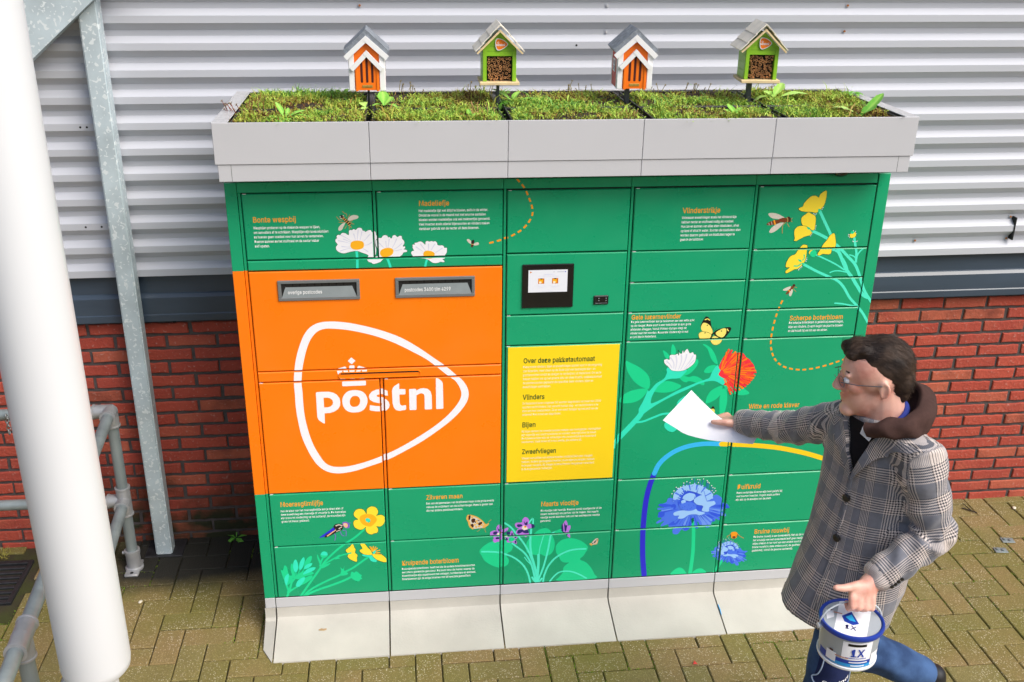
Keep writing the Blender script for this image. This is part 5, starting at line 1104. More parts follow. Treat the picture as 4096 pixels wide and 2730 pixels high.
["small_scabious_print","l","scdark2",2,[0.9900000000000001,0.9900000000000001],[18723,3214,18756,3062]],
["small_scabious_print","l","scdark2",2,[0.9900000000000001,0.9900000000000001],[18695,3194,18736,3047]],
["small_scabious_print","l","scdark2",2,[0.9900000000000001,0.9900000000000001],[18650,3130,18687,3017]],
["small_scabious_print","l","scdark2",2,[0.9900000000000001,0.9900000000000001],[18626,3082,18677,2967]],
["small_scabious_print","l","scdark2",2,[0.9900000000000001,0.9900000000000001],[18586,3073,18671,2951]],
["small_scabious_print","l","scdark2",2,[0.9900000000000001,0.9900000000000001],[18573,3010,18645,2919]],
["small_scabious_print","l","scdark2",2,[0.9900000000000001,0.9900000000000001],[18617,2966,18661,2902]],
["small_scabious_print","l","scdark2",2,[0.9900000000000001,0.9900000000000001],[18651,3011,18699,2966]],
["small_scabious_print","d","white",5,1.32,[19525,2877,19476,2951,19418,3043,19384,3020,19320,3055,19243,3157,19175,3194,19109,3173,19061,3259,19013,3312,18934,3262,18892,3256,18809,3283,18928,3188,18734,3250,18723,3214,18695,3194,18650,3130,18626,3082,18586,3073,18573,3010,18617,2966,18651,3011]],
["mourning_bee_print","l","legtan",5,[3,3],[19099,3470,18985,3409,18962,3341]],
["mourning_bee_print","l","legtan",5,[3,3],[19397,3486,19562,3339,19690,3262]],
["mourning_bee_print","b","beeorange",6,0,[19102,3436,19119,3572,19235,3606,19358,3574,19416,3451,19384,3315,19270,3253,19144,3313]],
["mourning_bee_print","b","flybrown",7,0,[19186,3345,19256,3392,19336,3346,19314,3268,19223,3274]],
["mourning_bee_print","l","beedark",7,[3,3],[19105,3470,19124,3366]],
["mourning_bee_print","l","beedark",7,[3,3],[19394,3452,19387,3350]],
["creeping_buttercup_print","l","leaf",1,[9,9],[3808,4768,3671,4564,3352,4280,2982,4028,2662,3772,2392,3512,2146,3250,1922,2922,1667,2533,1382,2111,1037,1580]],
["creeping_buttercup_print","l","leaf",1,[7,7],[1922,2922,2059,3069,2325,3238,2564,3377,2826,3484,3164,3555]],
["creeping_buttercup_print","l","leaf",1,[9,9],[3875,3324,3608,3123,3232,2836,2913,2669,2646,2498,2168,2279,1687,2027,1362,1796,1167,1586]],
["creeping_buttercup_print","l","leaf",1,[10,10],[3159,2401,2760,2207,2257,2019,1781,1862,1408,1697,1245,1581]],
["creeping_buttercup_print","l","leaf",1,[7,7],[2053,3410,1966,3230,1902,3017]],
["creeping_buttercup_print","l","leaf",1,[9,9],[509,2140,549,1979,565,1851,496,1602]],
["creeping_buttercup_print","l","leaf",1,[9,9],[895,2522,724,2283,623,1942,537,1821]],
["creeping_buttercup_print","l","leaf",1,[8,8],[914,2049,726,1935,589,1818]],
["creeping_buttercup_print","l","leaf",1,[4,4],[912,2771,927,2614,892,2475]],
["creeping_buttercup_print","l","leaf",1,[4,4],[1099,2883,1010,2702,891,2460]],
["creeping_buttercup_print","l","leaf",1,[4,4],[1336,2992,1112,2695,903,2459]],
["creeping_buttercup_print","l","leaf",1,[4,4],[1211,2642,1051,2559,903,2459]],
["creeping_buttercup_print","b","leaf",2,0,[1834,3594,1888,3421,1953,3231,1916,3047,1864,3237,1819,3425]],
["creeping_buttercup_print","b","leaf",2,0,[2345,3128,2209,2997,1971,2888,2057,3038,2215,3105]],
["creeping_buttercup_print","b","leaf",2,0,[2719,2901,2817,2801,2889,2952,2865,2735,3013,2599,2957,2509,2697,2495,2747,2711]],
["creeping_buttercup_print","b","leaf",2,0,[3128,2560,3172,2652,3273,2598,3340,2656,3429,2603,3478,2537,3577,2436,3535,2375,3583,2277,3490,2236,3461,2165,3331,2184,3205,2271,3108,2404]],
["creeping_buttercup_print","b","leaf",2,0,[2533,3286,2593,3437,2738,3521,2668,3402,2741,3335,2585,3299]],
["creeping_buttercup_print","b","leaf",2,0,[324,2935,410,2898,492,3141,586,3042,609,2823,659,2632,799,2623,759,2406,562,2168,469,2300,387,2588]],
["creeping_buttercup_print","b","leaf",2,0,[730,3094,815,3213,846,2931,899,2585,814,2465,734,2783]],
["creeping_buttercup_print","b","leaf",2,0,[1260,2997,1329,3272,1470,3479,1613,3516,1558,3257,1393,3082]],
["creeping_buttercup_print","b","leaf",2,0,[895,2522,1116,2758,1375,2803,1627,2723,1596,2632,1308,2557,991,2422]],
["creeping_buttercup_print","b","leaf",2,0,[916,2080,1142,2380,1410,2550,1579,2570,1503,2387,1232,2185]],
["creeping_buttercup_print","o","leaf",3,1.2,[830,3057,870,3271,955,3389,1020,3230,1029,2981,925,2770,844,2900]],
["creeping_buttercup_print","b","mint",4,0,[830,3057,870,3271,955,3389,1020,3230,1029,2981,925,2770,844,2900]],
["creeping_buttercup_print","o","leaf",3,1.2,[1067,2979,1124,3254,1279,3482,1306,3304,1209,3001,1099,2883]],
["creeping_buttercup_print","b","mint",4,0,[1067,2979,1124,3254,1279,3482,1306,3304,1209,3001,1099,2883]],
["creeping_buttercup_print","o","leaf",3,1.2,[1255,2920,1370,3114,1579,3178,1586,3100,1436,2954]],
["creeping_buttercup_print","b","mint",4,0,[1255,2920,1370,3114,1579,3178,1586,3100,1436,2954]],
["creeping_buttercup_print","o","leaf",3,1.2,[1198,2643,1326,2837,1513,2949,1719,2961,1660,2846,1474,2734]],
["creeping_buttercup_print","b","mint",4,0,[1198,2643,1326,2837,1513,2949,1719,2961,1660,2846,1474,2734]],
["creeping_buttercup_print","o","leaf",3,1.2,[440,2428,492,2612,627,2722,610,2479,496,2141]],
["creeping_buttercup_print","b","mint",4,0,[440,2428,492,2612,627,2722,610,2479,496,2141]],
["creeping_buttercup_print","o","leaf",3,1.2,[879,2099,959,2329,1123,2475,1273,2497,1215,2312,1019,2073]],
["creeping_buttercup_print","b","mint",4,0,[879,2099,959,2329,1123,2475,1273,2497,1215,2312,1019,2073]],
["creeping_buttercup_print","b","leaf",3,0,[1960,3571,2071,3717,2221,3662,2237,3491,2103,3392,1967,3462]],
["creeping_buttercup_print","b","mint",4,0,[1966,3570,2070,3702,2221,3652,2234,3522,2085,3516]],
["creeping_buttercup_print","o","dolive",3,1.6,[3899,5424,3920,5601,4076,5717,4251,5672,4346,5502,4329,5369,4274,5282,4466,5307,4590,5204,4609,5022,4526,4846,4394,4757,4255,4787,4319,4647,4282,4482,4152,4450,4048,4405,3897,4475,3823,4646,3834,4782,3728,4682,3574,4661,3401,4777,3347,4976,3404,5108,3545,5145,3412,5287,3386,5438,3490,5596,3643,5632,3791,5564,3873,5395]],
["creeping_buttercup_print","b","flyellow",4,0,[3899,5424,3920,5601,4076,5717,4251,5672,4346,5502,4329,5369,4274,5282,4466,5307,4590,5204,4609,5022,4526,4846,4394,4757,4255,4787,4319,4647,4282,4482,4152,4450,4048,4405,3897,4475,3823,4646,3834,4782,3728,4682,3574,4661,3401,4777,3347,4976,3404,5108,3545,5145,3412,5287,3386,5438,3490,5596,3643,5632,3791,5564,3873,5395]],
["creeping_buttercup_print","b","daisyyellow",5,0,[3626,5260,3757,5357,3935,5377,4111,5337,4258,5193,4278,5042,4170,4897,4038,4785,3886,4809,3712,4910,3618,5081]],
["creeping_buttercup_print","b","mint",7,0,[3836,5128,3889,5185,3977,5165,4025,5087,3971,5015,3870,5021]],
["creeping_buttercup_print","b","leaf",6,0,[3919,4988,4024,5072,4008,4997,3956,4970]],
["creeping_buttercup_print","o","dolive",3,1.6,[3248,3987,3298,3947,3330,3822,3377,3711,3344,3575,3441,3445,3410,3323,3396,3137,3274,3176,3124,3279,3041,3409,3085,3529,2989,3659,3006,3750,3153,3864]],
["creeping_buttercup_print","b","flyellow",4,0,[3248,3987,3298,3947,3330,3822,3377,3711,3344,3575,3441,3445,3410,3323,3396,3137,3274,3176,3124,3279,3041,3409,3085,3529,2989,3659,3006,3750,3153,3864]],
["creeping_buttercup_print","l","leaf",5,[7,7],[3034,3533,3177,3570]],
["creeping_buttercup_print","b","mint",4,0,[3622,3449,3726,3473,4034,3438,4080,3280,4217,3146,4149,3057,3970,3131,3875,3324,3696,3366]],
["creeping_buttercup_print","o","dolive",4,1.6,[3580,3960,3672,4009,3772,3948,3868,3788,3990,3626,4034,3438,3879,3432,3700,3475,3552,3608,3556,3700,3661,3755]],
["creeping_buttercup_print","b","flyellow",5,0,[3580,3960,3672,4009,3772,3948,3868,3788,3990,3626,4034,3438,3879,3432,3700,3475,3552,3608,3556,3700,3661,3755]],
["creeping_buttercup_print","o","dolive",4,1.6,[4034,3438,4243,3471,4421,3398,4596,3215,4630,3088,4537,3032,4332,3108,4155,3228]],
["creeping_buttercup_print","b","flyellow",5,0,[4034,3438,4243,3471,4421,3398,4596,3215,4630,3088,4537,3032,4332,3108,4155,3228]],
["creeping_buttercup_print","l","daisyyellow",6,[4,4],[4041,3592,3960,3829]],
["creeping_buttercup_print","l","daisyyellow",6,[4,4],[4066,3591,4102,3835]],
["creeping_buttercup_print","l","daisyyellow",6,[4,4],[4079,3590,4253,3733]],
["creeping_buttercup_print","l","daisyyellow",6,[4,4],[4091,3558,4352,3634]],
["creeping_buttercup_print","l","daisyyellow",6,[4,4],[4103,3526,4348,3511]],
["creeping_buttercup_print","l","daisyyellow",6,[4,4],[4100,3465,4409,3414]],
["creeping_buttercup_print","l","daisyyellow",6,[4,4],[4054,3591,4028,3794]],
["creeping_buttercup_print","l","daisyyellow",6,[4,4],[4092,3589,4191,3799]],
["creeping_buttercup_print","b","mint",7,0,[4050,3499,4119,3618,4196,3613,4139,3462]],
["blue_fly_print","l","flyviolet",4,[3,3],[2503,4605,2609,4447,2570,4206]],
["blue_fly_print","l","flyviolet",4,[3,3],[2808,4617,2863,4447,2950,4396]],
["blue_fly_print","l","flyviolet",4,[3,3],[2912,4656,3038,4633,3026,4391]],
["blue_fly_print","l","flyviolet",4,[3,3],[3132,4989,3246,4997]],
["blue_fly_print","b","arcblue",4,0,[1958,4372,2197,4563,2461,4758,2674,4941,2744,4832,2503,4605,2240,4439]],
["blue_fly_print","b","beedark",4,0,[2173,4367,2244,4500,2505,4635,2717,4803,2849,4916,2946,4820,2862,4674,2628,4567,2340,4403]],
["blue_fly_print","l","peach",5,[6,3],[2291,4436,2503,4605,2740,4772]],
["blue_fly_print","b","beedark",5,0,[2542,4844,2650,4973,2852,4976,2949,4880,2838,4705,2660,4686]],
["blue_fly_print","l","wing",6,[5,4],[2659,4897,2774,4935,2898,4883]],
["blue_fly_print","l","wing",6,[4,4],[2765,4755,2870,4824]],
["blue_fly_print","l","wing",6,[3,3],[2657,4626,2812,4692]],
["blue_fly_print","b","flyviolet",5,0,[2906,5033,3109,5045,3202,4865,3146,4762,2995,4787]],
["blue_fly_print","b","peach",6,0,[2941,4970,3031,5010,3117,4945,3111,4825,3033,4784,2961,4864]],
["blue_fly_print","d","wing",7,4,[3002,4937]],
["fritillary_print","l","legtan",3,[2,2],[8466,4497,8427,4346,8322,4275]],
["fritillary_print","l","legtan",3,[2,2],[8662,4485,8649,4348,8689,4222]],
["fritillary_print","l","legtan",3,[2,2],[8779,4692,8910,4822]],
["fritillary_print","o","dolive",3,1.4,[7933,5062,8024,5096,8206,5046,8414,4912,8570,4751,8675,4601,8597,4458,8387,4425,8178,4416,8074,4490,8022,4646,7932,4804,7899,4942]],
["fritillary_print","b","wing",4,0,[7933,5062,8024,5096,8206,5046,8414,4912,8570,4751,8675,4601,8597,4458,8387,4425,8178,4416,8074,4490,8022,4646,7932,4804,7899,4942]],
["fritillary_print","l","waspyellow",5,[9,9],[7972,5059,7932,4925,7997,4769,8048,4553,8152,4439]],
["fritillary_print","l","waspyellow",5,[6,6],[8050,5076,8310,4964,8518,4784,8649,4609]],
["fritillary_print","b","waspyellow",6,0,[8597,4596,8727,4619,8806,4660,8780,4555,8649,4455,8544,4431]],
["fritillary_print","b","flydark",6,0,[7985,5043,8063,5069,8049,4888,7984,4861]],
["fritillary_print","b","flydark",6,0,[8088,4855,8179,4911,8257,4876,8218,4726,8127,4716]],
["fritillary_print","b","flydark",6,0,[8335,4841,8427,4805,8414,4760]],
["fritillary_print","b","flydark",6,0,[8361,4656,8492,4740,8544,4661,8440,4560]],
["fritillary_print","b","flydark",6,0,[8061,4613,8140,4669,8192,4590,8165,4484,8113,4518]],
["fritillary_print","b","flydark",6,0,[8231,4771,8296,4752,8257,4693]],
["fritillary_print","d","waspyellow",6,5,[8127,4959,8309,4781,8231,4618,8414,4531,8518,4586,8296,4507,8335,4673]],
["small_fritillary_print","l","legtan",3,[1.6,1.6],[13135,3324,13119,3262]],
["small_fritillary_print","o","dolive",3,1.2,[13324,3643,13392,3623,13397,3513,13350,3358,13202,3336,13106,3373,13168,3496,13258,3600]],
["small_fritillary_print","b","wing",4,0,[13324,3643,13392,3623,13397,3513,13350,3358,13202,3336,13106,3373,13168,3496,13258,3600]],
["small_fritillary_print","b","waspyellow",5,0,[13037,3393,13118,3404,13175,3337,13095,3311]],
["small_fritillary_print","b","flydark",6,0,[13224,3461,13287,3551,13304,3487,13254,3396]],
["small_fritillary_print","b","flydark",6,0,[13339,3611,13375,3577,13363,3499,13329,3533]],
["small_fritillary_print","b","flydark",6,0,[13145,3402,13198,3437,13200,3374]],
["small_fritillary_print","l","waspyellow",6,[3,3],[13381,3577,13335,3391,13229,3350]],
["violet_print","b","leaf",1,0,[8426,3306,8545,3502,8783,3690,9046,3782,9310,3828,9575,3750,9763,3582,9813,3422,9741,3239,9595,3153,9557,2998,9652,2834,9641,2644,9561,2538,9375,2455,9214,2456,8919,2596,8652,2820,8519,3065]],
["violet_print","b","leaf",1,0,[10379,3324,10375,3575,10477,3787,10685,4024,10894,4212,11158,4274,11347,4170,11433,3947,11549,3627,11558,3313,11458,3035,11300,2918,11166,2895,11002,3000,10869,2961,10599,3026,10409,3133]],
["violet_print","b","leaf",1,0,[11614,3246,11648,3433,11817,3626,12082,3720,12351,3703,12680,3557,12932,3321,12979,3160,12892,2975,12791,2790,12661,2639,12940,2461,13172,2156,13308,1855,13346,1619,11770,1618,11792,1795,11949,2011,11968,2268,12125,2450,12204,2515,12014,2521,11848,2628,11761,2825,11647,3023]],
["violet_print","l","mint2",2,[8,8],[8532,3284,8863,3263,9209,3209,9556,3077,9851,2916,10122,2676,10342,2375,10484,2013,10572,1619]],
["violet_print","l","mint2",2,[8,8],[9461,4622,9727,4391,9969,4036,10159,3760,10323,3484,10490,3128,10631,2739,10748,2316,10838,1892]],
["violet_print","l","mint2",2,[8,8],[9789,3612,10005,3410,10248,3175,10413,2943,10581,2583,10697,2159,10789,1669]],
["violet_print","l","mint2",2,[9,9],[10561,4248,10542,3908,10543,3439,10600,2994,10716,2542,10820,2087,10843,1665]],
["violet_print","l","mint2",2,[7,7],[10463,4562,10578,4739,10631,4736,10635,4521]],
["violet_print","l","mint2",2,[4,4],[11124,4028,11038,3722,10942,3288,10910,2911]],
["violet_print","l","mint2",2,[11,11],[10895,2976,10904,2594,10887,2146,10857,1632]],
["violet_print","l","mint2",2,[8,8],[11457,4023,11381,3888,11315,3359,11221,2828,11100,2293,10948,1820,10898,1629]],
["violet_print","l","mint2",2,[7,7],[11616,4091,11457,4023]],
["violet_print","l","mint2",2,[8,8],[12885,3150,12533,3156,12210,3113,11891,2975,11574,2741,11314,2375,11163,1935,11122,1597]],
["violet_print","l","mint2",2,[7,7],[11403,1595,11546,1812,11758,2024,12028,2087,12357,2032,12663,1882,12973,1667]],
["violet_print","l","mint2",2,[4,4],[10306,2903,10444,2687,10610,2485]],
["violet_print","l","mint2",2,[8,8],[10649,1872,10761,1671,10871,1615,10979,1656,11058,1780]],
["violet_print","b","violet",4,0,[8860,4104,8886,4226,9043,4293,9122,4258,9121,4427,9199,4545,9304,4539,9345,4383,9333,4260,9464,4345,9595,4399,9617,4336,9544,4217,9413,4147,9361,4011,9376,3855,9311,3750,9152,3729,9047,3695,8980,3818,9019,3939,8887,4040]],
["violet_print","b","violet",4,0,[9883,4520,9961,4607,10172,4610,10183,4732,10299,4863,10432,4779,10474,4654,10437,4533,10556,4510,10599,4369,10521,4297,10415,4288,10458,4130,10460,3991,10343,3889,10235,3973,10049,4031,9929,4085,9966,4253,10044,4325,9938,4378]],
["violet_print","b","violet",4,0,[9729,4236,9809,4170,9837,4044,9983,3973,9985,3849,9893,3823,9974,3694,9962,3570,9815,3657,9709,3679,9576,3672,9548,3814,9495,3879,9547,3969,9653,3962]],
["violet_print","b","violet",4,0,[11994,4601,12070,4467,12088,4342,12194,4351,12200,4180,12138,4060,12198,3869,12197,3744,12078,3845,11964,4039,11883,4075,11836,4295,11910,4476]],
["violet_print","b","navy",5,0,[9161,4455,9227,4328,9306,4385,9294,4232,9201,4268]],
["violet_print","b","navy",5,0,[8991,4204,9096,4244,9175,4193,9097,4089,9005,4110]],
["violet_print","b","navy",5,0,[9308,4138,9465,4175,9570,4277,9440,4099]],
["violet_print","b","navy",5,0,[9098,3934,9203,3959,9310,3890,9231,3864,9125,3855]],
["violet_print","b","navy",5,0,[10250,4682,10317,4571,10395,4658,10398,4474,10292,4495]],
["violet_print","b","navy",5,0,[9976,4514,10147,4519,10188,4440,10017,4389]],
["violet_print","b","navy",5,0,[10019,4250,10177,4271,10258,4204,10101,4090,9981,4097]],
["violet_print","b","navy",5,0,[10206,4146,10389,4258,10472,4099,10339,4076]],
["violet_print","b","navy",5,0,[10570,4510,10690,4456,10705,4347,10600,4307]],
["violet_print","b","navy",5,0,[9544,4186,9676,4193,9691,4084,9572,4060]],
["violet_print","b","navy",5,0,[9756,4142,9810,4077,9785,3985,9744,4019]],
["violet_print","b","navy",5,0,[9865,3903,9957,3928,9932,3868]],
["violet_print","b","navy",5,0,[9521,3908,9601,3841,9549,3767]],
["violet_print","b","navy",5,0,[9881,3684,9947,3758,9949,3602]],
["violet_print","b","navy",5,0,[11937,4475,12008,4347,12060,4375,12017,4067,11961,4133]],
["violet_print","b","navy",5,0,[11833,4404,11872,4417,11910,4074,11829,4110]],
["violet_print","b","navy",5,0,[11993,3975,12100,3984,12077,3861]],
["violet_print","b","cream",6,0,[9163,4147,9242,4158,9282,4094,9242,4034,9163,4054]],
["violet_print","b","cream",6,0,[10176,4364,10254,4452,10360,4414,10415,4303,10310,4232,10203,4285]],
["violet_print","d","beeorange",7,5,[9287,4124,10313,4396]],
["violet_print","b","leaf",6,0,[9627,3840,9732,3927,9892,3855,9841,3733,9682,3712]],
["violet_print","b","leaf",3,0,[11641,4136,11826,4203,11883,4075,11888,3919,11701,3899,11537,4034]]
]''')
def pts2(a): return [(a[i]/10000, a[i+1]/10000) for i in range(0, len(a), 2)]
def catmull(P, closed, sub=4):
    P = [np.array(p) for p in P]; n = len(P); out = []
    if n < 3 and not closed: return P
    for i in range(n if closed else n-1):
        p0, p1, p2, p3 = (P[(i-1) % n], P[i], P[(i+1) % n], P[(i+2) % n]) if closed else (P[max(i-1, 0)], P[i], P[i+1], P[min(i+2, n-1)])
        for k in range(sub):
            t = k/sub; out.append(.5*((2*p1)+(-p0+p2)*t+(2*p0-5*p1+4*p2-p3)*t*t+(-p0+3*p1-3*p2+p3)*t**3))
    if not closed: out.append(P[-1])
    return out
def tess(loops):
    L = [[Vector((p[0], p[1], 0)) for p in l] for l in loops]; flat = [p for l in loops for p in l]
    return [[tuple(flat[i]) for i in t] for t in tessellate_polygon(L)]
def stroke(P, w0, w1, closed=False):
    P = [np.array(p, float) for p in P]; n = len(P); T = []; S = []
    for i, p in enumerate(P):
        a = P[(i-1) % n] if closed else P[max(i-1, 0)]; b = P[(i+1) % n] if closed else P[min(i+1, n-1)]
        d = b-a; l = np.hypot(*d) or 1; nrm = np.array([-d[1], d[0]])/l; wd = (w0+(w1-w0)*i/max(n-1, 1))/2
        S.append((p+nrm*wd, p-nrm*wd))
    for i in range(n if closed else n-1):
        a, b = S[i], S[(i+1) % n]; T += [[tuple(a[0]), tuple(a[1]), tuple(b[1])], [tuple(a[0]), tuple(b[1]), tuple(b[0])]]
    if not closed and n > 1:                                   # round ends
        for p, wd in ((P[0], w0/2), (P[-1], w1/2)):
            if wd > .0012:
                d = (P[0]-P[1]) if p is P[0] else (P[-1]-P[-2]); a0 = math.atan2(d[1], d[0])
                c = [(p[0]+wd*math.cos(a), p[1]+wd*math.sin(a)) for a in np.linspace(a0-math.pi/2, a0+math.pi/2, 6)]
                T += [[c[0], c[k], c[k+1]] for k in range(1, 5)]
    return T
def clip_poly(P, x0, x1, z0, z1):
    for ax, lim, sg in ((0, x0, 1), (0, x1, -1), (1, z0, 1), (1, z1, -1)):
        Q = []; n = len(P)
        for i in range(n):
            a, b = P[i], P[(i+1) % n]; da, db = sg*(a[ax]-lim), sg*(b[ax]-lim)
            if da >= 0: Q.append(a)
            if (da >= 0) != (db >= 0):
                t = da/(da-db); Q.append((a[0]+t*(b[0]-a[0]), a[1]+t*(b[1]-a[1])))
        P = Q
        if len(P) < 3: return []
    return P
def put_print(name, tris, skip=(), only=None, art=False):
    """tris = [(triangle, material key, layer)]; cut along every door and frame member it crosses"""
    xs = [p[0] for t, _, _ in tris for p in t]; zs = [p[1] for t, _, _ in tris for p in t]
    bx = (min(xs), max(xs), min(zs), max(zs))
    for (o, x0, x1, z0, z1, yf) in PANELS:
        if only is not None and o not in only: continue
        if o in skip or bx[1] < x0 or bx[0] > x1 or bx[3] < z0 or bx[2] > z1: continue
        V = []; F = []; mi = []; mk = []; el = []
        for t, k, lay in tris:
            tx = [p[0] for p in t]; tzz = [p[1] for p in t]
            if max(tx) < x0 or min(tx) > x1 or max(tzz) < z0 or min(tzz) > z1: continue
            P = t if (min(tx) >= x0 and max(tx) <= x1 and min(tzz) >= z0 and max(tzz) <= z1) else clip_poly(t, x0, x1, z0, z1)
            if len(P) < 3: continue
            ar = sum(P[i][0]*P[(i+1) % len(P)][1]-P[(i+1) % len(P)][0]*P[i][1] for i in range(len(P)))
            if abs(ar) < 1e-10: continue
            if ar < 0: P = P[::-1]
            y = yf-.0003-.000015*lay; n = len(V)
            V += [(p[0], y, p[1]) for p in P]; F.append(tuple(range(n, n+len(P))))
            if k not in mk: mk.append(k)
            mi.append(mk.index(k)); el.append(lay)
        if not F: continue
        if not art: ob(name, V, F, [am(k) for k in mk], o, mi); continue
        # one print object for every drawing that stands apart from the others on this panel
        bbs = {}
        for f, l_ in zip(F, el):
            xs_ = [V[i][0] for i in f]; zs_ = [V[i][2] for i in f]; q = bbs.get(l_, (9, -9, 9, -9)); bbs[l_] = (min(q[0], *xs_), max(q[1], *xs_), min(q[2], *zs_), max(q[3], *zs_))
        lab_ = {l_: l_ for l_ in bbs}
        def root_(a):
            while lab_[a] != a: a = lab_[a]
            return a
        ks = list(bbs)
        for a in range(len(ks)):
            for c in range(a):
                p, q = bbs[ks[a]], bbs[ks[c]]
                if p[0] < q[1]+.002 and q[0] < p[1]+.002 and p[2] < q[3]+.002 and q[2] < p[3]+.002: lab_[root_(ks[a])] = root_(ks[c])
        for rt_ in sorted({root_(k) for k in ks}):
            V2, F2, m2, mp = [], [], [], {}
            for f, m_, l_ in zip(F, mi, el):
                if root_(l_) != rt_: continue
                n = len(V2); V2 += [V[i] for i in f]; F2.append(tuple(range(n, n+len(f)))); m2.append(mp.setdefault(m_, len(mp)))
            ob(name, V2, F2, [am(mk[m_]) for m_ in mp], o, m2)
groups = {}
LOGO = []
for e in ART:
    gname, kind, col, lay, par = e[:5]; L = [pts2(a) for a in e[5:]]; T = []
    if kind == 'p': T = tess(L)
    elif kind == 'b': T = tess([catmull(l, True, 3) for l in L])
    elif kind == 'l': T = stroke(catmull(L[0], False, 5), par[0]/1000, par[1]/1000)
    elif kind == 'o': T = stroke(catmull(L[0], True, 3), par*2/1000, par*2/1000, True)
    elif kind == 'd':
        for p in L[0]:
            r_ = par/1000; c = [(p[0]+r_*math.cos(a), p[1]+r_*math.sin(a)) for a in np.linspace(0, 2*math.pi, 9)[:-1]]; T += [[c[0], c[k], c[k+1]] for k in range(1, 7)]
    elif kind == 'dash':
        C = catmull(L[0], False, 24); d = 0; on = 0; acc = []; w_, ln, gp = [v/1000 for v in par]; C2 = [C[0]]
        for a, b in zip(C[:-1], C[1:]):                       # resample at 1 mm
            m_ = max(1, int(np.hypot(*(b-a))/.001)); C2 += [a+(b-a)*(k+1)/m_ for k in range(m_)]
        cur = [C2[0]]; d = 0; pen = True
        for a, b in zip(C2[:-1], C2[1:]):
            d += np.hypot(*(b-a))
            if pen: cur.append(b)
            if pen and d >= ln: T += stroke(cur, w_, w_)[:2*(len(cur)-1)]; pen = False; d = 0
            elif not pen and d >= gp: pen = True; d = 0; cur = [b]
    if gname in ('postal_logo', 'postal_wordmark', 'crown_emblem'): LOGO += [(t, gname) for t in T]
    groups.setdefault(gname, []).append((lay, len(groups.get(gname, [])), col, T))
for gname, EL in groups.items():
    EL.sort(key=lambda e: (e[0], e[1]))
    put_print(gname.rstrip('2'), [(t, col, k) for k, (_, _, col, T) in enumerate(EL) for t in T], skip=(pp, hn), art=True)

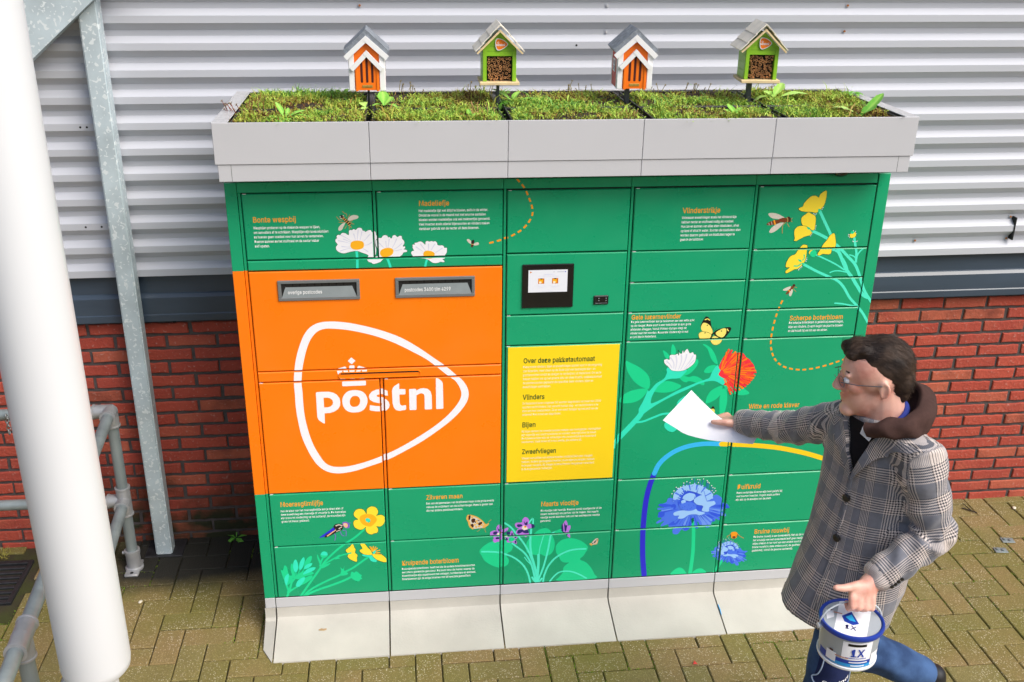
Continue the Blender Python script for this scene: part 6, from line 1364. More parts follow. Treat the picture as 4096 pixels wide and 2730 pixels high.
# ------------------------------------------------------------------ lettering
FONT_JOBS = []
import os
FNT = None                              # the grotesque that ships with Blender itself, else the built-in face
try:
    _p = os.path.join(bpy.utils.system_resource('DATAFILES', path='fonts'), 'Inter.woff2')
    if os.path.exists(_p): FNT = bpy.data.fonts.load(_p)
except Exception: FNT = None
def text_job(lines, x, z, x2, size, mk, name, lead=None, bold=0, long_i=None, only=None, target=None, sx=None):
    """lines start at x, first baseline z; the longest line ends at x2; baselines are `lead` apart"""
    FONT_JOBS.append(dict(lines=lines, x=x, z=z, x2=x2, size=size, mk=mk, name=name, lead=lead, bold=bold, only=only, target=target))
TX = json.loads('''{"head":[["Bonte wespbij",0.045,1.7527,0.1938,0.0196,"headline",0.012],["Madeliefje",0.6261,1.8026,0.7343,0.0185,"headline",0.012],["Vlinderstrikje",1.59,1.7576,1.7317,0.0198,"headline",0.012],["Gele luzernevlinder",1.4228,1.3426,1.6161,0.0188,"headline",0.012],["Scherpe boterbloem",2.0493,1.3195,2.2646,0.0193,"headline",0.012],["Witte en rode klaver",1.9255,0.9419,2.1362,0.0207,"headline",0.012],["Duifkruid",1.916,0.5691,2.0149,0.0222,"headline",0.012],["Bruine rouwbij",2.0128,0.3451,2.1662,0.0218,"headline",0.012],["Moerasglimlijfje",0.0532,0.5895,0.2199,0.021,"headline",0.012],["Zilveren maan",0.6283,0.5909,0.7739,0.0201,"headline",0.012],["Kruipende boterbloem",0.5225,0.2823,0.756,0.0226,"headline",0.012],["Maarts viooltje",1.0943,0.5326,1.2491,0.0219,"headline",0.012],["Over deze pakketautomaat",1.0111,1.1769,1.289,0.0204,"postergreen",0.018,"poster"],["Vlinders",1.0112,1.0219,1.0964,0.021,"postergreen",0.018,"poster"],["Bijen",1.0101,0.9009,1.0637,0.0214,"postergreen",0.018,"poster"],["Zweefvliegen",1.0116,0.7812,1.1482,0.0208,"postergreen",0.018,"poster"],["overige postcodes",0.1469,1.4832,0.2692,0.013,"slottext",0.012,"slotA"],["postcodes 3400 t/m 4299",0.5674,1.4817,0.736,0.0132,"slottext",0.012,"slotB"]],"body":[[["Wespbijen proberen op de stekende wespen te lijken,","om aanvallers af te schrikken. Wespbijen zijn koekoeksbijen:","ze hoeven geen voedsel voor hun larven te verzamelen.","Daarom kunnen ze het stuifmeel en de nectar lekker","zelf opeten."],0.0449,1.7283,0.3062,0.0094,0.01672,"bodytext",0.01],[["Het madeliefje lijkt wel \\u00e1ltijd te bloeien, zelfs in de winter.","Omdat ze vooral in de maand mei met enorme aantallen","bloeien worden madeliefjes ook wel meizoentjes genoemd.","Veel insecten zoals allerlei bijensoorten en vlinders maken","dankbaar gebruik van de nectar uit deze bloemen."],0.6256,1.78,0.8806,0.0092,0.01651,"bodytext",0.01],[["Volwassen zweefvliegen zoals het vlinderstrikje","hebben nectar en stuifmeel nodig als voedsel.","Hun larven kunnen van alles eten: bladluizen, afval","op land of afval in water. Soorten die bladluizen eten","worden daarom gebruikt om bladluizen tegen te","gaan in de tuinbouw."],1.5884,1.736,1.8158,0.0094,0.01675,"bodytext",0.01],[["De gele luzernevlinder kan je herkennen aan een witte acht","op de vleugel. Deze soort is een trekvlinder en kan grote","afstanden afleggen. Vanuit Midden-Europa vliegt de","vlinder naar het noorden. De eerste vlinders zijn in mei","en juni dan in Nederland."],1.422,1.3289,1.6694,0.0087,0.01556,"bodytext",0.01],[["De scherpe boterbloem is geliefd bij zweefvliegen,","bijen en vlinders. In april begint de plant te bloeien","en dat houdt hij vol tot aan de winter."],2.0489,1.3051,2.2699,0.0095,0.01691,"bodytext",0.01],[["De klaver komt uit de vlinderbloemenfamilie. Ze hebben","drietallige bladeren met steunblaadjes aan de voet van de","bladstelen en bloeien met ronde hoofdjes."],1.9247,0.9207,2.1848,0.0089,0.01587,"bodytext",0.01],[["Deze nectarrijke bloemen zijn heel geliefd bij","veel soorten insecten. Vogels zoals putters","zijn dol op de zaadjes van de plant."],1.9156,0.5473,2.1117,0.0093,0.01667,"bodytext",0.01],[["De bruine rouwbij is een koekoeksbij. Net als de vogel bouwt","het vrouwtje van een koekoeksbij zelf geen nestje. Ze legt haar","eitjes stiekem in het nest van een andere soort bij. Voor de","bruine rouwbij is deze andere soort, de gastheer (of eigenlijk","gastdame), vooral de gewone sachembij."],2.0119,0.3249,2.2909,0.0097,0.01727,"bodytext",0.01],[["Aan de kleur van het moerasglimlijfje kan je direct zien of","deze zweefvlieg een mannetje of vrouwtje is. De mannetjes","zijn brons tot roodachtig op het achterlijf, de vrouwtjes zijn","groen tot blauw gekleurd."],0.0523,0.5654,0.3076,0.0091,0.01621,"bodytext",0.01],[["Een van de kenmerken van de zilveren maan is de grote zwarte","vlek op de onderkant van de achtervleugel. Deze is groter dan","die van andere parelmoervlinders."],0.6277,0.5682,0.9015,0.0094,0.01677,"bodytext",0.01],[["De kruipende boterbloem  heeft net als de andere boterbloemsoorten","een intens glanzende gele kleur. Dat komt door de manier waarop de","bloemblaadjes zijn opgebouwd met cellagen, luchtkamers en zetmeel.","Boterbloemen zijn de enige bloemen met dit speciale glanseffect."],0.5213,0.2604,0.8275,0.0095,0.01691,"bodytext",0.01],[["Dit viooltje ruikt heerlijk. Daarom wordt viooltjesolie uit de","bloem verzameld om parfum van te maken. Het maarts","viooltje wordt daardoor ook wel het welriekende viooltje","genoemd."],1.0936,0.5078,1.3469,0.0092,0.01634,"bodytext",0.01],[["Deze mooie vlinders, bijen en zweefvliegen komen voor in de omgeving","van Woerden, maar staan op de Rode Lijst van bedreigde dier- en","plantensoorten omdat ze dreigen te verdwijnen uit Nederland. Om ze te","helpen hebben we op het groene dak van deze PostNL-pakketautomaat","de plantensoorten geplaatst die specifiek deze vlinders, bijen en","zweefvliegen aantrekken."],1.0102,1.1563,1.3192,0.0095,0.01691,"posterbody",0.01,"poster"],[["In Nederland leven ongeveer 50 soorten dagvlinders en meer dan 2000","soorten nachtvlinders. Het verschil tussen dag- en nachtvlinders is te","zien aan hun voelsprieten. Zit er een soort \'knopje\' op het eind van de","antenne? Dan is het een dagvlinder."],1.0105,1.0008,1.3207,0.0092,0.01634,"posterbody",0.01,"poster"],[["Bij bijen denken de meeste mensen meteen aan honingbijen. Honingbijen","zijn eigenlijk een soort huisdieren en worden verzorgd door de imker.","De inheemse bijen zijn de wilde bijen die oorspronkelijk in Nederland","voorkomen. Vaak leven zij in hun eentje, als solitaire bij."],1.0091,0.8781,1.3254,0.0087,0.01557,"posterbody",0.01,"poster"],[["Vliegen verschillen van andere insecten omdat zij \\u00e9\\u00e9n paar vleugels","hebben. Andere gevleugelde insecten, zoals bijen en wespen, hebben","twee paar vleugels. Bij vliegen is het achterste vleugelpaar veranderd","in de zogenaamde \'haltertjes\'."],1.0108,0.7574,1.3061,0.0093,0.01653,"posterbody",0.01,"poster"]]}''')
for hd in TX['head']: text_job([hd[0]], hd[1], hd[2], hd[3], hd[4], hd[5], 'heading', bold=hd[6], only=hd[7] if len(hd) > 7 else None)
for bd in TX['body']: text_job(bd[0], bd[1], bd[2], bd[3], bd[4], bd[6], 'body_text', lead=bd[5], bold=bd[7], only=bd[8] if len(bd) > 8 else None)
# measure / convert all text at once
tmp = []
for j in FONT_JOBS:
    j['obs'] = []
    for l in j['lines']:
        cu = bpy.data.curves.new('t', 'FONT'); cu.body = l; cu.size = 1; cu.resolution_u = 1; cu.offset = j['bold']
        if FNT: cu.font = FNT
        cu.space_character = 1.02; cu.fill_mode = 'FRONT'
        o = bpy.data.objects.new('t', cu); COL.objects.link(o); tmp.append(o); j['obs'].append(o)
bpy.context.view_layer.update()
dg = bpy.context.evaluated_depsgraph_get()
def font_tris(o):
    me = bpy.data.meshes.new_from_object(o.evaluated_get(dg)); me.calc_loop_triangles()
    T = [[(me.vertices[i].co.x, me.vertices[i].co.y) for i in t.vertices] for t in me.loop_triangles]
    bpy.data.meshes.remove(me); return T
_cu = bpy.data.curves.new('t', 'FONT'); _cu.body = 'H'; _cu.size = 1; _cu.font = FNT or _cu.font; _o = bpy.data.objects.new('t', _cu); COL.objects.link(_o); tmp.append(_o); bpy.context.view_layer.update(); dg = bpy.context.evaluated_depsgraph_get()
CAPH = max(p[1] for t in font_tris(_o) for p in t); print('cap height', CAPH)
for j in FONT_JOBS:
    LT = [font_tris(o) for o in j['obs']]
    wmax = max(max(p[0] for t in T for p in t) for T in LT if T)
    sxx = (j['x2']-j['x'])/wmax; sz = j['size']/CAPH; tris = []
    for i, T in enumerate(LT):
        zb = j['z']-(j['lead'] or 0)*i
        tris += [([(j['x']+p[0]*sxx, zb+p[1]*sz) for p in t], j['mk'], 1+(q_ % 1500)*.02) for q_, t in enumerate(T)]
    if j['only'] == 'poster': put_print(j['name'], tris, only=(pp,))
    elif j['only'] in ('slotA', 'slotB'):
        s = slotA if j['only'] == 'slotA' else slotB
        # flap plane: z0+.0084 -> y yo+.002 ; z1-.026 -> y YD-.0015
        V = []; F = []
        for t, _, _ in tris:
            n = len(V)
            for p in t:
                k = (p[1]-1.4659)/(1.509-1.4659); V.append((p[0], (YD-.004)+k*.0025-.0008, p[1]))
            F.append((n, n+1, n+2))
        ob('lettering', V, F, am('slottext'), s)
    else: put_print(j['name'], tris, skip=(pp,))
for o in tmp:
    cu = o.data; bpy.data.objects.remove(o); bpy.data.curves.remove(cu)

# ------------------------------------------------------------------ roof trough on the locker
TF, TB, TZ0, TZ1 = -.128, .50, 1.9875, 2.1255
TX0, TX1 = -.0435, 2.378
seam = [TX0]+[i*CW-.018*0+.0 for i in (1, 2, 3, 4)]+[TX1]
for i in range(5):
    o = panel('trough_front', seam[i]+.0008, seam[i+1]-.0008, TZ0, TZ1, TF, M_greymet, bev=.0012, depth=.004)
    o = panel('trough_skirt', max(seam[i], -.0355)+.0008, min(seam[i+1], 2.370)-.0008, 1.9290, TZ0-.0012, TF+.0035, M_greymet, bev=.001, depth=.004)
PANELS[:] = [p for p in PANELS if not p[0].name.startswith('trough')]
for x in (.008, 2.326):
    b = MB(); b.box(x-.0006, x+.0006, TF+.0033, TF+.0036, 1.930, TZ0-.002); b.build('skirt_joint', M_gap, LOCK)
b = MB()
for x0, x1 in ((TX0, TX0+.004), (TX1-.004, TX1)): b.box(x0, x1, TF+.004, TB, TZ0, TZ1-.001)
b.box(TX0+.0041, TX1-.0041, TB-.004, TB, TZ0, TZ1-.001)
b.build('trough_side', M_greymet, LOCK)
b = MB(); b.box(-.0350, 2.3695, TF+.0075, TB-.001, 1.930, 1.934); b.box(-.0350, -.0310, TF+.0076, TB-.001, 1.9341, TZ0); b.box(2.3655, 2.3695, TF+.0076, TB-.001, 1.9341, TZ0); b.build('trough_soffit', M_greymet, LOCK)
b = MB()                                                         # folded rim
b.cbox(TX0, TX0+.052, TF+.003, TB, TZ1-.003, TZ1, .0012); b.cbox(TX1-.048, TX1, TF+.003, TB, TZ1-.003, TZ1, .0012)
b.cbox(TX0+.0522, TX1-.0482, TB-.018, TB, TZ1-.003, TZ1, .0012); b.cbox(TX0+.0522, TX1-.0482, TF+.001, TF+.0065, TZ1-.003, TZ1, .0012)
b.build('trough_rim', M_greyrim, LOCK)
b = MB(); b.box(TX0+.005, TX1-.005, TF+.005, TB-.005, 2.02, 2.03); b.build('trough_floor', M_black, LOCK)

# sedum trays -------------------------------------------------------
def leafmat(name, cols, rough=.55):
    m = bpy.data.materials.new(name); m.use_nodes = True; t = m.node_tree; b = t.nodes['Principled BSDF']; N = t.nodes.new; L = t.links.new
    at = N('ShaderNodeAttribute'); at.attribute_name = 'tint'; cr = N('ShaderNodeValToRGB'); e = cr.color_ramp.elements
    e[0].position = 0; e[0].color = (*lin(cols[0]), 1); e[1].position = 1; e[1].color = (*lin(cols[-1]), 1)
    for i, c in enumerate(cols[1:-1]): q = e.new((i+1)/(len(cols)-1)); q.color = (*lin(c), 1)
    L(at.outputs['Fac'], cr.inputs[0]); L(cr.outputs[0], b.inputs['Base Color']); b.inputs['Roughness'].default_value = rough; b.inputs['Specular IOR Level'].default_value = .3
    b.inputs['Subsurface Weight'].default_value = 0
    return m
M_sedum = leafmat('sedum_leaves', ['4f3220', '80592f', 'a08a3e', 'a9aa46', 'a0bc46', 'b6d456', '72a846'])
def value_noise(seed):
    r = np.random.RandomState(seed); G = r.rand(64, 64)
    def f(x, y):
        xi = np.floor(x).astype(int); yi = np.floor(y).astype(int); fx = x-xi; fy = y-yi; fx = fx*fx*(3-2*fx); fy = fy*fy*(3-2*fy)
        g = lambda a, b: G[a % 64, b % 64]
        return (g(xi, yi)*(1-fx)+g(xi+1, yi)*fx)*(1-fy)+(g(xi, yi+1)*(1-fx)+g(xi+1, yi+1)*fx)*fy
    return f
VN, VN2 = value_noise(3), value_noise(11)
def soil_h(x, y):
    x = np.asarray(x, float); y = np.asarray(y, float)
    return 2.108+.014*VN(x*9+3, y*9+7)+.008*VN2(x*31, y*31)
def cover(x, y):                                                # sedum density 0..1 and colour bias
    return np.clip(1.7*VN2(x*7.5+40, y*9+13)+1.0*VN(x*24, y*24+9)-.82-.35*np.clip((y-.3)/.15, 0, 1), 0, 1), .6*VN(x*6+20, y*7+31)+.4*VN2(x*19, y*19+3)
TR = []
def tray(x0, x1, y0, y1, seed, label, group):
    t = empty('sedum_tray', ((x0+x1)/2, (y0+y1)/2, 2.031)); tag(t, label, 'plant tray', group)
    b = MB(); k = .006; zt_ = 2.1215
    b.cbox(x0, x1, y0, y0+k, 2.031, zt_, .0015); b.cbox(x0, x1, y1-k, y1, 2.031, zt_, .0015); b.cbox(x0, x0+k, y0+k, y1-k, 2.031, zt_, .0015); b.cbox(x1-k, x1, y0+k, y1-k, 2.031, zt_, .0015)
    b.build('rim', M_black, t)
    nx, ny = 26, max(6, int((y1-y0)/.018)); V = []; F = []
    for j in range(ny+1):
        for i in range(nx+1):
            x = x0+k+(x1-x0-2*k)*i/nx; y = y0+k+(y1-y0-2*k)*j/ny
            e = min(min(x-x0, x1-x), min(y-y0, y1-y)); V.append((x, y, float(soil_h(x, y))-.018*max(0, 1-e/.03)))
    for j in range(ny):
        for i in range(nx): a = j*(nx+1)+i; F.append((a, a+1, a+nx+2, a+nx+1))
    ob('soil', V, F, M_soil, t, smooth=True)
    r = np.random.RandomState(seed); area = (x1-x0)*(y1-y0); n = int(area*40000)
    px = r.uniform(x0+.008, x1-.008, n); py = r.uniform(y0+.004, y1-.006, n)
    den, bias = cover(px, py); keep = r.rand(n) < (.06+.94*den); px, py, den, bias = px[keep], py[keep], den[keep], bias[keep]; n = len(px)
    pz = soil_h(px, py)-.003
    edge = np.minimum(np.minimum(px-x0, x1-px), np.minimum(py-y0+.002, y1-py)); pz -= .018*np.clip(1-edge/.035, 0, 1)
    back = np.clip((py-.2)/.28, 0, 1)
    h = (.008+.015*r.rand(n)**1.5*(.5+den))*(1+.4*back*r.rand(n)); tall = r.rand(n) < .012; h[tall] *= 2.3
    wdt = .0011+.0013*r.rand(n); a = r.uniform(0, 2*np.pi, n); ln = r.uniform(.1, 1.25, n)*h; da = r.uniform(0, 2*np.pi, n)
    dx, dy = np.cos(da)*ln, np.sin(da)*ln; cx, sx_ = np.cos(a)*wdt, np.sin(a)*wdt
    P = np.stack([px, py, pz], 1)
    V = np.empty((n, 5, 3))
    V[:, 0] = P+np.stack([-cx, -sx_, 0*cx], 1); V[:, 1] = P+np.stack([cx, sx_, 0*cx], 1)
    mid = P+np.stack([dx*.35, dy*.35, h*.6], 1); V[:, 2] = mid+np.stack([cx*1.15, sx_*1.15, 0*cx], 1); V[:, 3] = mid+np.stack([-cx*1.15, -sx_*1.15, 0*cx], 1); V[:, 4] = P+np.stack([dx, dy, h*(1-.25*r.rand(n))], 1)
    idx = (np.arange(n)*5)[:, None]
    quads = idx+np.array([0, 1, 2, 3]); tris = idx+np.array([3, 2, 4])
    loops = np.concatenate([quads, tris], 1).ravel(); starts = np.empty(2*n, int); starts[0::2] = np.arange(n)*7; starts[1::2] = np.arange(n)*7+4
    tint = np.clip(-.16+1.1*bias+.36*den+r.normal(0, .17, n)-.3*(r.rand(n) < .16), 0, 1)
    # star-shaped leaf whorls on top of many stems
    m_ = int(n*.42); sel = r.choice(n, m_, replace=False); W_ = []; tw = []
    tip = V[sel, 4]; nl = 4
    for q in range(nl):
        aa = r.uniform(0, 2*np.pi, m_); L_ = r.uniform(.0028, .0058, m_); wv = .0013+.0008*r.rand(m_)
        d = np.stack([np.cos(aa), np.sin(aa), r.uniform(-.1, .8, m_)], 1); s_ = np.stack([-np.sin(aa), np.cos(aa), 0*aa], 1)
        W_.append(np.stack([tip, tip+d*L_[:, None]*.5+s_*wv[:, None], tip+d*L_[:, None], tip+d*L_[:, None]*.5-s_*wv[:, None]], 1)); tw.append(tint[sel]+r.normal(.04, .08, m_))
    W_ = np.concatenate(W_).reshape(-1, 3); tw = np.clip(np.concatenate(tw), 0, 1); nw = len(tw)
    VV = np.concatenate([V.reshape(-1, 3), W_]); lo = np.concatenate([loops, np.arange(nw*4)+n*5]); stt = np.concatenate([starts, 7*n+np.arange(nw)*4]); tot = np.concatenate([np.tile([4, 3], n), np.full(nw, 4)])
    org = np.array(((x0+x1)/2, (y0+y1)/2, 2.031))
    me = bpy.data.meshes.new('sedum'); me.vertices.add(len(VV)); me.vertices.foreach_set('co', (VV-org).ravel())
    me.loops.add(len(lo)); me.loops.foreach_set('vertex_index', lo.astype(np.int32)); me.polygons.add(len(stt)); me.polygons.foreach_set('loop_start', stt.astype(np.int32)); me.polygons.foreach_set('loop_total', tot.astype(np.int32))
    me.update(calc_edges=True); at = me.attributes.new('tint', 'FLOAT', 'POINT'); at.data.foreach_set('value', np.concatenate([np.repeat(tint, 5), np.repeat(tw, 4)]).astype(np.float32)); me.materials.append(M_sedum)
    o = bpy.data.objects.new('sedum', me); link(o, t, org); o['kind'] = 'stuff'; return t
yj = .135
names = ['leftmost', 'second from left', 'middle', 'fourth from left', 'rightmost']
bx = [.012, .468, .936, 1.425, 1.905, 2.326]
for i in range(5):
    tray(bx[i]+(.008 if i else 0), bx[i+1]-.012, TF+.010, yj-.006, 100+i, f'sedum tray, {names[i]} in the front row of the roof trough', 'sedum trays in the front row')
    tray(bx[i]+(.008 if i else -.012), bx[i+1]-(.012 if i < 4 else 0), yj+.006, TB-.022, 200+i, f'sedum tray, {names[i]} in the back row of the roof trough', 'sedum trays in the back row')

# broad-leaved weeds -------------------------------------------------
M_leafA = leafmat('broad_leaf', ['3f7f2a', '5a9e35', '7cba48', '9ccc5c', 'b8d878'], .42)
def leaf_mesh(L_, W_, droop, lobes, seed, m, fold=.25, tint=.4, twist=0, rise=.8):
    r = random.Random(seed); n = 10; V = []; F = []; T = []
    rings = []
    for i in range(n+1):
        t = i/n; wv = W_*(math.sin(math.pi*min(1, t*.92+.04))**.75)*(.25+.75*min(1, t*2.2)) if t > .0 else W_*.12
        if lobes: wv *= 1+.16*math.sin(t*lobes*2*math.pi)
        if i == n: wv = .0005
        x = L_*(t-.15*droop*t*t); z_ = L_*(rise*t*.5-droop*.55*t*t)
        yy = L_*.08*math.sin(t*2.5+seed)
        for s in (-1, -.5, 0, .5, 1):
            zz = z_+fold*abs(s)*wv+(r.uniform(-1, 1)*.05*wv if abs(s) == 1 else 0)+s*twist*wv*t
            V.append((x, yy+s*wv, zz)); T.append(min(1, max(0, tint+(.32 if s == 0 else 0)+r.uniform(-.06, .06)+.15*t)))
    for i in range(n):
        for k in range(4): a = i*5+k; F.append((a, a+1, a+6, a+5))
    me = mesh_of('leaf', V, F, m, smooth=True); at = me.attributes.new('tint', 'FLOAT', 'POINT'); at.data.foreach_set('value', T); return me
def weed(loc, leaves, label, group='leafy weeds among the sedum', tint=.4, cat='weed', name='leafy_weed'):
    t = empty(name, loc); tag(t, label, cat, group)
    for q in leaves:
        az, L_, W_, dr, lb, sd_ = q[:6]; rise = q[6] if len(q) > 6 else .8; tn = q[7] if len(q) > 7 else tint
        o = bpy.data.objects.new('leaf', leaf_mesh(L_, W_, dr, lb, sd_, M_leafA, tint=tn, rise=rise)); COL.objects.link(o); o.parent = t; o.rotation_euler = (0, 0, R(az))
    return t
Zs = lambda x, y: float(soil_h(x, y))
weed((.185, -.045, 2.122), [(205,.085,.016,.9,0,1,.7),(180,.11,.020,.7,3,2,.5),(120,.075,.010,.1,0,3,1.3),(80,.06,.008,.3,0,4,1.2),(20,.085,.015,.5,0,5,1.0),(-15,.075,.011,1.0,0,6,.7),(250,.075,.018,1.5,0,7,.9),(-60,.06,.011,1.3,0,8,.8),(5,.10,.012,.7,0,21,.8)], 'leafy rosette weed spilling over the front edge of the leftmost front tray', tint=.45)
weed((.515, .175, 2.125), [(100,.06,.021,.2,0,9,1.6),(60,.055,.02,.4,0,10,1.3),(200,.05,.012,.6,0,11,.7),(-30,.06,.013,.7,0,12,.6)], 'round leaved seedling right of the first insect house pole', tint=.4)
weed((.452, .15, 2.122), [(110,.045,.016,.6,0,13,1.2,.8),(250,.04,.012,1.2,0,14,.8,.8)], 'small yellow green sprout at the foot of the first insect house pole', tint=.7)
weed((.80, -.065, 2.120), [(185,.085,.012,.6,3,15,.6),(160,.075,.011,.8,3,16,.7),(85,.05,.009,.2,0,17,1.2),(30,.055,.010,.6,0,18,1.0),(-10,.05,.009,.9,0,19,.6)], 'blue green thistle like weed at the front of the second front tray', tint=.3)
weed((.985, .235, 2.125), [(150,.095,.017,.35,4,22,1.2),(178,.085,.016,.9,3,23,.5,.35),(0,.12,.015,.6,4,24,.65,.35),(-20,.10,.014,.9,4,25,.5,.3),(60,.06,.012,.3,0,26,1.3),(215,.085,.017,1.2,0,27,.5,.3)], 'spreading toothed leaf weed beside the second insect house pole', tint=.5)
weed((1.735, -.062, 2.120), [(170,.075,.018,.8,0,28,.8,.6),(140,.05,.013,.4,0,29,1.2),(100,.06,.012,.15,0,30,1.3),(45,.05,.010,.2,0,31,1.2),(-10,.06,.010,1.1,0,32,.7),(250,.05,.010,1.3,0,33,.7)], 'upright green weed at the front edge of the fourth front tray', tint=.4)
weed((1.985, .25, 2.128), [(60,.10,.02,.25,4,34,1.2),(120,.07,.018,.5,4,35,1.1),(175,.09,.02,.8,4,36,.6,.75),(-5,.15,.026,.45,5,37,.65,.75),(-25,.11,.014,.8,3,38,.5),(240,.08,.017,1.0,3,39,.6,.7)], 'large pale lobed leaf weed right of the fourth insect house pole', tint=.65)
weed((2.19, -.05, 2.122), [(150,.105,.021,.45,5,40,.75,.85)], 'single pale yellow toothed leaf lying in the rightmost front tray', tint=.85)
weed((2.175, -.082, 2.122), [(20,.075,.024,.25,0,41,1.2,.25),(28,.13,.021,.1,0,42,1.15,.3)], 'pair of smooth dark green leaves leaning over the right front edge', tint=.25)
weed((2.325, .33, 2.128), [(a, .055, .010, .7, 0, 50+i, .8, .25) for i, a in enumerate(range(0, 360, 40))], 'bushy dark green tuft at the right end of the back row', tint=.2)
weed((.36, .43, 2.12), [(60,.04,.010,.5,0,61,1.5),(150,.04,.010,.5,0,62,1.5),(280,.035,.01,.6,0,63,1.3)], 'tiny seedling by the bare patch at the back of the leftmost tray', tint=.5)
for i in range(10):
    c_, fr = i % 5, i < 5
    x = bx[c_]+rng.uniform(.1, .36); y = rng.uniform(-.07, .08) if fr else rng.uniform(.2, .42); n_ = rng.randint(4, 7)
    weed((x, y, 2.118), [(k*360/n_+rng.uniform(-20, 20), rng.uniform(.022, .042), rng.uniform(.005, .010), rng.uniform(.3, 1), rng.choice((0, 3)), 300+i*9+k, rng.uniform(.5, 1.1), rng.uniform(.1, .7)) for k in range(n_)], f"small low seedling growing in the {names[c_]} sedum tray of the {'front' if fr else 'back'} row", group='small seedlings among the sedum')
# reddish stonecrop stalks, upper left corner and dry stems
M_stalk = mat('red_stonecrop_stem', '8a4a38', .6, var=.2, vscale=200); M_dry = mat('dry_stem', 'b08a5a', .7, var=.2, vscale=200); M_sclf = mat('stonecrop_leaf', '8a7a3a', .55, var=.3, vscale=200)
def stalks(loc, n, spread, hmin, hmax, label, m, leaves=True, seed=1, lean=(0, 0), cat='plant', name='stonecrop_stalks', group=None):
    r = random.Random(seed); t = empty(name, loc); tag(t, label, cat, group); b = MB()
    for i in range(n):
        p = Vector(loc)+Vector((r.uniform(-spread, spread), r.uniform(-spread, spread), -.012)); h = r.uniform(hmin, hmax); d = Vector((r.uniform(-.3, .3)+lean[0], r.uniform(-.3, .3)+lean[1], 1))
        q = p+d*h*.5+Vector((r.uniform(-.004, .004), 0, 0)); e = p+d*h
        b.tube([p, q, e], [.0016, .0013, .001], 5)
        if leaves:
            for k in range(9):
                a = r.uniform(0, 6.28); c = e+Vector((0, 0, -.003*(k//3))); u = Vector((math.cos(a), math.sin(a), .5))*.006; s_ = Vector((-math.sin(a), math.cos(a), 0))*.0022
                b.add([c, c+u*.5+s_, c+u, c+u*.5-s_], [(0,1,2,3)], 1)
    b.build('stem', [m, M_sclf], t, fixn=False); return t
stalks((.005, .09, 2.12), 9, .03, .025, .055, 'red stemmed stonecrop stalks at the left end of the trough', M_stalk, seed=3, lean=(-.45, -.1))
stalks((.06, .13, 2.125), 7, .04, .025, .05, 'pale brown stonecrop stalks in the left part of the trough', M_stalk, seed=4, lean=(-.05, 0))
stalks((.86, -.03, 2.12), 9, .035, .03, .065, 'dry tan stems standing in the second front tray', M_dry, leaves=False, seed=5, lean=(-.3, .1), name='dry_stems')
stalks((1.36, -.06, 2.118), 10, .03, .02, .045, 'orange brown dry stems at the right end of the middle front tray', M_dry, leaves=False, seed=6, name='dry_stems')
for i, (x, y, s) in enumerate(((.62,.46,11),(1.28,.46,12),(1.55,.45,13),(1.74,.46,14),(2.02,.45,15),(.88,.46,16))):
    stalks((x, y, 2.125), 8, .05, .02, .05, ['thin green sprigs behind the first insect house', 'bushy green sprigs behind the middle tray', 'thin sprigs right behind the third insect house', 'thin sprigs left of the fourth insect house at the back', 'dark dry sprigs right behind the fourth insect house', 'thin sprigs at the back left of the second insect house'][i], leafgreen if False else M_sclf, seed=s, name='sedum_sprigs', group='sprigs along the back rim')

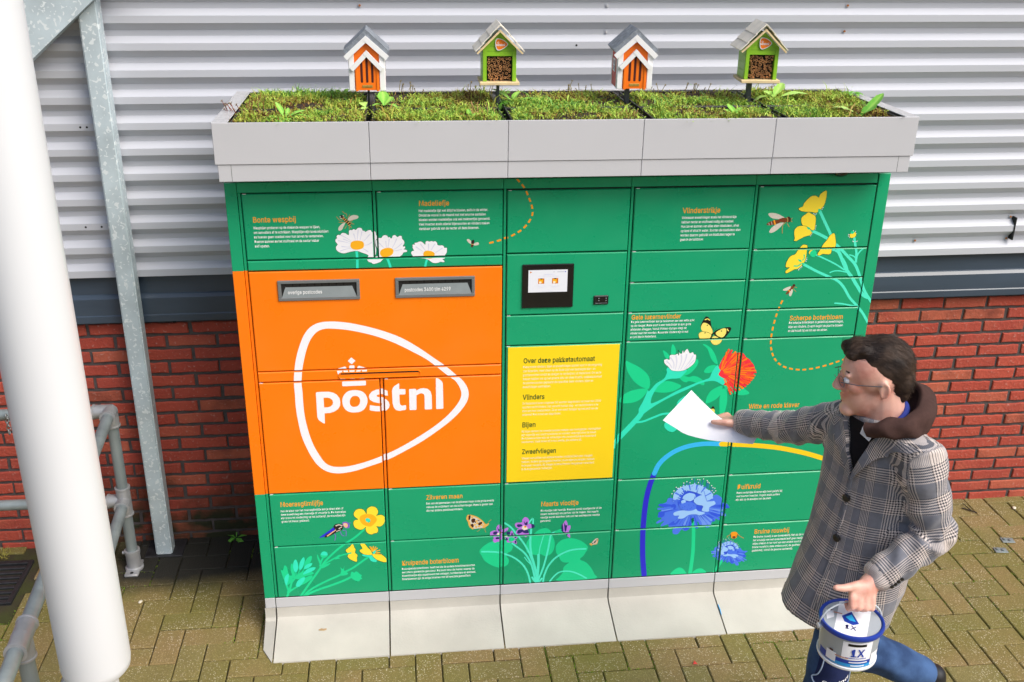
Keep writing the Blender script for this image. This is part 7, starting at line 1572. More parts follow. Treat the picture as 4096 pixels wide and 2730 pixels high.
# insect houses --------------------------------------------------------
def beam2(b, p, q, w_, t, y0, y1, m=0):
    """flat bar in the xz plane from p to q; width w_ below the line, between depths y0..y1"""
    p = Vector((p[0], p[1])); q = Vector((q[0], q[1])); d = (q-p).normalized(); n = Vector((d.y, -d.x))
    if n.y > 0: n = -n
    poly = [p, q, q+n*w_, p+n*w_]; b.prism([(v.x, v.y) for v in poly], 'y', y0, y1, m)
def place(root, x, y, z, rz): root.location = (x, y, z); root.rotation_euler = (0, 0, R(rz))
def part(b, name, mats, root, smooth=False):
    o = b.build(name, mats, root, local=True); return smooth_angle(o, 40) if smooth else o
def orange_house(label):
    r = bpy.data.objects.new('insect_house', None); COL.objects.link(r); r.empty_display_size = .05; tag(r, label, 'insect house', 'insect houses on stakes over the planted roof')
    # local frame: base centre at origin, front towards -y
    w_, d, zE, zA = .0635, .07, .128, .186
    b = MB(); b.prism([(-w_+.003, .0), (w_-.003, .0), (w_-.003, zE-.004), (0, zA-.008), (-w_+.003, zE-.004)], 'y', -d+.004, d-.002, 0); part(b, 'body', M_horange, r)
    for s in (-1, 1):
        b = MB(); xa, xb = sorted((s*(w_+.0005), s*(w_-.019))); b.cbox(xa, xb, -d-.003, -d+.0035, -.002, zE+.008, .0012); part(b, 'corner_board', M_hwhite, r)
        b = MB(); xa, xb = sorted((s*(w_+.0015), s*(w_-.002))); b.box(xa, xb, -d+.005, -d+.02, -.002, zE-.006); b.box(xa, xb, d-.018, d-.002, -.002, zE-.006); part(b, 'corner_board', M_hwhite, r)
        b = MB(); xa, xb = sorted((s*(w_+.0004), s*(w_-.002))); b.box(xa, xb, -d+.02, d-.018, 0, zE-.006); part(b, 'side_boarding', M_hred, r)
        b = MB(); xa, xb = sorted((s*(w_+.0024), s*(w_))); b.cbox(xa, xb, -.022, .024, .052, .098, .001); xa, xb = sorted((s*(w_+.003), s*(w_+.0023))); 
        for yy in (-.012, .007): b.box(xa, xb, yy-.0065, yy+.0075, .058, .074, 1); b.box(xa, xb, yy-.0065, yy+.0075, .077, .092, 1)
        part(b, 'side_window', [M_hwhite, M_lintel], r)
        # roof: felt boards and white barge board
        ang = math.atan2(zA-zE+.012, w_+.012)
        nx = 5; p0 = Vector((0, zA+.025)); p1 = Vector((s*(w_+.018), zE+.009))
        for k in range(nx):
            y0 = -d-.006+(2*d+.016)*k/nx; b = MB(); beam2(b, p0, p1, .019, 0, y0+.0006-.0005*s, y0+(2*d+.016)/nx-.0006-.0005*s); o = part(b, 'roof_board', M_slate, r)
        b = MB(); beam2(b, (0, zA+.004), (s*(w_+.0165), zE-.009), .018, 0, -d-.011-.0004*s, -d-.0045); part(b, 'barge_board', M_hwhite, r)
        b = MB(); beam2(b, (0, zA-.046), (s*(w_-.0035), zE-.05), .016, 0, -d-.014-.0004*s, -d-.0032); part(b, 'porch_board', M_hwhite, r)
    # slotted front
    b = MB(); b.prism([(-.0425, -.004), (-.034, -.004), (-.034, -.0005), (.034, -.0005), (.034, -.004), (.0425, -.004), (.0425, .088), (0, .128), (-.0425, .088)], 'y', -d-.0028, -d+.002, 0)
    part(b, 'front_board', M_horange, r)
    for x0, x1 in ((-.0415, -.0325), (.0325, .0415)): b = MB(); b.cbox(x0, x1, -d-.006, -d-.0026, -.004, .085, .0012); part(b, 'front_batten', M_horange, r)
    for x, z1 in ((-.019, .098), (0, .119), (.019, .098)):
        b = MB(); st_ = [(x-.0042+.0, .030)]; P = [(x+.0042*math.cos(a), .030+.0042*math.sin(a)) for a in np.linspace(math.pi, 2*math.pi, 7)]+[(x+.0042*math.cos(a), z1-.0042+.0042*math.sin(a)) for a in np.linspace(0, math.pi, 7)]
        b.prism(P, 'y', -d-.0033, -d-.0029, 0); part(b, 'entrance_slot', mat_slot, r)
    b = MB(); b.cbox(-.0185, .0185, -d-.0045, -d-.0025, .0085, .018, .0012); part(b, 'name_plate', M_brass, r)
    b = MB(); b.tube([(0, -d+.0035, zA-.024), (0, -d+.003, zA-.024)], .002, 8); part(b, 'nail_hole', M_hwhite, r)
    return r
mat_slot = mat('slot_inside', '4a120a', .8)
def stake(r, h, off=(0, 0), wide=.010, m=M_galv):
    b = MB(); b.cbox(off[0]-wide/2, off[0]+wide/2, off[1]-.004, off[1]+.004, -h, -.0005, .001); b.box(off[0]-wide/2-.001, off[0]-wide/2+.001, off[1]+.0041, off[1]+.012, -h, -.0006); return part(b, 'stake', m, r)
M_stake = mat('grey_steel_stake', '5a6062', .45, metal=.4, var=.15, vscale=40)
def tube_hole_positions(seed):
    r = random.Random(seed); P = []; tries = 0
    while len(P) < 58 and tries < 6000:
        tries += 1; q = r.choice((.0034, .004, .0046, .0052, .0062)); x = r.uniform(-.044+q, .044-q); z_ = r.uniform(.014+q, .098-q)
        if all((x-a)**2+(z_-c)**2 > (q+e+.0002)**2 for a, c, e in P): P.append((x, z_, q))
    return P
def green_house(label, seed):
    r = bpy.data.objects.new('insect_house', None); COL.objects.link(r); r.empty_display_size = .05; tag(r, label, 'insect house', 'insect houses on stakes over the planted roof')
    w_, d, zB, zE, zA = .059, .062, .012, .128, .184
    b = MB(); b.cbox(-.071, .071, -d-.016, d+.006, 0, zB-.0005, .0015); part(b, 'base_board', M_wood, r)
    # shell with an open compartment
    b = MB()
    b.box(-w_, -w_+.013, -d, d, zB, zE); b.box(w_-.013, w_, -d, d, zB, zE); b.box(-w_+.013, w_-.013, d-.006, d, zB, zE)
    b.prism([(-w_+.0131, .1), (w_-.0131, .1), (w_-.0131, zE+.011), (0, zA-.004), (-w_+.0131, zE+.011)], 'y', -d+.0015, d)
    part(b, 'body', M_lime, r)
    for s in (-1, 1):
        b = MB(); beam2(b, (0, zA-.002), (s*w_, zE-.002), .011, 0, -d-.0015-.0003*s, -d+.0014); part(b, 'gable_trim', M_lime, r)
        b = MB(); xa, xb = sorted((s*w_, s*(w_-.0125))); b.box(xa, xb, -d-.0018, -d+.0005, zB+.0003, zE-.008); part(b, 'front_trim', M_lime, r)
        for k in range(4):
            b = MB(); xa, xb = sorted((s*(w_+.0015), s*(w_-.002))); b.cbox(xa, xb, -d+.004, d-.004, zB+.003+k*.028, zB+.029+k*.028, .001); part(b, 'side_board', M_lime, r)
    for z_ in (.117, .134, .151):
        b = MB(); hw_ = min(w_-.014, (zA-.012-z_)*1.1+.003); b.box(-hw_, hw_, -d+.0009, -d+.0016, z_-.0005, z_+.0005); part(b, 'board_groove', M_limed, r)
    b = MB(); b.box(-w_+.0131, w_-.0131, -d+.022, -d+.0225, zB, .0995); part(b, 'compartment_back', M_dark, r)
    tm = {}
    for x, z_, q in tube_hole_positions(seed):
        b = MB(); n_ = 10; yo = -d+.004+rng.random()*.008; V = []
        for rr_, yy in ((q, yo+.014), (q, yo), (q*.62, yo), (q*.6, yo+.012)):
            for k in range(n_): a = 2*math.pi*k/n_; V.append((x+rr_*math.cos(a), yy, z_+rr_*math.sin(a)))
        b.add(V, [(l*n_+k, l*n_+(k+1) % n_, (l+1)*n_+(k+1) % n_, (l+1)*n_+k) for l in range(3) for k in range(n_)]); b.add([V[3*n_+k] for k in range(n_)], [tuple(range(n_))], 1)
        part(b, 'bamboo_tube', [M_bamboo, M_dark], r)
    # shingled roof: three overlapping rows per side with a scalloped lower edge
    for s in (-1, 1):
        for k in range(3):
            t0, t1 = k/3, (k+1)/3+.06
            A_ = Vector((0, zA+.018-.0018*k)); E_ = Vector((s*(w_+.024), zE-.006-.0018*k)); p = A_.lerp(E_, t0); q = A_.lerp(E_, min(t1, 1.02))
            b = MB(); V = []; F = []; ns = 18; yA, yB = -d-.022, d+.03; n2 = Vector((0, 0, 0))
            dd = (E_-A_).normalized(); nn_ = Vector((dd.y, -dd.x)); nn_ = -nn_ if nn_.y < 0 else nn_
            for top in (1, 0):
                for i in range(ns+1):
                    yy = yA+(yB-yA)*i/ns; ext = .0035*abs(math.sin(i*math.pi/2*1.0)) if i % 2 else 0
                    for P_ in (p, q+dd*ext): c = P_+nn_*(.004 if top else .0012)+nn_*(2-k)*.0012; V.append((c.x, yy, c.y))
            m_ = 2*(ns+1)
            for i in range(ns): a = 2*i; F += [(a, a+1, a+3, a+2), (m_+a, m_+a+2, m_+a+3, m_+a+1), (a+1, m_+a+1, m_+a+3, a+3), (a, a+2, m_+a+2, m_+a)]
            F += [(0, m_, m_+1, 1), (m_-2, m_-1, 2*m_-1, 2*m_-2)]
            b.add(V, F); part(b, 'shingle_row', M_woodroof, r)
        b = MB(); beam2(b, (0, zA+.009), (s*(w_+.024), zE-.015), .006, 0, -d-.024-.0004*s, -d-.016); part(b, 'barge_board', M_wood, r)
        b = MB(); beam2(b, (0, zA+.027), (s*.019, zA+.009), .005, 0, -d-.020-.0005*s, d+.03); part(b, 'ridge_board', M_woodroof, r)
    # little oval sign
    sg = [[400,62],[330,68],[265,88],[205,130],[155,200],[115,300],[85,410],[68,530],[62,650],[72,760],[80,880],[100,1010],[135,1160],[185,1280],[240,1380],[300,1455],[370,1503],[450,1524],[540,1523],[660,1500],[800,1455],[960,1398],[1130,1312],[1290,1222],[1430,1128],[1560,1030],[1660,935],[1725,845],[1747,770],[1735,700],[1690,630],[1630,580],[1530,495],[1400,405],[1260,310],[1100,220],[930,155],[760,108],[600,76],[480,63]]
    sc_ = .046/1690; cx, cz = 800, 793; zc = .1405
    P = [((x-cx)*sc_+.004, zc-(y-cz)*sc_*1.06) for x, y in sg]; Pi = [(.004+(x-.004)*.86, zc+(z_-zc)*.86) for x, z_ in P]
    b = MB(); b.prism(P, 'y', -d-.0042, -d-.0018); part(b, 'sign', M_hwhite, r)
    b = MB(); b.add([(x, -d-.0045, z_) for x, z_ in Pi], [tuple(range(len(Pi)))]); part(b, 'sign_face', am('coorange'), r)
    b = MB(); LO = [t for t, g_ in LOGO if g_ != 'postal_logo']
    ax = [p[0] for t in LO for p in t]; az = [p[1] for t in LO for p in t]; x0_, x1_, z0_, z1_ = min(ax), max(ax), min(az), max(az); k = .0335/(x1_-x0_)
    for t in LO: b.add([(.0015+(p[0]-(x0_+x1_)/2)*k, -d-.0048, zc+.001+(p[1]-(z0_+z1_)/2)*k) for p in t], [(0,1,2)])
    part(b, 'lettering', am('white'), r)
    return r
h = orange_house('orange insect house with white trim, grey roof seen head on, leftmost on the roof'); stake(h, .13, (.002, 0), .007, M_stake); place(h, .458, .30, 2.171, 0)
h = orange_house('orange insect house with white trim and its red boarded left side visible'); stake(h, .13, (-.012, 0), .016, M_stake); place(h, 1.425, .24, 2.181, -3)
h = green_house('lime green insect house with bamboo tubes between the two orange houses', 5); stake(h, .14, (0, 0), .010, M_stake); place(h, .930, .235, 2.196, -1)
h = green_house('lime green insect house with bamboo tubes, rightmost on the roof', 9); stake(h, .15, (-.022, 0), .018, M_stake); place(h, 1.897, .225, 2.200, -6)
# odds and ends on the paving
def bits(name, label, cat, fn, loc): t = MB(); fn(t); o = t.build(name, [bits_m], None); tag(o, label, cat); return o
for i, (x, y) in enumerate(((3.425, .329), (3.346, .253))):
    b = MB(); bm = bmesh.new(); b.cbox(-.03, .03, -.02, .02, .002, .005, .001); b.lathe((-.012, .004, .005), [(.010, 0), (.010, .005), (.006, .006), (0, .006)], 10); b.lathe((.012, -.004, .005), [(.010, 0), (.010, .005), (.006, .006), (0, .006)], 10)
    o = b.build('anchor_plate', M_tube, local=True); o.location = (x, y, 0); o.rotation_euler = (0, 0, R(-8)); tag(o, ['small bolted steel plate on the paving, the one nearer the brick wall', 'small bolted steel plate on the paving, the one nearer the man'][i], 'steel plate', 'bolted plates on the paving')
M_bone = mat('pale_pebble', 'd8d0bc', .7, var=.1, vscale=80)
def pebble(x, y, s, label, sd):
    bm = bmesh.new(); bmesh.ops.create_icosphere(bm, subdivisions=2, radius=s); r = random.Random(sd)
    for v in bm.verts: v.co = Vector((v.co.x*1.35, v.co.y, v.co.z*.55))*(1+r.uniform(-.12, .12))
    b = MB(); b.bm(bm); o = b.build('pebble', M_bone, local=True); o.data.polygons.foreach_set('use_smooth', [True]*len(o.data.polygons)); o.location = (x, y, s*.45); o.rotation_euler = (0, 0, sd); tag(o, label, 'pebble', 'loose white pebbles on the paving')
pebble(-.607, .232, .008, 'white pebble left of the locker foot', 1); pebble(3.09, .62, .009, 'white pebble by the brick wall, the left one', 2); pebble(3.2, .61, .008, 'white pebble by the brick wall, the middle one', 3); pebble(3.62, .6, .010, 'white pebble by the brick wall, farthest right', 4)
pebble(3.33, -.19, .008, 'white pebble at right, nearer the man', 5); pebble(3.47, -.22, .008, 'white pebble at right, nearer the picture edge', 6); pebble(3.46, .06, .007, 'white pebble below the two steel plates', 7)
weed((-.262, .70, .0), [(150,.075,.012,.5,4,71,.5),(100,.10,.011,.1,4,72,1.6),(20,.06,.010,.6,3,73,.6),(-60,.07,.013,.7,3,74,.4),(220,.06,.012,.7,3,75,.5)], 'small dandelion growing in the dark corner left of the locker', group=None, tint=.2, name='dandelion', cat='weed')
b = MB(); b.tube([(-.735, .733, .006), (-.69, .738, .006)], .0045, 8); o = b.build('cigarette_end', M_hwhite, local=False); tag(o, 'white cigarette end on the dark ground by the post', 'litter')
# moss creeping in the joints
def joint_moss():
    r = np.random.RandomState(5); n = 16000; V = []; F = []
    b = MB()
    for i in range(n):
        if i % 3 == 0: x, y = r.uniform(-1.2, .1), r.uniform(-.7, .6)
        elif i % 3 == 1: x, y = r.uniform(2.2, 3.6), r.uniform(-.9, .5)
        else: x, y = r.uniform(0, 2.3), r.uniform(-.62, -.2)
        if VN2(np.array(x*2.3+9), np.array(y*2.3+4)) < .52: continue
        # snap to the nearest joint line of the lattice
        u, v = (x-AX)/PW, (y-AY)/PW
        if r.rand() < .5: u = round(u)
        else: v = round(v)
        x, y = AX+u*PW, AY+v*PW; ui, vi = int(math.floor(u+1e-6)), int(math.floor(v+1e-6))
        # keep it only if that grid edge is a real joint
        def owner(a, c):
            q = (a+c) % 4
            return ('h', a if q == 0 else a-1, c) if q in (0, 1) else ('v', a, c if q == 2 else c-1)
        if abs(u-round(u)) < 1e-6: o1, o2 = owner(int(round(u))-1, vi), owner(int(round(u)), vi)
        else: o1, o2 = owner(ui, int(round(v))-1), owner(ui, int(round(v)))
        if o1 == o2: continue
        a = r.uniform(0, 6.28); s_ = r.uniform(.0015, .0045)
        x += r.normal(0, .002); y += r.normal(0, .002)
        b.add([(x, y, -.006), (x+math.cos(a)*s_, y+math.sin(a)*s_, -.002+r.rand()*.005), (x-math.sin(a)*s_, y+math.cos(a)*s_, -.002+r.rand()*.005)], [(0,1,2)])
    o = b.build('joint_moss', M_moss, fixn=False); o['kind'] = 'stuff'; tag(o, 'green moss growing in the paving joints', 'moss')
M_moss = mat('green_moss', '6f8a22', .9, var=.35, vscale=30)
joint_moss()
add_stain([o for o in bpy.data.objects if o.name == 'concrete_plinth_block'][0], (.19, -.075, .0385), .012, M_stain)
# small litter and loose things
M_redbit = mat('red_scrap', 'd23a30', .6); M_bluebit = mat('blue_strip', '4aa8e0', .5); M_twig = mat('dark_twig', '2e2620', .8); M_strawg = mat('dry_grass', 'a8a34a', .8, var=.3, vscale=90); M_chain = mat('steel_chain', '8d8f90', .35, metal=.7)
b = MB(); b.add([(1.668, -.384, .002), (1.688, -.386, .003), (1.678, -.366, .006), (1.678, -.379, .0075)], [(0,1,3), (1,2,3), (2,0,3)]); tag(b.build('paper_scrap', M_redbit), 'tiny red scrap lying on the paving in front of the concrete blocks', 'litter')
b = MB(); b.tube([(1.862, -.075, .044), (1.8635, -.1, .038), (1.862, -.125, .0315)], .0022, 6); tag(b.build('plastic_strip', M_bluebit), 'thin blue plastic strip stuck in a joint of the concrete blocks', 'litter')
b = MB(); b.tube([(3.352, .625, .004), (3.39, .588, .006), (3.405, .575, .004)], [.003, .0035, .003], 6); b.tube([(3.385, .592, .006), (3.375, .66, .008)], [.003, .0018], 6); tag(b.build('twig', M_twig), 'dark forked twig lying near the foot of the brick wall', 'twig')
ch = empty('chain', (-1.10, .496, .70)); tag(ch, 'short steel chain hanging from the top rail of the railing', 'chain')
for k in range(5):
    b = MB(); a_ = [(.007*math.cos(t), .012*math.sin(t)) for t in np.linspace(0, 2*math.pi, 13)]; c_ = Vector((-1.10, .468, .80-.018*k))
    b.tube([c_+(Vector((u, 0, v)) if k % 2 else Vector((0, u, v))) for u, v in a_], .0028, 6); b.build('link', M_chain, ch, smooth=True)
b = MB(); r_ = random.Random(77)
for k in range(90):
    p = Vector((-1.34+r_.uniform(-.06, .06), .655+r_.uniform(-.035, .035), -.004)); a_ = r_.uniform(0, 6.28); q = p+Vector((math.cos(a_)*.03, math.sin(a_)*.03, r_.uniform(.004, .03))); s_ = Vector((-math.sin(a_), math.cos(a_), 0))*.0012
    b.add([p-s_, p+s_, q], [(0,1,2)])
o = b.build('dry_grass', M_strawg, fixn=False); o['kind'] = 'stuff'; tag(o, 'tuft of dry yellow grass between the gully and the brick wall', 'grass')

# ------------------------------------------------------------------ the walking man
from mathutils.bvhtree import BVHTree
def ellipsoid(b, c, ax, rad, sub=3):
    """ax = three orthonormal directions, rad = three radii"""
    bm = bmesh.new(); bmesh.ops.create_icosphere(bm, subdivisions=sub, radius=1)
    for v in bm.verts: q = v.co.copy(); v.co = Vector(c)+ax[0]*q.x*rad[0]+ax[1]*q.y*rad[1]+ax[2]*q.z*rad[2]
    b.bm(bm)
XYZ = (Vector((1, 0, 0)), Vector((0, 1, 0)), Vector((0, 0, 1)))
def caps(b, p, q, r0_, r1_, n=16):
    p, q = Vector(p), Vector(q); d = (q-p).normalized(); P = []; rr_ = []
    for k in range(5): a = math.pi/2*k/4; P.append(p-d*r0_*math.cos(a)); rr_.append(max(1e-4, r0_*math.sin(a)))
    for k in range(1, 5): a = math.pi/2*k/4; P.append(q+d*r1_*math.sin(a)); rr_.append(max(1e-4, r1_*math.cos(a)))
    P.insert(5, p.lerp(q, .5)); rr_.insert(5, (r0_+r1_)/2); P.insert(6, q); rr_.insert(6, r1_)
    b.tube(P, rr_, n)
def chain(b, pts, rs):
    for i in range(len(pts)-1): caps(b, pts[i], pts[i+1], rs[i], rs[i+1])
def fuse(b, name, m, voxel, it=6, parent=None, org=None, deform=None, smooth=True):
    me = mesh_of('tmp', b.v, b.f, m); o = bpy.data.objects.new('tmp', me); COL.objects.link(o)
    rm = o.modifiers.new('r', 'REMESH'); rm.mode = 'VOXEL'; rm.voxel_size = voxel; rm.use_smooth_shade = True
    sm = o.modifiers.new('s', 'SMOOTH'); sm.factor = .5; sm.iterations = it
    bpy.context.view_layer.update(); dg_ = bpy.context.evaluated_depsgraph_get()
    e = bpy.data.meshes.new_from_object(o.evaluated_get(dg_)); bpy.data.objects.remove(o); bpy.data.meshes.remove(me)
    V = [v.co.copy() for v in e.vertices]; F = [tuple(p.vertices) for p in e.polygons]
    if deform: N_ = [v.normal.copy() for v in e.vertices]; V = [deform(v, n_) for v, n_ in zip(V, N_)]
    bpy.data.meshes.remove(e)
    return ob(name, V, F, m, parent, smooth=smooth, org=org)
def bvh(o):
    w0 = WL[o.name]; return BVHTree.FromPolygons([v.co+w0 for v in o.data.vertices], [tuple(p.vertices) for p in o.data.polygons])
M_skin = mat('skin', 'e6b4a2', .5, var=.06, vscale=16, col2='d08c7c', bump=.12, bscale=260); M_skin.node_tree.nodes['Principled BSDF'].inputs['Subsurface Weight'].default_value = .12; M_skin.node_tree.nodes['Principled BSDF'].inputs['Subsurface Radius'].default_value = (.01, .004, .002)
M_hair = mat('dark_brown_hair', '2b221e', .6, var=.3, vscale=18, col2='4d3c30', spec=.3)
M_hood = mat('brown_fleece', '46332f', .95, var=.12, vscale=60, bump=.3, bscale=300, spec=.15)
M_lining = mat('dark_hood_lining', '2a1f1e', .95, spec=.1); M_inner = mat('black_jacket', '17151a', .85, var=.1, vscale=60, spec=.2)
M_jean = mat('blue_denim', '2b4166', .88, var=.28, vscale=9, col2='46638f', bump=.25, bscale=500, spec=.2)
M_jeand = mat('dark_denim_patch', '20294f', .85, var=.15, vscale=30, bump=.2, bscale=500, spec=.2)
M_stitch = mat('pale_stitching', 'a8bcd8', .8)
M_shoe = mat('black_shoe', '1a1b1f', .4, var=.2, vscale=40)
M_blue = mat('blue_collar', '2b3f9c', .8); M_shirt = mat('white_shirt', 'e8eaf2', .8)
def plaid_mat():
    m = bpy.data.materials.new('glen_plaid_wool'); m.use_nodes = True; t = m.node_tree; b = t.nodes['Principled BSDF']; N = t.nodes.new; L = t.links.new
    b.inputs['Roughness'].default_value = .95; b.inputs['Specular IOR Level'].default_value = .15; b.inputs['Sheen Weight'].default_value = .25
    at = N('ShaderNodeAttribute'); at.attribute_name = 'weave'; sx = N('ShaderNodeSeparateXYZ'); L(at.outputs['Vector'], sx.inputs[0])
    def mth(op, a, v=None, c=None):
        k = N('ShaderNodeMath'); k.operation = op; L(a, k.inputs[0])
        if isinstance(v, (int, float)): k.inputs[1].default_value = v
        elif v is not None: L(v, k.inputs[1])
        if c is not None: k.inputs[2].default_value = c
        return k.outputs[0]
    def band(s, per, duty): return mth('LESS_THAN', mth('FRACT', mth('DIVIDE', s, per)), duty)
    u, v = sx.outputs[0], sx.outputs[1]
    P, D, S_ = .098, .52, .0078
    bu, bv = band(u, P, D), band(v, P, D); su, sv = band(u, S_, .5), band(v, S_, .5)
    pu = mth('MULTIPLY', bu, su); pv = mth('MULTIPLY', bv, sv)
    # yarn colours
    def mixc(f, a, c):
        k = N('ShaderNodeMix'); k.data_type = 'RGBA'
        if isinstance(f, (int, float)): k.inputs[0].default_value = f
        else: L(f, k.inputs[0])
        for i, q in ((6, a), (7, c)):
            if isinstance(q, str): k.inputs[i].default_value = (*lin(q), 1)
            else: L(q, k.inputs[i])
        return k.outputs[2]
    base = '757780'; light = 'd8ccc5'; dark = '33333b'
    warp = mixc(bu, base, mixc(su, dark, light)); weft = mixc(bv, base, mixc(sv, dark, light))
    twill = band(mth('ADD', u, v), .0046, .5)
    col = mixc(twill, warp, weft)
    col2_ = mixc(.45, col, mixc(.5, warp, weft))
    n = N('ShaderNodeTexNoise'); n.inputs['Scale'].default_value = 45; n.inputs['Detail'].default_value = 5; ge = N('ShaderNodeNewGeometry'); L(ge.outputs['Position'], n.inputs[0])
    mr = N('ShaderNodeMapRange'); mr.inputs[3].default_value = .72; mr.inputs[4].default_value = 1.25; L(n.outputs[0], mr.inputs[0])
    mu = N('ShaderNodeMix'); mu.data_type = 'RGBA'; mu.blend_type = 'MULTIPLY'; mu.inputs[0].default_value = 1; L(col2_, mu.inputs[6]); L(mr.outputs[0], mu.inputs[7])
    L(mu.outputs[2], b.inputs['Base Color'])
    n2 = N('ShaderNodeTexNoise'); n2.inputs['Scale'].default_value = 500; L(ge.outputs['Position'], n2.inputs[0])
    bp = N('ShaderNodeBump'); bp.inputs['Strength'].default_value = .35; bp.inputs['Distance'].default_value = .003; L(n2.outputs[0], bp.inputs['Height']); L(bp.outputs[0], b.inputs['Normal'])
    return m
M_plaid = plaid_mat()
BASE = Vector((1.92, -1.0, 0))
FT = Vector((-.862, -.507, 0)); LT = Vector((.507, -.862, 0)); UP = Vector((0, 0, 1))
C0 = Vector((1.905, -1.0, 1.572)); hf = Vector((-.965, .235, -.10)).normalized(); hl = UP.cross(hf).normalized(); hu = hf.cross(hl)
if hu.z < 0: hu = -hu
HA = (hf, hl, hu)
hp = lambda f, l, u: C0+hf*f+hl*l+hu*u
Ls, Le, Lw = Vector((2.006, -1.145, 1.352)), Vector((2.062, -1.20, 1.13)), Vector((1.885, -1.235, 1.012))
Rs, Re, Rw = Vector((1.893, -.875, 1.338)), Vector((1.799, -.70, 1.225)), Vector((1.706, -.525, 1.161))
Lh, Lk, La = Vector((1.92, -1.06, .86)), Vector((1.842, -1.125, .58)), Vector((1.838, -1.125, .10))
Rh, Rk, Ra = Vector((1.94, -.92, .86)), Vector((2.03, -.90, .50)), Vector((2.315, -.88, .335))
b = MB()
ellipsoid(b, C0, HA, (.094, .074, .088)); ellipsoid(b, hp(.030, 0, -.07), HA, (.062, .053, .082)); ellipsoid(b, hp(.072, 0, -.125), HA, (.026, .03, .024))
ellipsoid(b, hp(.004, .034, -.08), HA, (.046, .018, .04)); ellipsoid(b, hp(.004, -.034, -.08), HA, (.046, .018, .04))
caps(b, hp(.088, 0, -.010), hp(.108, 0, -.050), .0095, .0125); ellipsoid(b, hp(.100, .012, -.054), HA, (.014, .008, .009)); ellipsoid(b, hp(.100, -.012, -.054), HA, (.014, .008, .009))
ellipsoid(b, hp(.081, .026, -.005), HA, (.011, .024, .008)); ellipsoid(b, hp(.081, -.026, -.005), HA, (.011, .024, .008))
ellipsoid(b, hp(.087, 0, -.082), HA, (.010, .022, .006)); ellipsoid(b, hp(.085, 0, -.094), HA, (.010, .018, .007))
ellipsoid(b, hp(.054, .036, -.042), HA, (.030, .020, .024)); ellipsoid(b, hp(.054, -.036, -.042), HA, (.030, .020, .024))
for s in (1, -1):                                             # ears: rim, lobe, concha
    E0 = hp(-.012, s*.0735, -.036)
    pts = [E0+hf*(.0125*math.cos(a))*1.0+hu*(.0225*math.sin(a))+hl*s*(.006-.004*math.cos(a)) for a in np.linspace(-.9, 4.4, 12)]
    for p, q in zip(pts[:-1], pts[1:]): caps(b, p, q, .0046, .0046, 8)
    ellipsoid(b, E0+hl*s*.001, HA, (.011, .006, .019), 2); ellipsoid(b, E0-hu*.023+hf*.006+hl*s*.003, HA, (.007, .005, .008), 2)
nb_ = Vector((1.955, -1.0, 1.38))
caps(b, hp(-.025, 0, -.07), nb_, .058, .066); caps(b, nb_, Vector((1.955, -1.0, 1.33)), .06, .05)
tb = [(1.32, .12, .05), (1.2, .12, .055), (1.05, .11, .055), (.92, .11, .06)]
for z_, a, c in tb: ellipsoid(b, (1.955, -1.0, z_), (LT, FT, UP), (a, c, .11))
chain(b, [Ls, Le, Lw], [.05, .042, .03]); chain(b, [Rs, Re, Rw], [.048, .04, .029])
chain(b, [Lh, Lk, La], [.065, .052, .042]); chain(b, [Rh, Rk, Ra], [.065, .052, .042])
chain(b, [La, La+Vector((-.02, -.005, -.06)), La+Vector((-.13, -.02, -.075))], [.04, .035, .026]); chain(b, [Ra, Ra+Vector((.055, 0, -.03)), Ra+Vector((.06, 0, -.14))], [.04, .035, .026])
# left hand closed round the bucket handle
HZ = .957
pc = Vector((1.842, -1.258, .99))
caps(b, Lw, Vector((1.862, -1.245, 1.002)), .030, .029)
ellipsoid(b, pc, (Vector((.97, .05, .2)).normalized(), Vector((0, 1, 0)), Vector((-.2, 0, .97)).normalized()), (.046, .022, .034))
for i, (kx, kz, rr_) in enumerate(((1.803, .985, .0098), (1.824, .980, .0102), (1.846, .976, .0098), (1.866, .974, .0088))):
    k0 = Vector((kx, -1.274, kz)); chain(b, [Vector((kx+.008, -1.258, kz+.012)), k0, k0+Vector((-.002, -.012, -.026)), k0+Vector((-.003, .004, -.044+.002*i)), k0+Vector((-.002, .022, -.036))], [rr_*1.15, rr_*1.12, rr_, rr_*.95, rr_*.85])
chain(b, [Vector((1.845, -1.25, 1.006)), Vector((1.808, -1.262, 1.012)), Vector((1.776, -1.268, 1.012)), Vector((1.752, -1.268, 1.016))], [.017, .0135, .0115, .0095])
# right hand pinching the sheet: thumb above, fingers below
ellipsoid(b, (1.676, -.502, 1.153), (Vector((-.55, .80, -.2)).normalized(), Vector((.8, .55, 0)).normalized(), UP), (.048, .036, .016)); caps(b, Rw, Vector((1.69, -.515, 1.156)), .028, .025)
chain(b, [Vector((1.672, -.53, 1.162)), Vector((1.648, -.532, 1.166)), Vector((1.625, -.523, 1.163)), Vector((1.607, -.512, 1.160))], [.015, .0125, .011, .009])
for i in range(4):
    k0 = Vector((1.648+.011*i, -.458-.000*i+.006*i, 1.148)); dv = Vector((-.62, .35, -.35)).normalized(); L_ = (.03, .033, .031, .025)[i]
    chain(b, [Vector((1.668+.006*i, -.49, 1.15)), k0, k0+dv*L_, k0+dv*L_*1.7+Vector((0, -.012, -.006))], [.0105, .0102, .0092, .0082])
MAN = fuse(b, 'person', M_skin, .0042, 8, org=BASE)
tag(MAN, 'man with dark hair in a grey checked coat striding left past the locker, paper in one hand and a paint bucket in the other', 'person')
MAN['label'] = 'man in grey checked coat and jeans striding left, holding paper and a paint bucket'

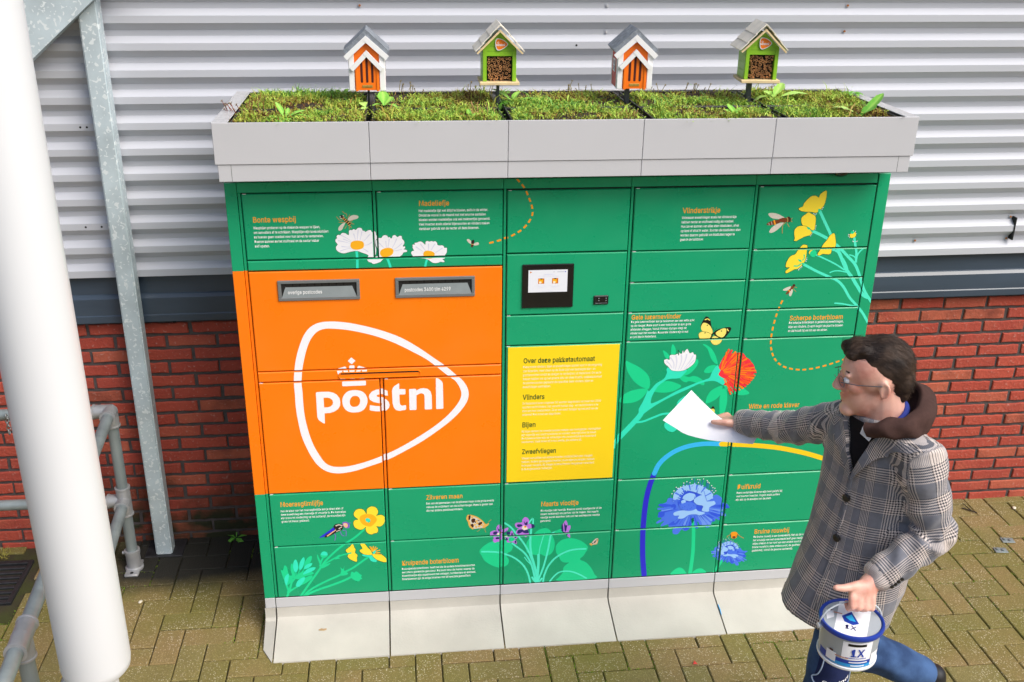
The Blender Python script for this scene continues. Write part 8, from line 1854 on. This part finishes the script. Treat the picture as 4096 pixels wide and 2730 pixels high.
# coat ------------------------------------------------------------------
secs = [(1.425, 1.948, -1.0, .085, .075), (1.405, 1.947, -1.0, .13, .078), (1.375, 1.95, -1.0, .162, .084), (1.29, 1.956, -1.0, .176, .092), (1.15, 1.958, -1.0, .170, .100), (1.0, 1.95, -1.0, .170, .113), (.88, 1.932, -1.005, .172, .130), (.815, 1.908, -1.01, .172, .141), (.762, 1.894, -1.012, .172, .146)]
b = MB(); V = []; F = []; ns = 40
for z_, cx, cyy, a, c in secs:
    for k in range(ns):
        th = 2*math.pi*k/ns; f_ = math.cos(th); s_ = math.sin(th); sq = lambda v: math.copysign(abs(v)**.85, v)
        p = Vector((cx, cyy, 0))+FT*(c*sq(f_))+LT*(a*sq(s_)); hem = 1 if z_ < .83 else 0
        V.append((p.x, p.y, z_+hem*(-.018*f_-.006*s_+.005*math.sin(3*th))))
m_ = len(secs)
for i in range(m_-1):
    for k in range(ns): F.append((i*ns+k, i*ns+(k+1) % ns, (i+1)*ns+(k+1) % ns, (i+1)*ns+k))
F.append(tuple(range(ns))); F.append(tuple(range((m_-1)*ns+ns-1, (m_-1)*ns-1, -1)))
b.add(V, F)
LwC = Lw.lerp(Le, .10); RwC = Rw.lerp(Re, .06)
chain(b, [Ls, Le], [.072, .057]); chain(b, [Le, LwC], [.058, .049]); chain(b, [Rs, Re], [.068, .056]); chain(b, [Re, RwC], [.055, .046])
chain(b, [Vector((1.95, -1.02, 1.385)), Ls], [.062, .070])
def seg(p, a, c): d = c-a; t = max(0, min(1, (p-a).dot(d)/d.dot(d))); return t, (p-(a+d*t)).length
def wr(v, n_):
    tl, dl = seg(v, Ls, Le); t2, d2 = seg(v, Le, LwC); tr_, dr = seg(v, Rs, Re); t3, d3 = seg(v, Re, RwC)
    k = 0
    if min(dl, d2) < .085: s = (tl if dl < d2 else 1+t2); k = .011*(.5-abs(math.sin(s*11+2.5*n_.x+v.x*12)))*math.exp(-((s-1)/.42)**2)+.004*math.sin(s*15+n_.z*5+n_.y*3)
    elif min(dr, d3) < .075: s = (tr_ if dr < d3 else 1+t3); k = .010*(.5-abs(math.sin(s*10+n_.z*2.5+v.z*8)))*(.4+.6*math.exp(-((s-1)/.4)**2))
    else: k = .010*(.5-abs(math.sin(v.z*11+v.x*13+1.5*math.sin(v.z*9))))*math.sin(v.x*12-v.z*7+1)**2+.004*math.sin(v.x*34+v.y*21+2*v.z)*max(0, min(1, (1.05-v.z)/.25))
    return v+n_*k
COAT = fuse(b, 'coat', M_plaid, .0075, 5, MAN, BASE, wr)
def weave(o):
    at = o.data.attributes.new('weave', 'FLOAT_VECTOR', 'POINT'); w0 = WL[o.name]; D = []
    for v in o.data.vertices:
        p = v.co+w0; best = None
        for a, c, off, r_ in ((Ls, Le, .0, .079), (Le, LwC, .235, .063), (Rs, Re, .5, .07), (Re, RwC, .71, .055)):
            t, d = seg(p, a, c); d -= r_
            if best is None or d < best[0]: best = (d, a, c, off, t)
        q = p-Vector((1.93, -1.0, p.z)); th = math.atan2(q.dot(LT), q.dot(FT)); rad = math.hypot(q.dot(LT)/.21, q.dot(FT)/.15)-1
        if rad*.15 > best[0]+.006 and best[0] < .03:
            _, a, c, off, t = best; ax_ = (c-a).normalized(); w_ = p-a; w_ = w_-ax_*w_.dot(ax_); e1 = ax_.orthogonal().normalized() if abs(ax_.z) > .95 else ax_.cross(UP).normalized(); e2 = ax_.cross(e1)
            D += [math.atan2(w_.dot(e2), w_.dot(e1))*.062, off+t*(c-a).length, 0]
        else: D += [th*.19+.01*math.sin(p.z*9), p.z+.035*math.cos(th), 0]
    at.data.foreach_set('vector', D)
weave(COAT)
TB = bvh(COAT)
def on_coat(th, z_, off):
    c = Vector((1.93, -1.0, z_)); d = FT*math.cos(th)+LT*math.sin(th); h = TB.ray_cast(c+d*.5, -d, .5)
    p = h[0] if h[0] is not None else c+d*.17
    return p+d*off
def coat_patch(name, rows, off, m, thick=.004, wv=False, nu=8, parent=None):
    """rows = [(z, theta0, theta1)...] draped on the coat, given thickness"""
    V = []; F = []
    for o_ in (off, off-thick):
        for z_, a, c in rows:
            for k in range(nu+1): V.append(on_coat(a+(c-a)*k/nu, z_, o_))
    R_ = len(rows); st = nu+1; n = R_*st
    for i in range(R_-1):
        for k in range(nu): a = i*st+k; F += [(a, a+1, a+st+1, a+st), (n+a, n+a+st, n+a+st+1, n+a+1)]
    per = [k for k in range(st)]+[i*st+nu for i in range(1, R_)]+[(R_-1)*st+k for k in range(nu-1, -1, -1)]+[i*st for i in range(R_-2, 0, -1)]
    for i in range(len(per)): a, c = per[i], per[(i+1) % len(per)]; F.append((a, n+a, n+c, c))
    o = ob(name, V, F, m, MAN, smooth=False, org=BASE)
    smooth_angle(o, 40)
    if wv: weave(o)
    if wv == 2:
        at = o.data.attributes['weave']; A_ = np.empty(len(at.data)*3, np.float32); at.data.foreach_get('vector', A_); A_ = A_.reshape(-1, 3); c_, s_ = math.cos(.6), math.sin(.6); A_[:, :2] = np.stack([A_[:, 0]*c_-A_[:, 1]*s_, A_[:, 0]*s_+A_[:, 1]*c_], 1); at.data.foreach_set('vector', A_.ravel())
    return o
def lerp_rows(keys, n=12):
    out = []
    for i in range(n+1):
        z_ = keys[0][0]+(keys[-1][0]-keys[0][0])*i/n
        for (z0, a0, c0), (z1, a1, c1) in zip(keys[:-1], keys[1:]):
            if z1 <= z_ <= z0+1e-9: t = (z0-z_)/(z0-z1) if z0 > z1 else 0; out.append((z_, a0+(a1-a0)*t, c0+(c1-c0)*t)); break
    return out
coat_patch('inner_jacket', lerp_rows([(1.415, -.75, .95), (1.36, -.42, .50), (1.30, -.16, .22), (1.262, -.02, .05)]), .0035, M_inner)
coat_patch('lapel', lerp_rows([(1.405, .85, 1.25), (1.37, .52, .98), (1.345, .42, .98), (1.33, .34, .72), (1.255, .045, .22), (1.235, .02, .06)]), .017, M_plaid, .012, 2)
coat_patch('lapel', lerp_rows([(1.40, -1.1, -.72), (1.35, -.85, -.40), (1.30, -.55, -.17), (1.255, -.2, -.02), (1.235, -.07, .0)]), .017, M_plaid, .012, 2)
coat_patch('front_edge', lerp_rows([(1.24, -.055, .03), (1.1, -.05, .035), (.95, -.05, .035), (.80, -.05, .035)], 18), .006, M_plaid, .006, True, 3)
coat_patch('pocket_flap', lerp_rows([(.985, .75, 1.5), (.945, .75, 1.5)], 3), .008, M_plaid, .006, True)
for z_, t_ in ((1.165, -.02), (1.03, -.02)):
    p = on_coat(t_, z_, .004); n_ = FT; b = MB(); b.tube([p, p+n_*.006, p+n_*.008], [.0125, .0125, .009], 14); b.build('button', M_black, MAN)
p = on_coat(1.45, 1.375, 0)
# cuff buttons on the raised left sleeve
axl = (LwC-Le).normalized()
for k in range(4):
    p = LwC-axl*(.012+.012*k)+Vector((0, -.051, -.012)); b = MB(); b.tube([p, p+Vector((0, -.004, -.001))], .0055, 10); b.build('button', M_black, MAN)
# hood of the under-jacket and shirt collar
HS = [((1.872,-1.075,1.425),(1.852,-1.095,1.44),(1.845,-1.108,1.435),(1.850,-1.11,1.415)), ((1.915,-1.08,1.43),(1.90,-1.11,1.462),(1.895,-1.14,1.455),(1.90,-1.145,1.425)),
 ((1.965,-1.07,1.44),(1.95,-1.115,1.475),(1.962,-1.152,1.462),(1.965,-1.15,1.42)), ((2.0,-1.04,1.45),(2.01,-1.075,1.487),(2.045,-1.108,1.465),(2.035,-1.105,1.405)),
 ((2.01,-1.0,1.452),(2.042,-1.02,1.502),(2.097,-1.03,1.465),(2.07,-1.03,1.395)), ((2.0,-.965,1.452),(2.037,-.965,1.515),(2.102,-.955,1.475),(2.075,-.95,1.40)),
 ((1.965,-.94,1.45),(1.98,-.92,1.51),(2.02,-.885,1.475),(2.02,-.88,1.405)), ((1.92,-.93,1.44),(1.92,-.90,1.475),(1.925,-.87,1.455),(1.93,-.87,1.41)), ((1.88,-.94,1.42),(1.865,-.92,1.44),(1.86,-.905,1.435),(1.865,-.905,1.41))]
rows_ = []
for N_, R_, M_, B_ in HS:
    N_, R_, M_, B_ = (Vector(p) for p in (N_, R_, M_, B_)); dip = (N_+R_)/2-Vector((0, 0, .016))
    rows_.append([Vector(c) for c in catmull([N_, dip, R_-Vector((0, 0, .002)), R_.lerp(M_, .3)+Vector((0, 0, .008)), M_, B_, (B_+N_)/2-Vector((0, 0, .02))], True, 4)])
cols_ = list(zip(*rows_)); cols_ = [[Vector(c) for c in catmull(list(cc), False, 5)] for cc in cols_]; nc = len(cols_); nr_ = len(cols_[0])
V = []; F = []; mi = []
for i in range(nr_):
    for k in range(nc):
        p = cols_[k][i]; V.append(p+Vector((math.sin(p.z*90+p.y*50), math.sin(p.x*80+p.z*60), math.sin(p.x*70-p.y*90)))*.0035)
for i in range(nr_-1):
    for k in range(nc): F.append((i*nc+k, i*nc+(k+1) % nc, (i+1)*nc+(k+1) % nc, (i+1)*nc+k)); mi.append(1 if k < 7 else 0)
F += [tuple(range(nc)), tuple(range(nr_*nc-1, (nr_-1)*nc-1, -1))]; mi += [0, 0]
b = MB(); b.add(V, F); b.m = mi; smooth_angle(b.build('hood', [M_hood, M_lining], MAN, org=BASE), 70)
ring = [Vector((1.955+.074*math.cos(a)*1.0-.02*math.cos(a), -1.0+.073*math.sin(a), 1.432-.028*(-math.cos(a)))) for a in np.linspace(0, 2*math.pi, 25)]
b = MB(); b.tube(ring, .009, 8); smooth_angle(b.build('collar', M_blue, MAN), 60)
b = MB(); 
q0 = Vector((1.875, -1.055, 1.418)); b.add([q0+Vector((-.012, -.012, .012)), q0+Vector((.03, -.016, -.004)), q0+Vector((.002, -.03, -.038)), q0+Vector((-.02, -.012, -.02))], [(0,1,2,3)]); b.build('shirt_collar', M_shirt, MAN, fixn=False)
# hair: a fitted shell with strands ---------------------------------------
b = MB(); ellipsoid(b, hp(-.016, 0, .016), HA, (.100, .081, .090)); ellipsoid(b, hp(.045, .0, .068), HA, (.05, .058, .032)); ellipsoid(b, hp(-.06, 0, -.03), HA, (.058, .066, .075)); ellipsoid(b, hp(-.072, 0, -.075), HA, (.032, .05, .04))
caps(b, hp(.075, .035, .058), hp(.078, -.02, .066), .022, .024)
for s in (1, -1): caps(b, hp(.012, s*.068, .0), hp(.010, s*.066, -.040), .010, .006)
vn = value_noise(21)
def hd(v, n_): 
    q = v-C0; s = float(vn(np.array(q.dot(hl)*160+50), np.array((q.dot(hf)-q.dot(hu))*45+50))); return v+n_*(.004*s-.009)
HAIR = fuse(b, 'hair', M_hair, .005, 3, MAN, BASE, hd)
HB = bvh(HAIR); hb = MB(); r = np.random.RandomState(8)
for i in range(7000):
    d = Vector(r.normal(size=3)).normalized(); 
    if d.dot(hu) < -.75 or (d.dot(hf) > .22 and d.dot(hu) < .46): continue
    hit = HB.ray_cast(C0+hu*.01+d*.3, -d, .3)
    if hit[0] is None: continue
    p, n_ = hit[0], hit[1]; q = p-C0
    if q.dot(hf) > -.03 and q.dot(hu) < .035: continue
    flow = (-hf*1.0-hu*(.5 if q.dot(hf) < 0 else -.3)+hl*.25*np.sign(q.dot(hl))+Vector(r.normal(size=3))*.16); flow = (flow-n_*flow.dot(n_)).normalized()
    s_ = flow.cross(n_)*r.uniform(.0003, .0008); L_ = r.uniform(.012, .030)
    a = p+n_*.0005; m1 = p+flow*L_*.5+n_*r.uniform(.0005, .003); e = p+flow*L_+n_*r.uniform(-.001, .002)
    hb.add([a-s_, a+s_, m1+s_, m1-s_, e], [(0,1,2,3), (3,2,4)])
o = hb.build('hair_strand', M_hair, MAN, fixn=False, org=BASE); o['kind'] = 'stuff'
eb = MB()
for s in (1, -1): caps(eb, hp(.087, s*.014, .004), hp(.080, s*.040, .006), .0042, .0032, 8)
eb = fuse(eb, 'eyebrow', M_hair, .0022, 1, MAN, BASE)
for s in (1, -1):
    b = MB(); ellipsoid(b, hp(.083, s*.029, -.022), HA, (.0105, .0105, .0105), 2); smooth_angle(b.build('eye', M_shirt, MAN), 80); b = MB(); ellipsoid(b, hp(.0915, s*.029, -.022), HA, (.003, .0045, .0045), 2); b.build('iris', M_black, MAN)
M_wire = mat('thin_metal_frame', '6f7478', .3, metal=.8)
b = MB()
for s in (1, -1):
    b.tube([hp(.104, s*.052, -.018), hp(.06, s*.072, -.02), hp(-.005, s*.081, -.022)], .0014, 6)
    c_ = hp(.098, s*.030, -.026); b.tube([c_+hl*(.021*math.cos(a))+hu*(.015*math.sin(a))-hf*(.004*math.cos(a)*s) for a in np.linspace(0, 2*math.pi, 19)], .0009, 5)
b.tube([hp(.109, .010, -.022), hp(.113, 0, -.019), hp(.109, -.010, -.022)], .0009, 5)
smooth_angle(b.build('glasses', M_wire, MAN), 60)
# trousers and shoes
b = MB(); ellipsoid(b, (1.925, -1.0, .88), (LT, FT, UP), (.13, .08, .09))
chain(b, [Lh, Lk], [.082, .066]); chain(b, [Lk, La+Vector((0, 0, -.03))], [.064, .058]); chain(b, [Rh, Rk], [.082, .072]); chain(b, [Rk, Ra], [.074, .06])
def wj(v, n_): return v+n_*(.004*math.sin(v.z*45+v.x*20+v.y*9)*math.sin(v.x*31-v.z*13)+.0035*math.sin(v.z*80+v.x*55)*max(0, 1-abs((v-Rk).length-.12)/.15))
JEANS = fuse(b, 'jeans', M_jean, .008, 5, MAN, BASE, wj)
JB = bvh(JEANS)
def on_jean(x, z_, off):
    h = JB.ray_cast(Vector((x, -1.6, z_)), Vector((0, 1, 0)), 1.0)
    return (h[0]+Vector((0, -off, 0))) if h[0] is not None else None
J0 = [(.35, .735), (.22, .655), (.12, .615), (.02, .595), (.08, .575), (.2, .555), (.36, .548), (.55, .556), (.75, .566), (.96, .578), (.97, .61), (.93, .66), (.9, .735)]
jx = lambda t: 1.782+.118*t
gv = []; gf = []; NX, NZ = 16, 16
for j in range(NZ+1):
    for i in range(NX+1):
        z_ = .562+(.735-.562)*j/NZ; x0 = jx(.05+.25*max(0, (z_-.6)/.135)); x1 = jx(.95); p = on_jean(x0+(x1-x0)*i/NX, z_+(.012*(i/NX-.4) if j == 0 else 0), .003); gv.append(p if p is not None else Vector((x1, -1.12, z_)))
for j in range(NZ):
    for i in range(NX): a = j*(NX+1)+i; gf.append((a, a+1, a+NX+2, a+NX+1))
ob('patch_pocket', gv, gf, M_jeand, MAN, org=BASE, smooth=True)
pts = [on_jean(jx(t), z_, .0045) for t, z_ in J0]; b = MB(); b.tube([Vector(c) for c in catmull([p for p in pts if p is not None], False, 5)], .0022, 6); b.build('seam', M_stitch, MAN)
cu = bpy.data.curves.new('t', 'FONT'); cu.body = 'oapind'; cu.font = FNT or cu.font; cu.size = 1; cu.fill_mode = 'FRONT'; cu.resolution_u = 2; cu.offset = .012; o = bpy.data.objects.new('t', cu); COL.objects.link(o); bpy.context.view_layer.update(); dg = bpy.context.evaluated_depsgraph_get(); T = font_tris(o); bpy.data.objects.remove(o)
wm = max(p[0] for t in T for p in t); V = []; F = []
for t in T:
    q = [on_jean(jx(.2)+p[0]/wm*.082, .588+p[1]*.026+.012*(p[0]/wm-.5)+.016*abs(p[0]/wm-.5), .0045) for p in t]
    if any(c is None for c in q): continue
    n = len(V); V += q; F.append((n, n+1, n+2))
if F: ob('lettering', V, F, am('white'), MAN, org=BASE)
def shoe(A_, H_, T_, name='shoe'):
    b = MB(); caps(b, A_, H_, .045, .042); caps(b, H_, T_, .042, .034); caps(b, H_, H_.lerp(T_, .6), .044, .042); return fuse(b, name, M_shoe, .006, 4, MAN, BASE)
shoe(La+Vector((0, 0, -.02)), La+Vector((.01, 0, -.058)), La+Vector((-.16, -.03, -.066))); shoe(Ra+Vector((.02, 0, -.005)), Ra+Vector((.055, 0, -.02)), Ra+Vector((.07, .0, -.17)))

# sheet of paper -----------------------------------------------------------
top = [(1.547,-.43,1.244), (1.593,-.46,1.201), (1.643,-.49,1.161), (1.70,-.53,1.144), (1.758,-.57,1.144)]
bot = [(1.442,-.47,1.152), (1.482,-.49,1.131), (1.518,-.51,1.114), (1.586,-.54,1.106), (1.652,-.57,1.110), (1.725,-.60,1.116)]
def resamp(P, n):
    C = [Vector(c) for c in catmull(P, False, 8)]; L_ = [0]
    for a, c in zip(C[:-1], C[1:]): L_.append(L_[-1]+(c-a).length)
    out = []
    for i in range(n+1):
        s = L_[-1]*i/n; k = max(0, min(len(C)-2, next((j for j in range(len(L_)-1) if L_[j+1] >= s-1e-9), len(C)-2))); t = (s-L_[k])/max(1e-9, L_[k+1]-L_[k]); out.append(C[k].lerp(C[k+1], t))
    return out
A_, B_ = resamp(top, 20), resamp(bot, 20); V = []; F = []
for o_ in (0, -.0006):
    for i in range(21):
        for k in range(9): p = A_[i].lerp(B_[i], k/8); V.append(p+Vector((.2, -.5, 1)).normalized()*(o_+.006*math.sin(math.pi*k/8)*math.sin(math.pi*i/20)))
n = 21*9
for i in range(20):
    for k in range(8): a = i*9+k; F += [(a, a+1, a+10, a+9), (n+a, n+a+9, n+a+10, n+a+1)]
M_paper = mat('white_paper', 'f1f2fa', .75, spec=.2)
o = ob('sheet_of_paper', V, F, M_paper, smooth=True); tag(o, 'blank white sheet of paper in the outstretched hand of the man', 'paper')
# paint bucket ----------------------------------------------------------------
M_pail = mat('grey_pail_plastic', 'a9b1b8', .35, var=.04, vscale=20); M_pailw = mat('white_pail_plastic', 'e9ecf2', .35); M_lid = mat('blue_lid_rim', '1f3c9c', .3)
BC = Vector((1.820, -1.262, .748)); bk = empty('paint_bucket', BC); tag(bk, 'small grey and white paint bucket with a blue rimmed lid held by the man', 'bucket')
bd = MB(); bd.lathe(BC, [(0, 0), (.080, 0), (.083, .003), (.083, .010), (.0805, .013), (.084, .13), (.0865, .138), (0, .138)], 48); smooth_angle(bd.build('pail', M_pail, bk), 35)
bd = MB(); bd.lathe(BC, [(.0835, .0005), (.0845, .004), (.0845, .010), (.082, .0125)], 48); smooth_angle(bd.build('foot_ring', M_pailw, bk), 35)
bd = MB(); bd.lathe(BC, [(.0872, .136), (.0915, .137), (.0925, .142), (.0925, .150), (.0905, .154), (.0865, .1545), (.083, .152), (.0825, .1495), (0, .1495)], 48); smooth_angle(bd.build('lid', M_lid, bk), 35)
cdir = math.atan2(-2.29, -1.27)
def lab(name, t0, t1, z0, z1, key, off=.0006, holes=None):
    """print wrapped round the pail; angles in degrees from the direction that faces the photographer"""
    V = []; F = []; n = 14
    for z_ in (z0, z1):
        for k in range(n+1):
            a = cdir+R(t0+(t1-t0)*k/n); rr_ = .0805+(z_-.013)/.117*.0035+off; V.append(BC+Vector((rr_*math.cos(a), rr_*math.sin(a), z_)))
    for k in range(n): F.append((k, k+1, n+2+k, n+1+k))
    return ob(name, V, F, am(key) if isinstance(key, str) else key, bk, smooth=True)
lab('label', -62, 75, .016, .045, 'bucketblue'); lab('label', -30, 62, .016, .030, 'bucketsky', .0011); lab('label', -8, 52, .047, .125, 'white'); lab('label', 2, 38, .108, .119, 'black', .0011)
lab('label', 54, 80, .018, .07, 'white', .0011); lab('label', 8, 46, .035, .040, 'white', .0012); lab('label', 12, 40, .021, .026, 'white', .0016); lab('label', 0, 42, .054, .057, 'bucketblue', .0012)
lab('label', -40, -18, .022, .062, 'white', .0016); lab('label', -33, -25, .062, .070, 'flydark', .0016); lab('label', -20, 6, .052, .056, 'skin', .0018)
def wrap_text(s, t0, t1, zb, h, key, off):
    cu = bpy.data.curves.new('t', 'FONT'); cu.body = s; cu.font = FNT or cu.font; cu.size = 1; cu.fill_mode = 'FRONT'; cu.resolution_u = 2; cu.offset = .012; o = bpy.data.objects.new('t', cu); COL.objects.link(o); bpy.context.view_layer.update(); global dg; dg = bpy.context.evaluated_depsgraph_get(); T = font_tris(o); bpy.data.objects.remove(o); return T
T1 = wrap_text('1X', 0, 0, 0, 0, 0, 0); wm = max(p[0] for t in T1 for p in t); hm = max(p[1] for t in T1 for p in t)
V = []; F = []
for t in T1:
    n = len(V)
    for p in t:
        a = cdir+R(8+28*p[0]/wm); z_ = .064+.034*p[1]/hm; rr_ = .0805+(z_-.013)/.117*.0035+.0024; V.append(BC+Vector((rr_*math.cos(a), rr_*math.sin(a), z_)))
    F.append((n, n+1, n+2))
ob('lettering', V, F, am('bucketblue'), bk)
# lid print lies flat on the lid, turned to the photographer
ld = Vector((math.cos(cdir), math.sin(cdir), 0)); lr = Vector((-ld.y, ld.x, 0))
def lidp(u, v, o_): return BC+lr*u-ld*v+Vector((0, 0, .1495+o_))
def lid_poly(name, P, key, o_): return ob(name, [lidp(u, v, o_) for u, v in P], [tuple(range(len(P)))], am(key) if isinstance(key, str) else key, bk)
disc = [(.0815*math.cos(a), .0815*math.sin(a)) for a in np.linspace(0, 2*math.pi, 49)[:-1]]
lid_poly('lid_print', disc, M_pail, .0006)
lid_poly('lid_print', [(-.042, -.0690)]+[(.0808*math.cos(a), .0808*math.sin(a)) for a in np.linspace(-2.116, -.95, 9)][1:]+[(.049, .0640)]+[(.0808*math.cos(a), .0808*math.sin(a)) for a in np.linspace(.92, 2.116, 9)][1:], 'white', .0010)
lid_poly('lid_print', [(-.024, .043), (.028, .043), (.028, .056), (-.024, .056)], 'black', .0014); lid_poly('lid_print', [(-.019, .0475), (.023, .0475), (.023, .0515), (-.019, .0515)], 'petalgrey', .0018)
lid_poly('lid_print', [(-.028, .002), (-.004, .032), (.022, -.018), (.006, -.030), (-.018, -.022)], 'bucketblue', .0014); lid_poly('lid_print', [(-.018, .0), (-.002, .018), (.012, -.012), (-.004, -.012)], 'arcsky', .0018)
lid_poly('lid_print', [(-.075, .012), (-.052, .016), (-.048, -.012), (-.066, -.030)], 'white', .0014); lid_poly('lid_print', [(-.066, .016), (-.058, .016), (-.058, .026), (-.066, .026)], 'flydark', .0014); lid_poly('lid_print', [(-.054, .008), (-.028, .010), (-.028, .014), (-.054, .013)], 'skin', .0014)
V = []; F = []
for t in T1:
    n = len(V); V += [lidp(-.016+.034*p[0]/wm, -.053+.019*p[1]/hm, .0018) for p in t]; F.append((n, n+1, n+2))
ob('lettering', V, F, am('navy'), bk)
M_wirew = mat('white_wire_bail', 'cfd6dc', .4, metal=.2)
b = MB(); bt = []
for a in np.linspace(0, math.pi, 25): bt.append(BC+Vector((.094*math.cos(a), .004, .128+(HZ-.748-.128)*math.sin(a)**.8)))
b.tube(bt, .0026, 8); smooth_angle(b.build('bail', M_wirew, bk), 60)
for s in (-1, 1): b = MB(); b.tube([BC+Vector((s*.084, .004, .128)), BC+Vector((s*.098, .004, .128))], .009, 12); b.build('lug', M_pailw, bk)

for o in [bk]+list(bk.children):                                  # squat pail: compress everything below the lid face
    if o.type != 'MESH' or o.name.startswith('bail'): continue
    w0 = WL[o.name].z-BC.z
    for v in o.data.vertices:
        z_ = v.co.z+w0
        if z_ < .1495: v.co.z = .1495-(.1495-z_)*.80-w0
bk_shift = .0299
for o in bk.children: o.location.z -= bk_shift
bk.location.z += bk_shift
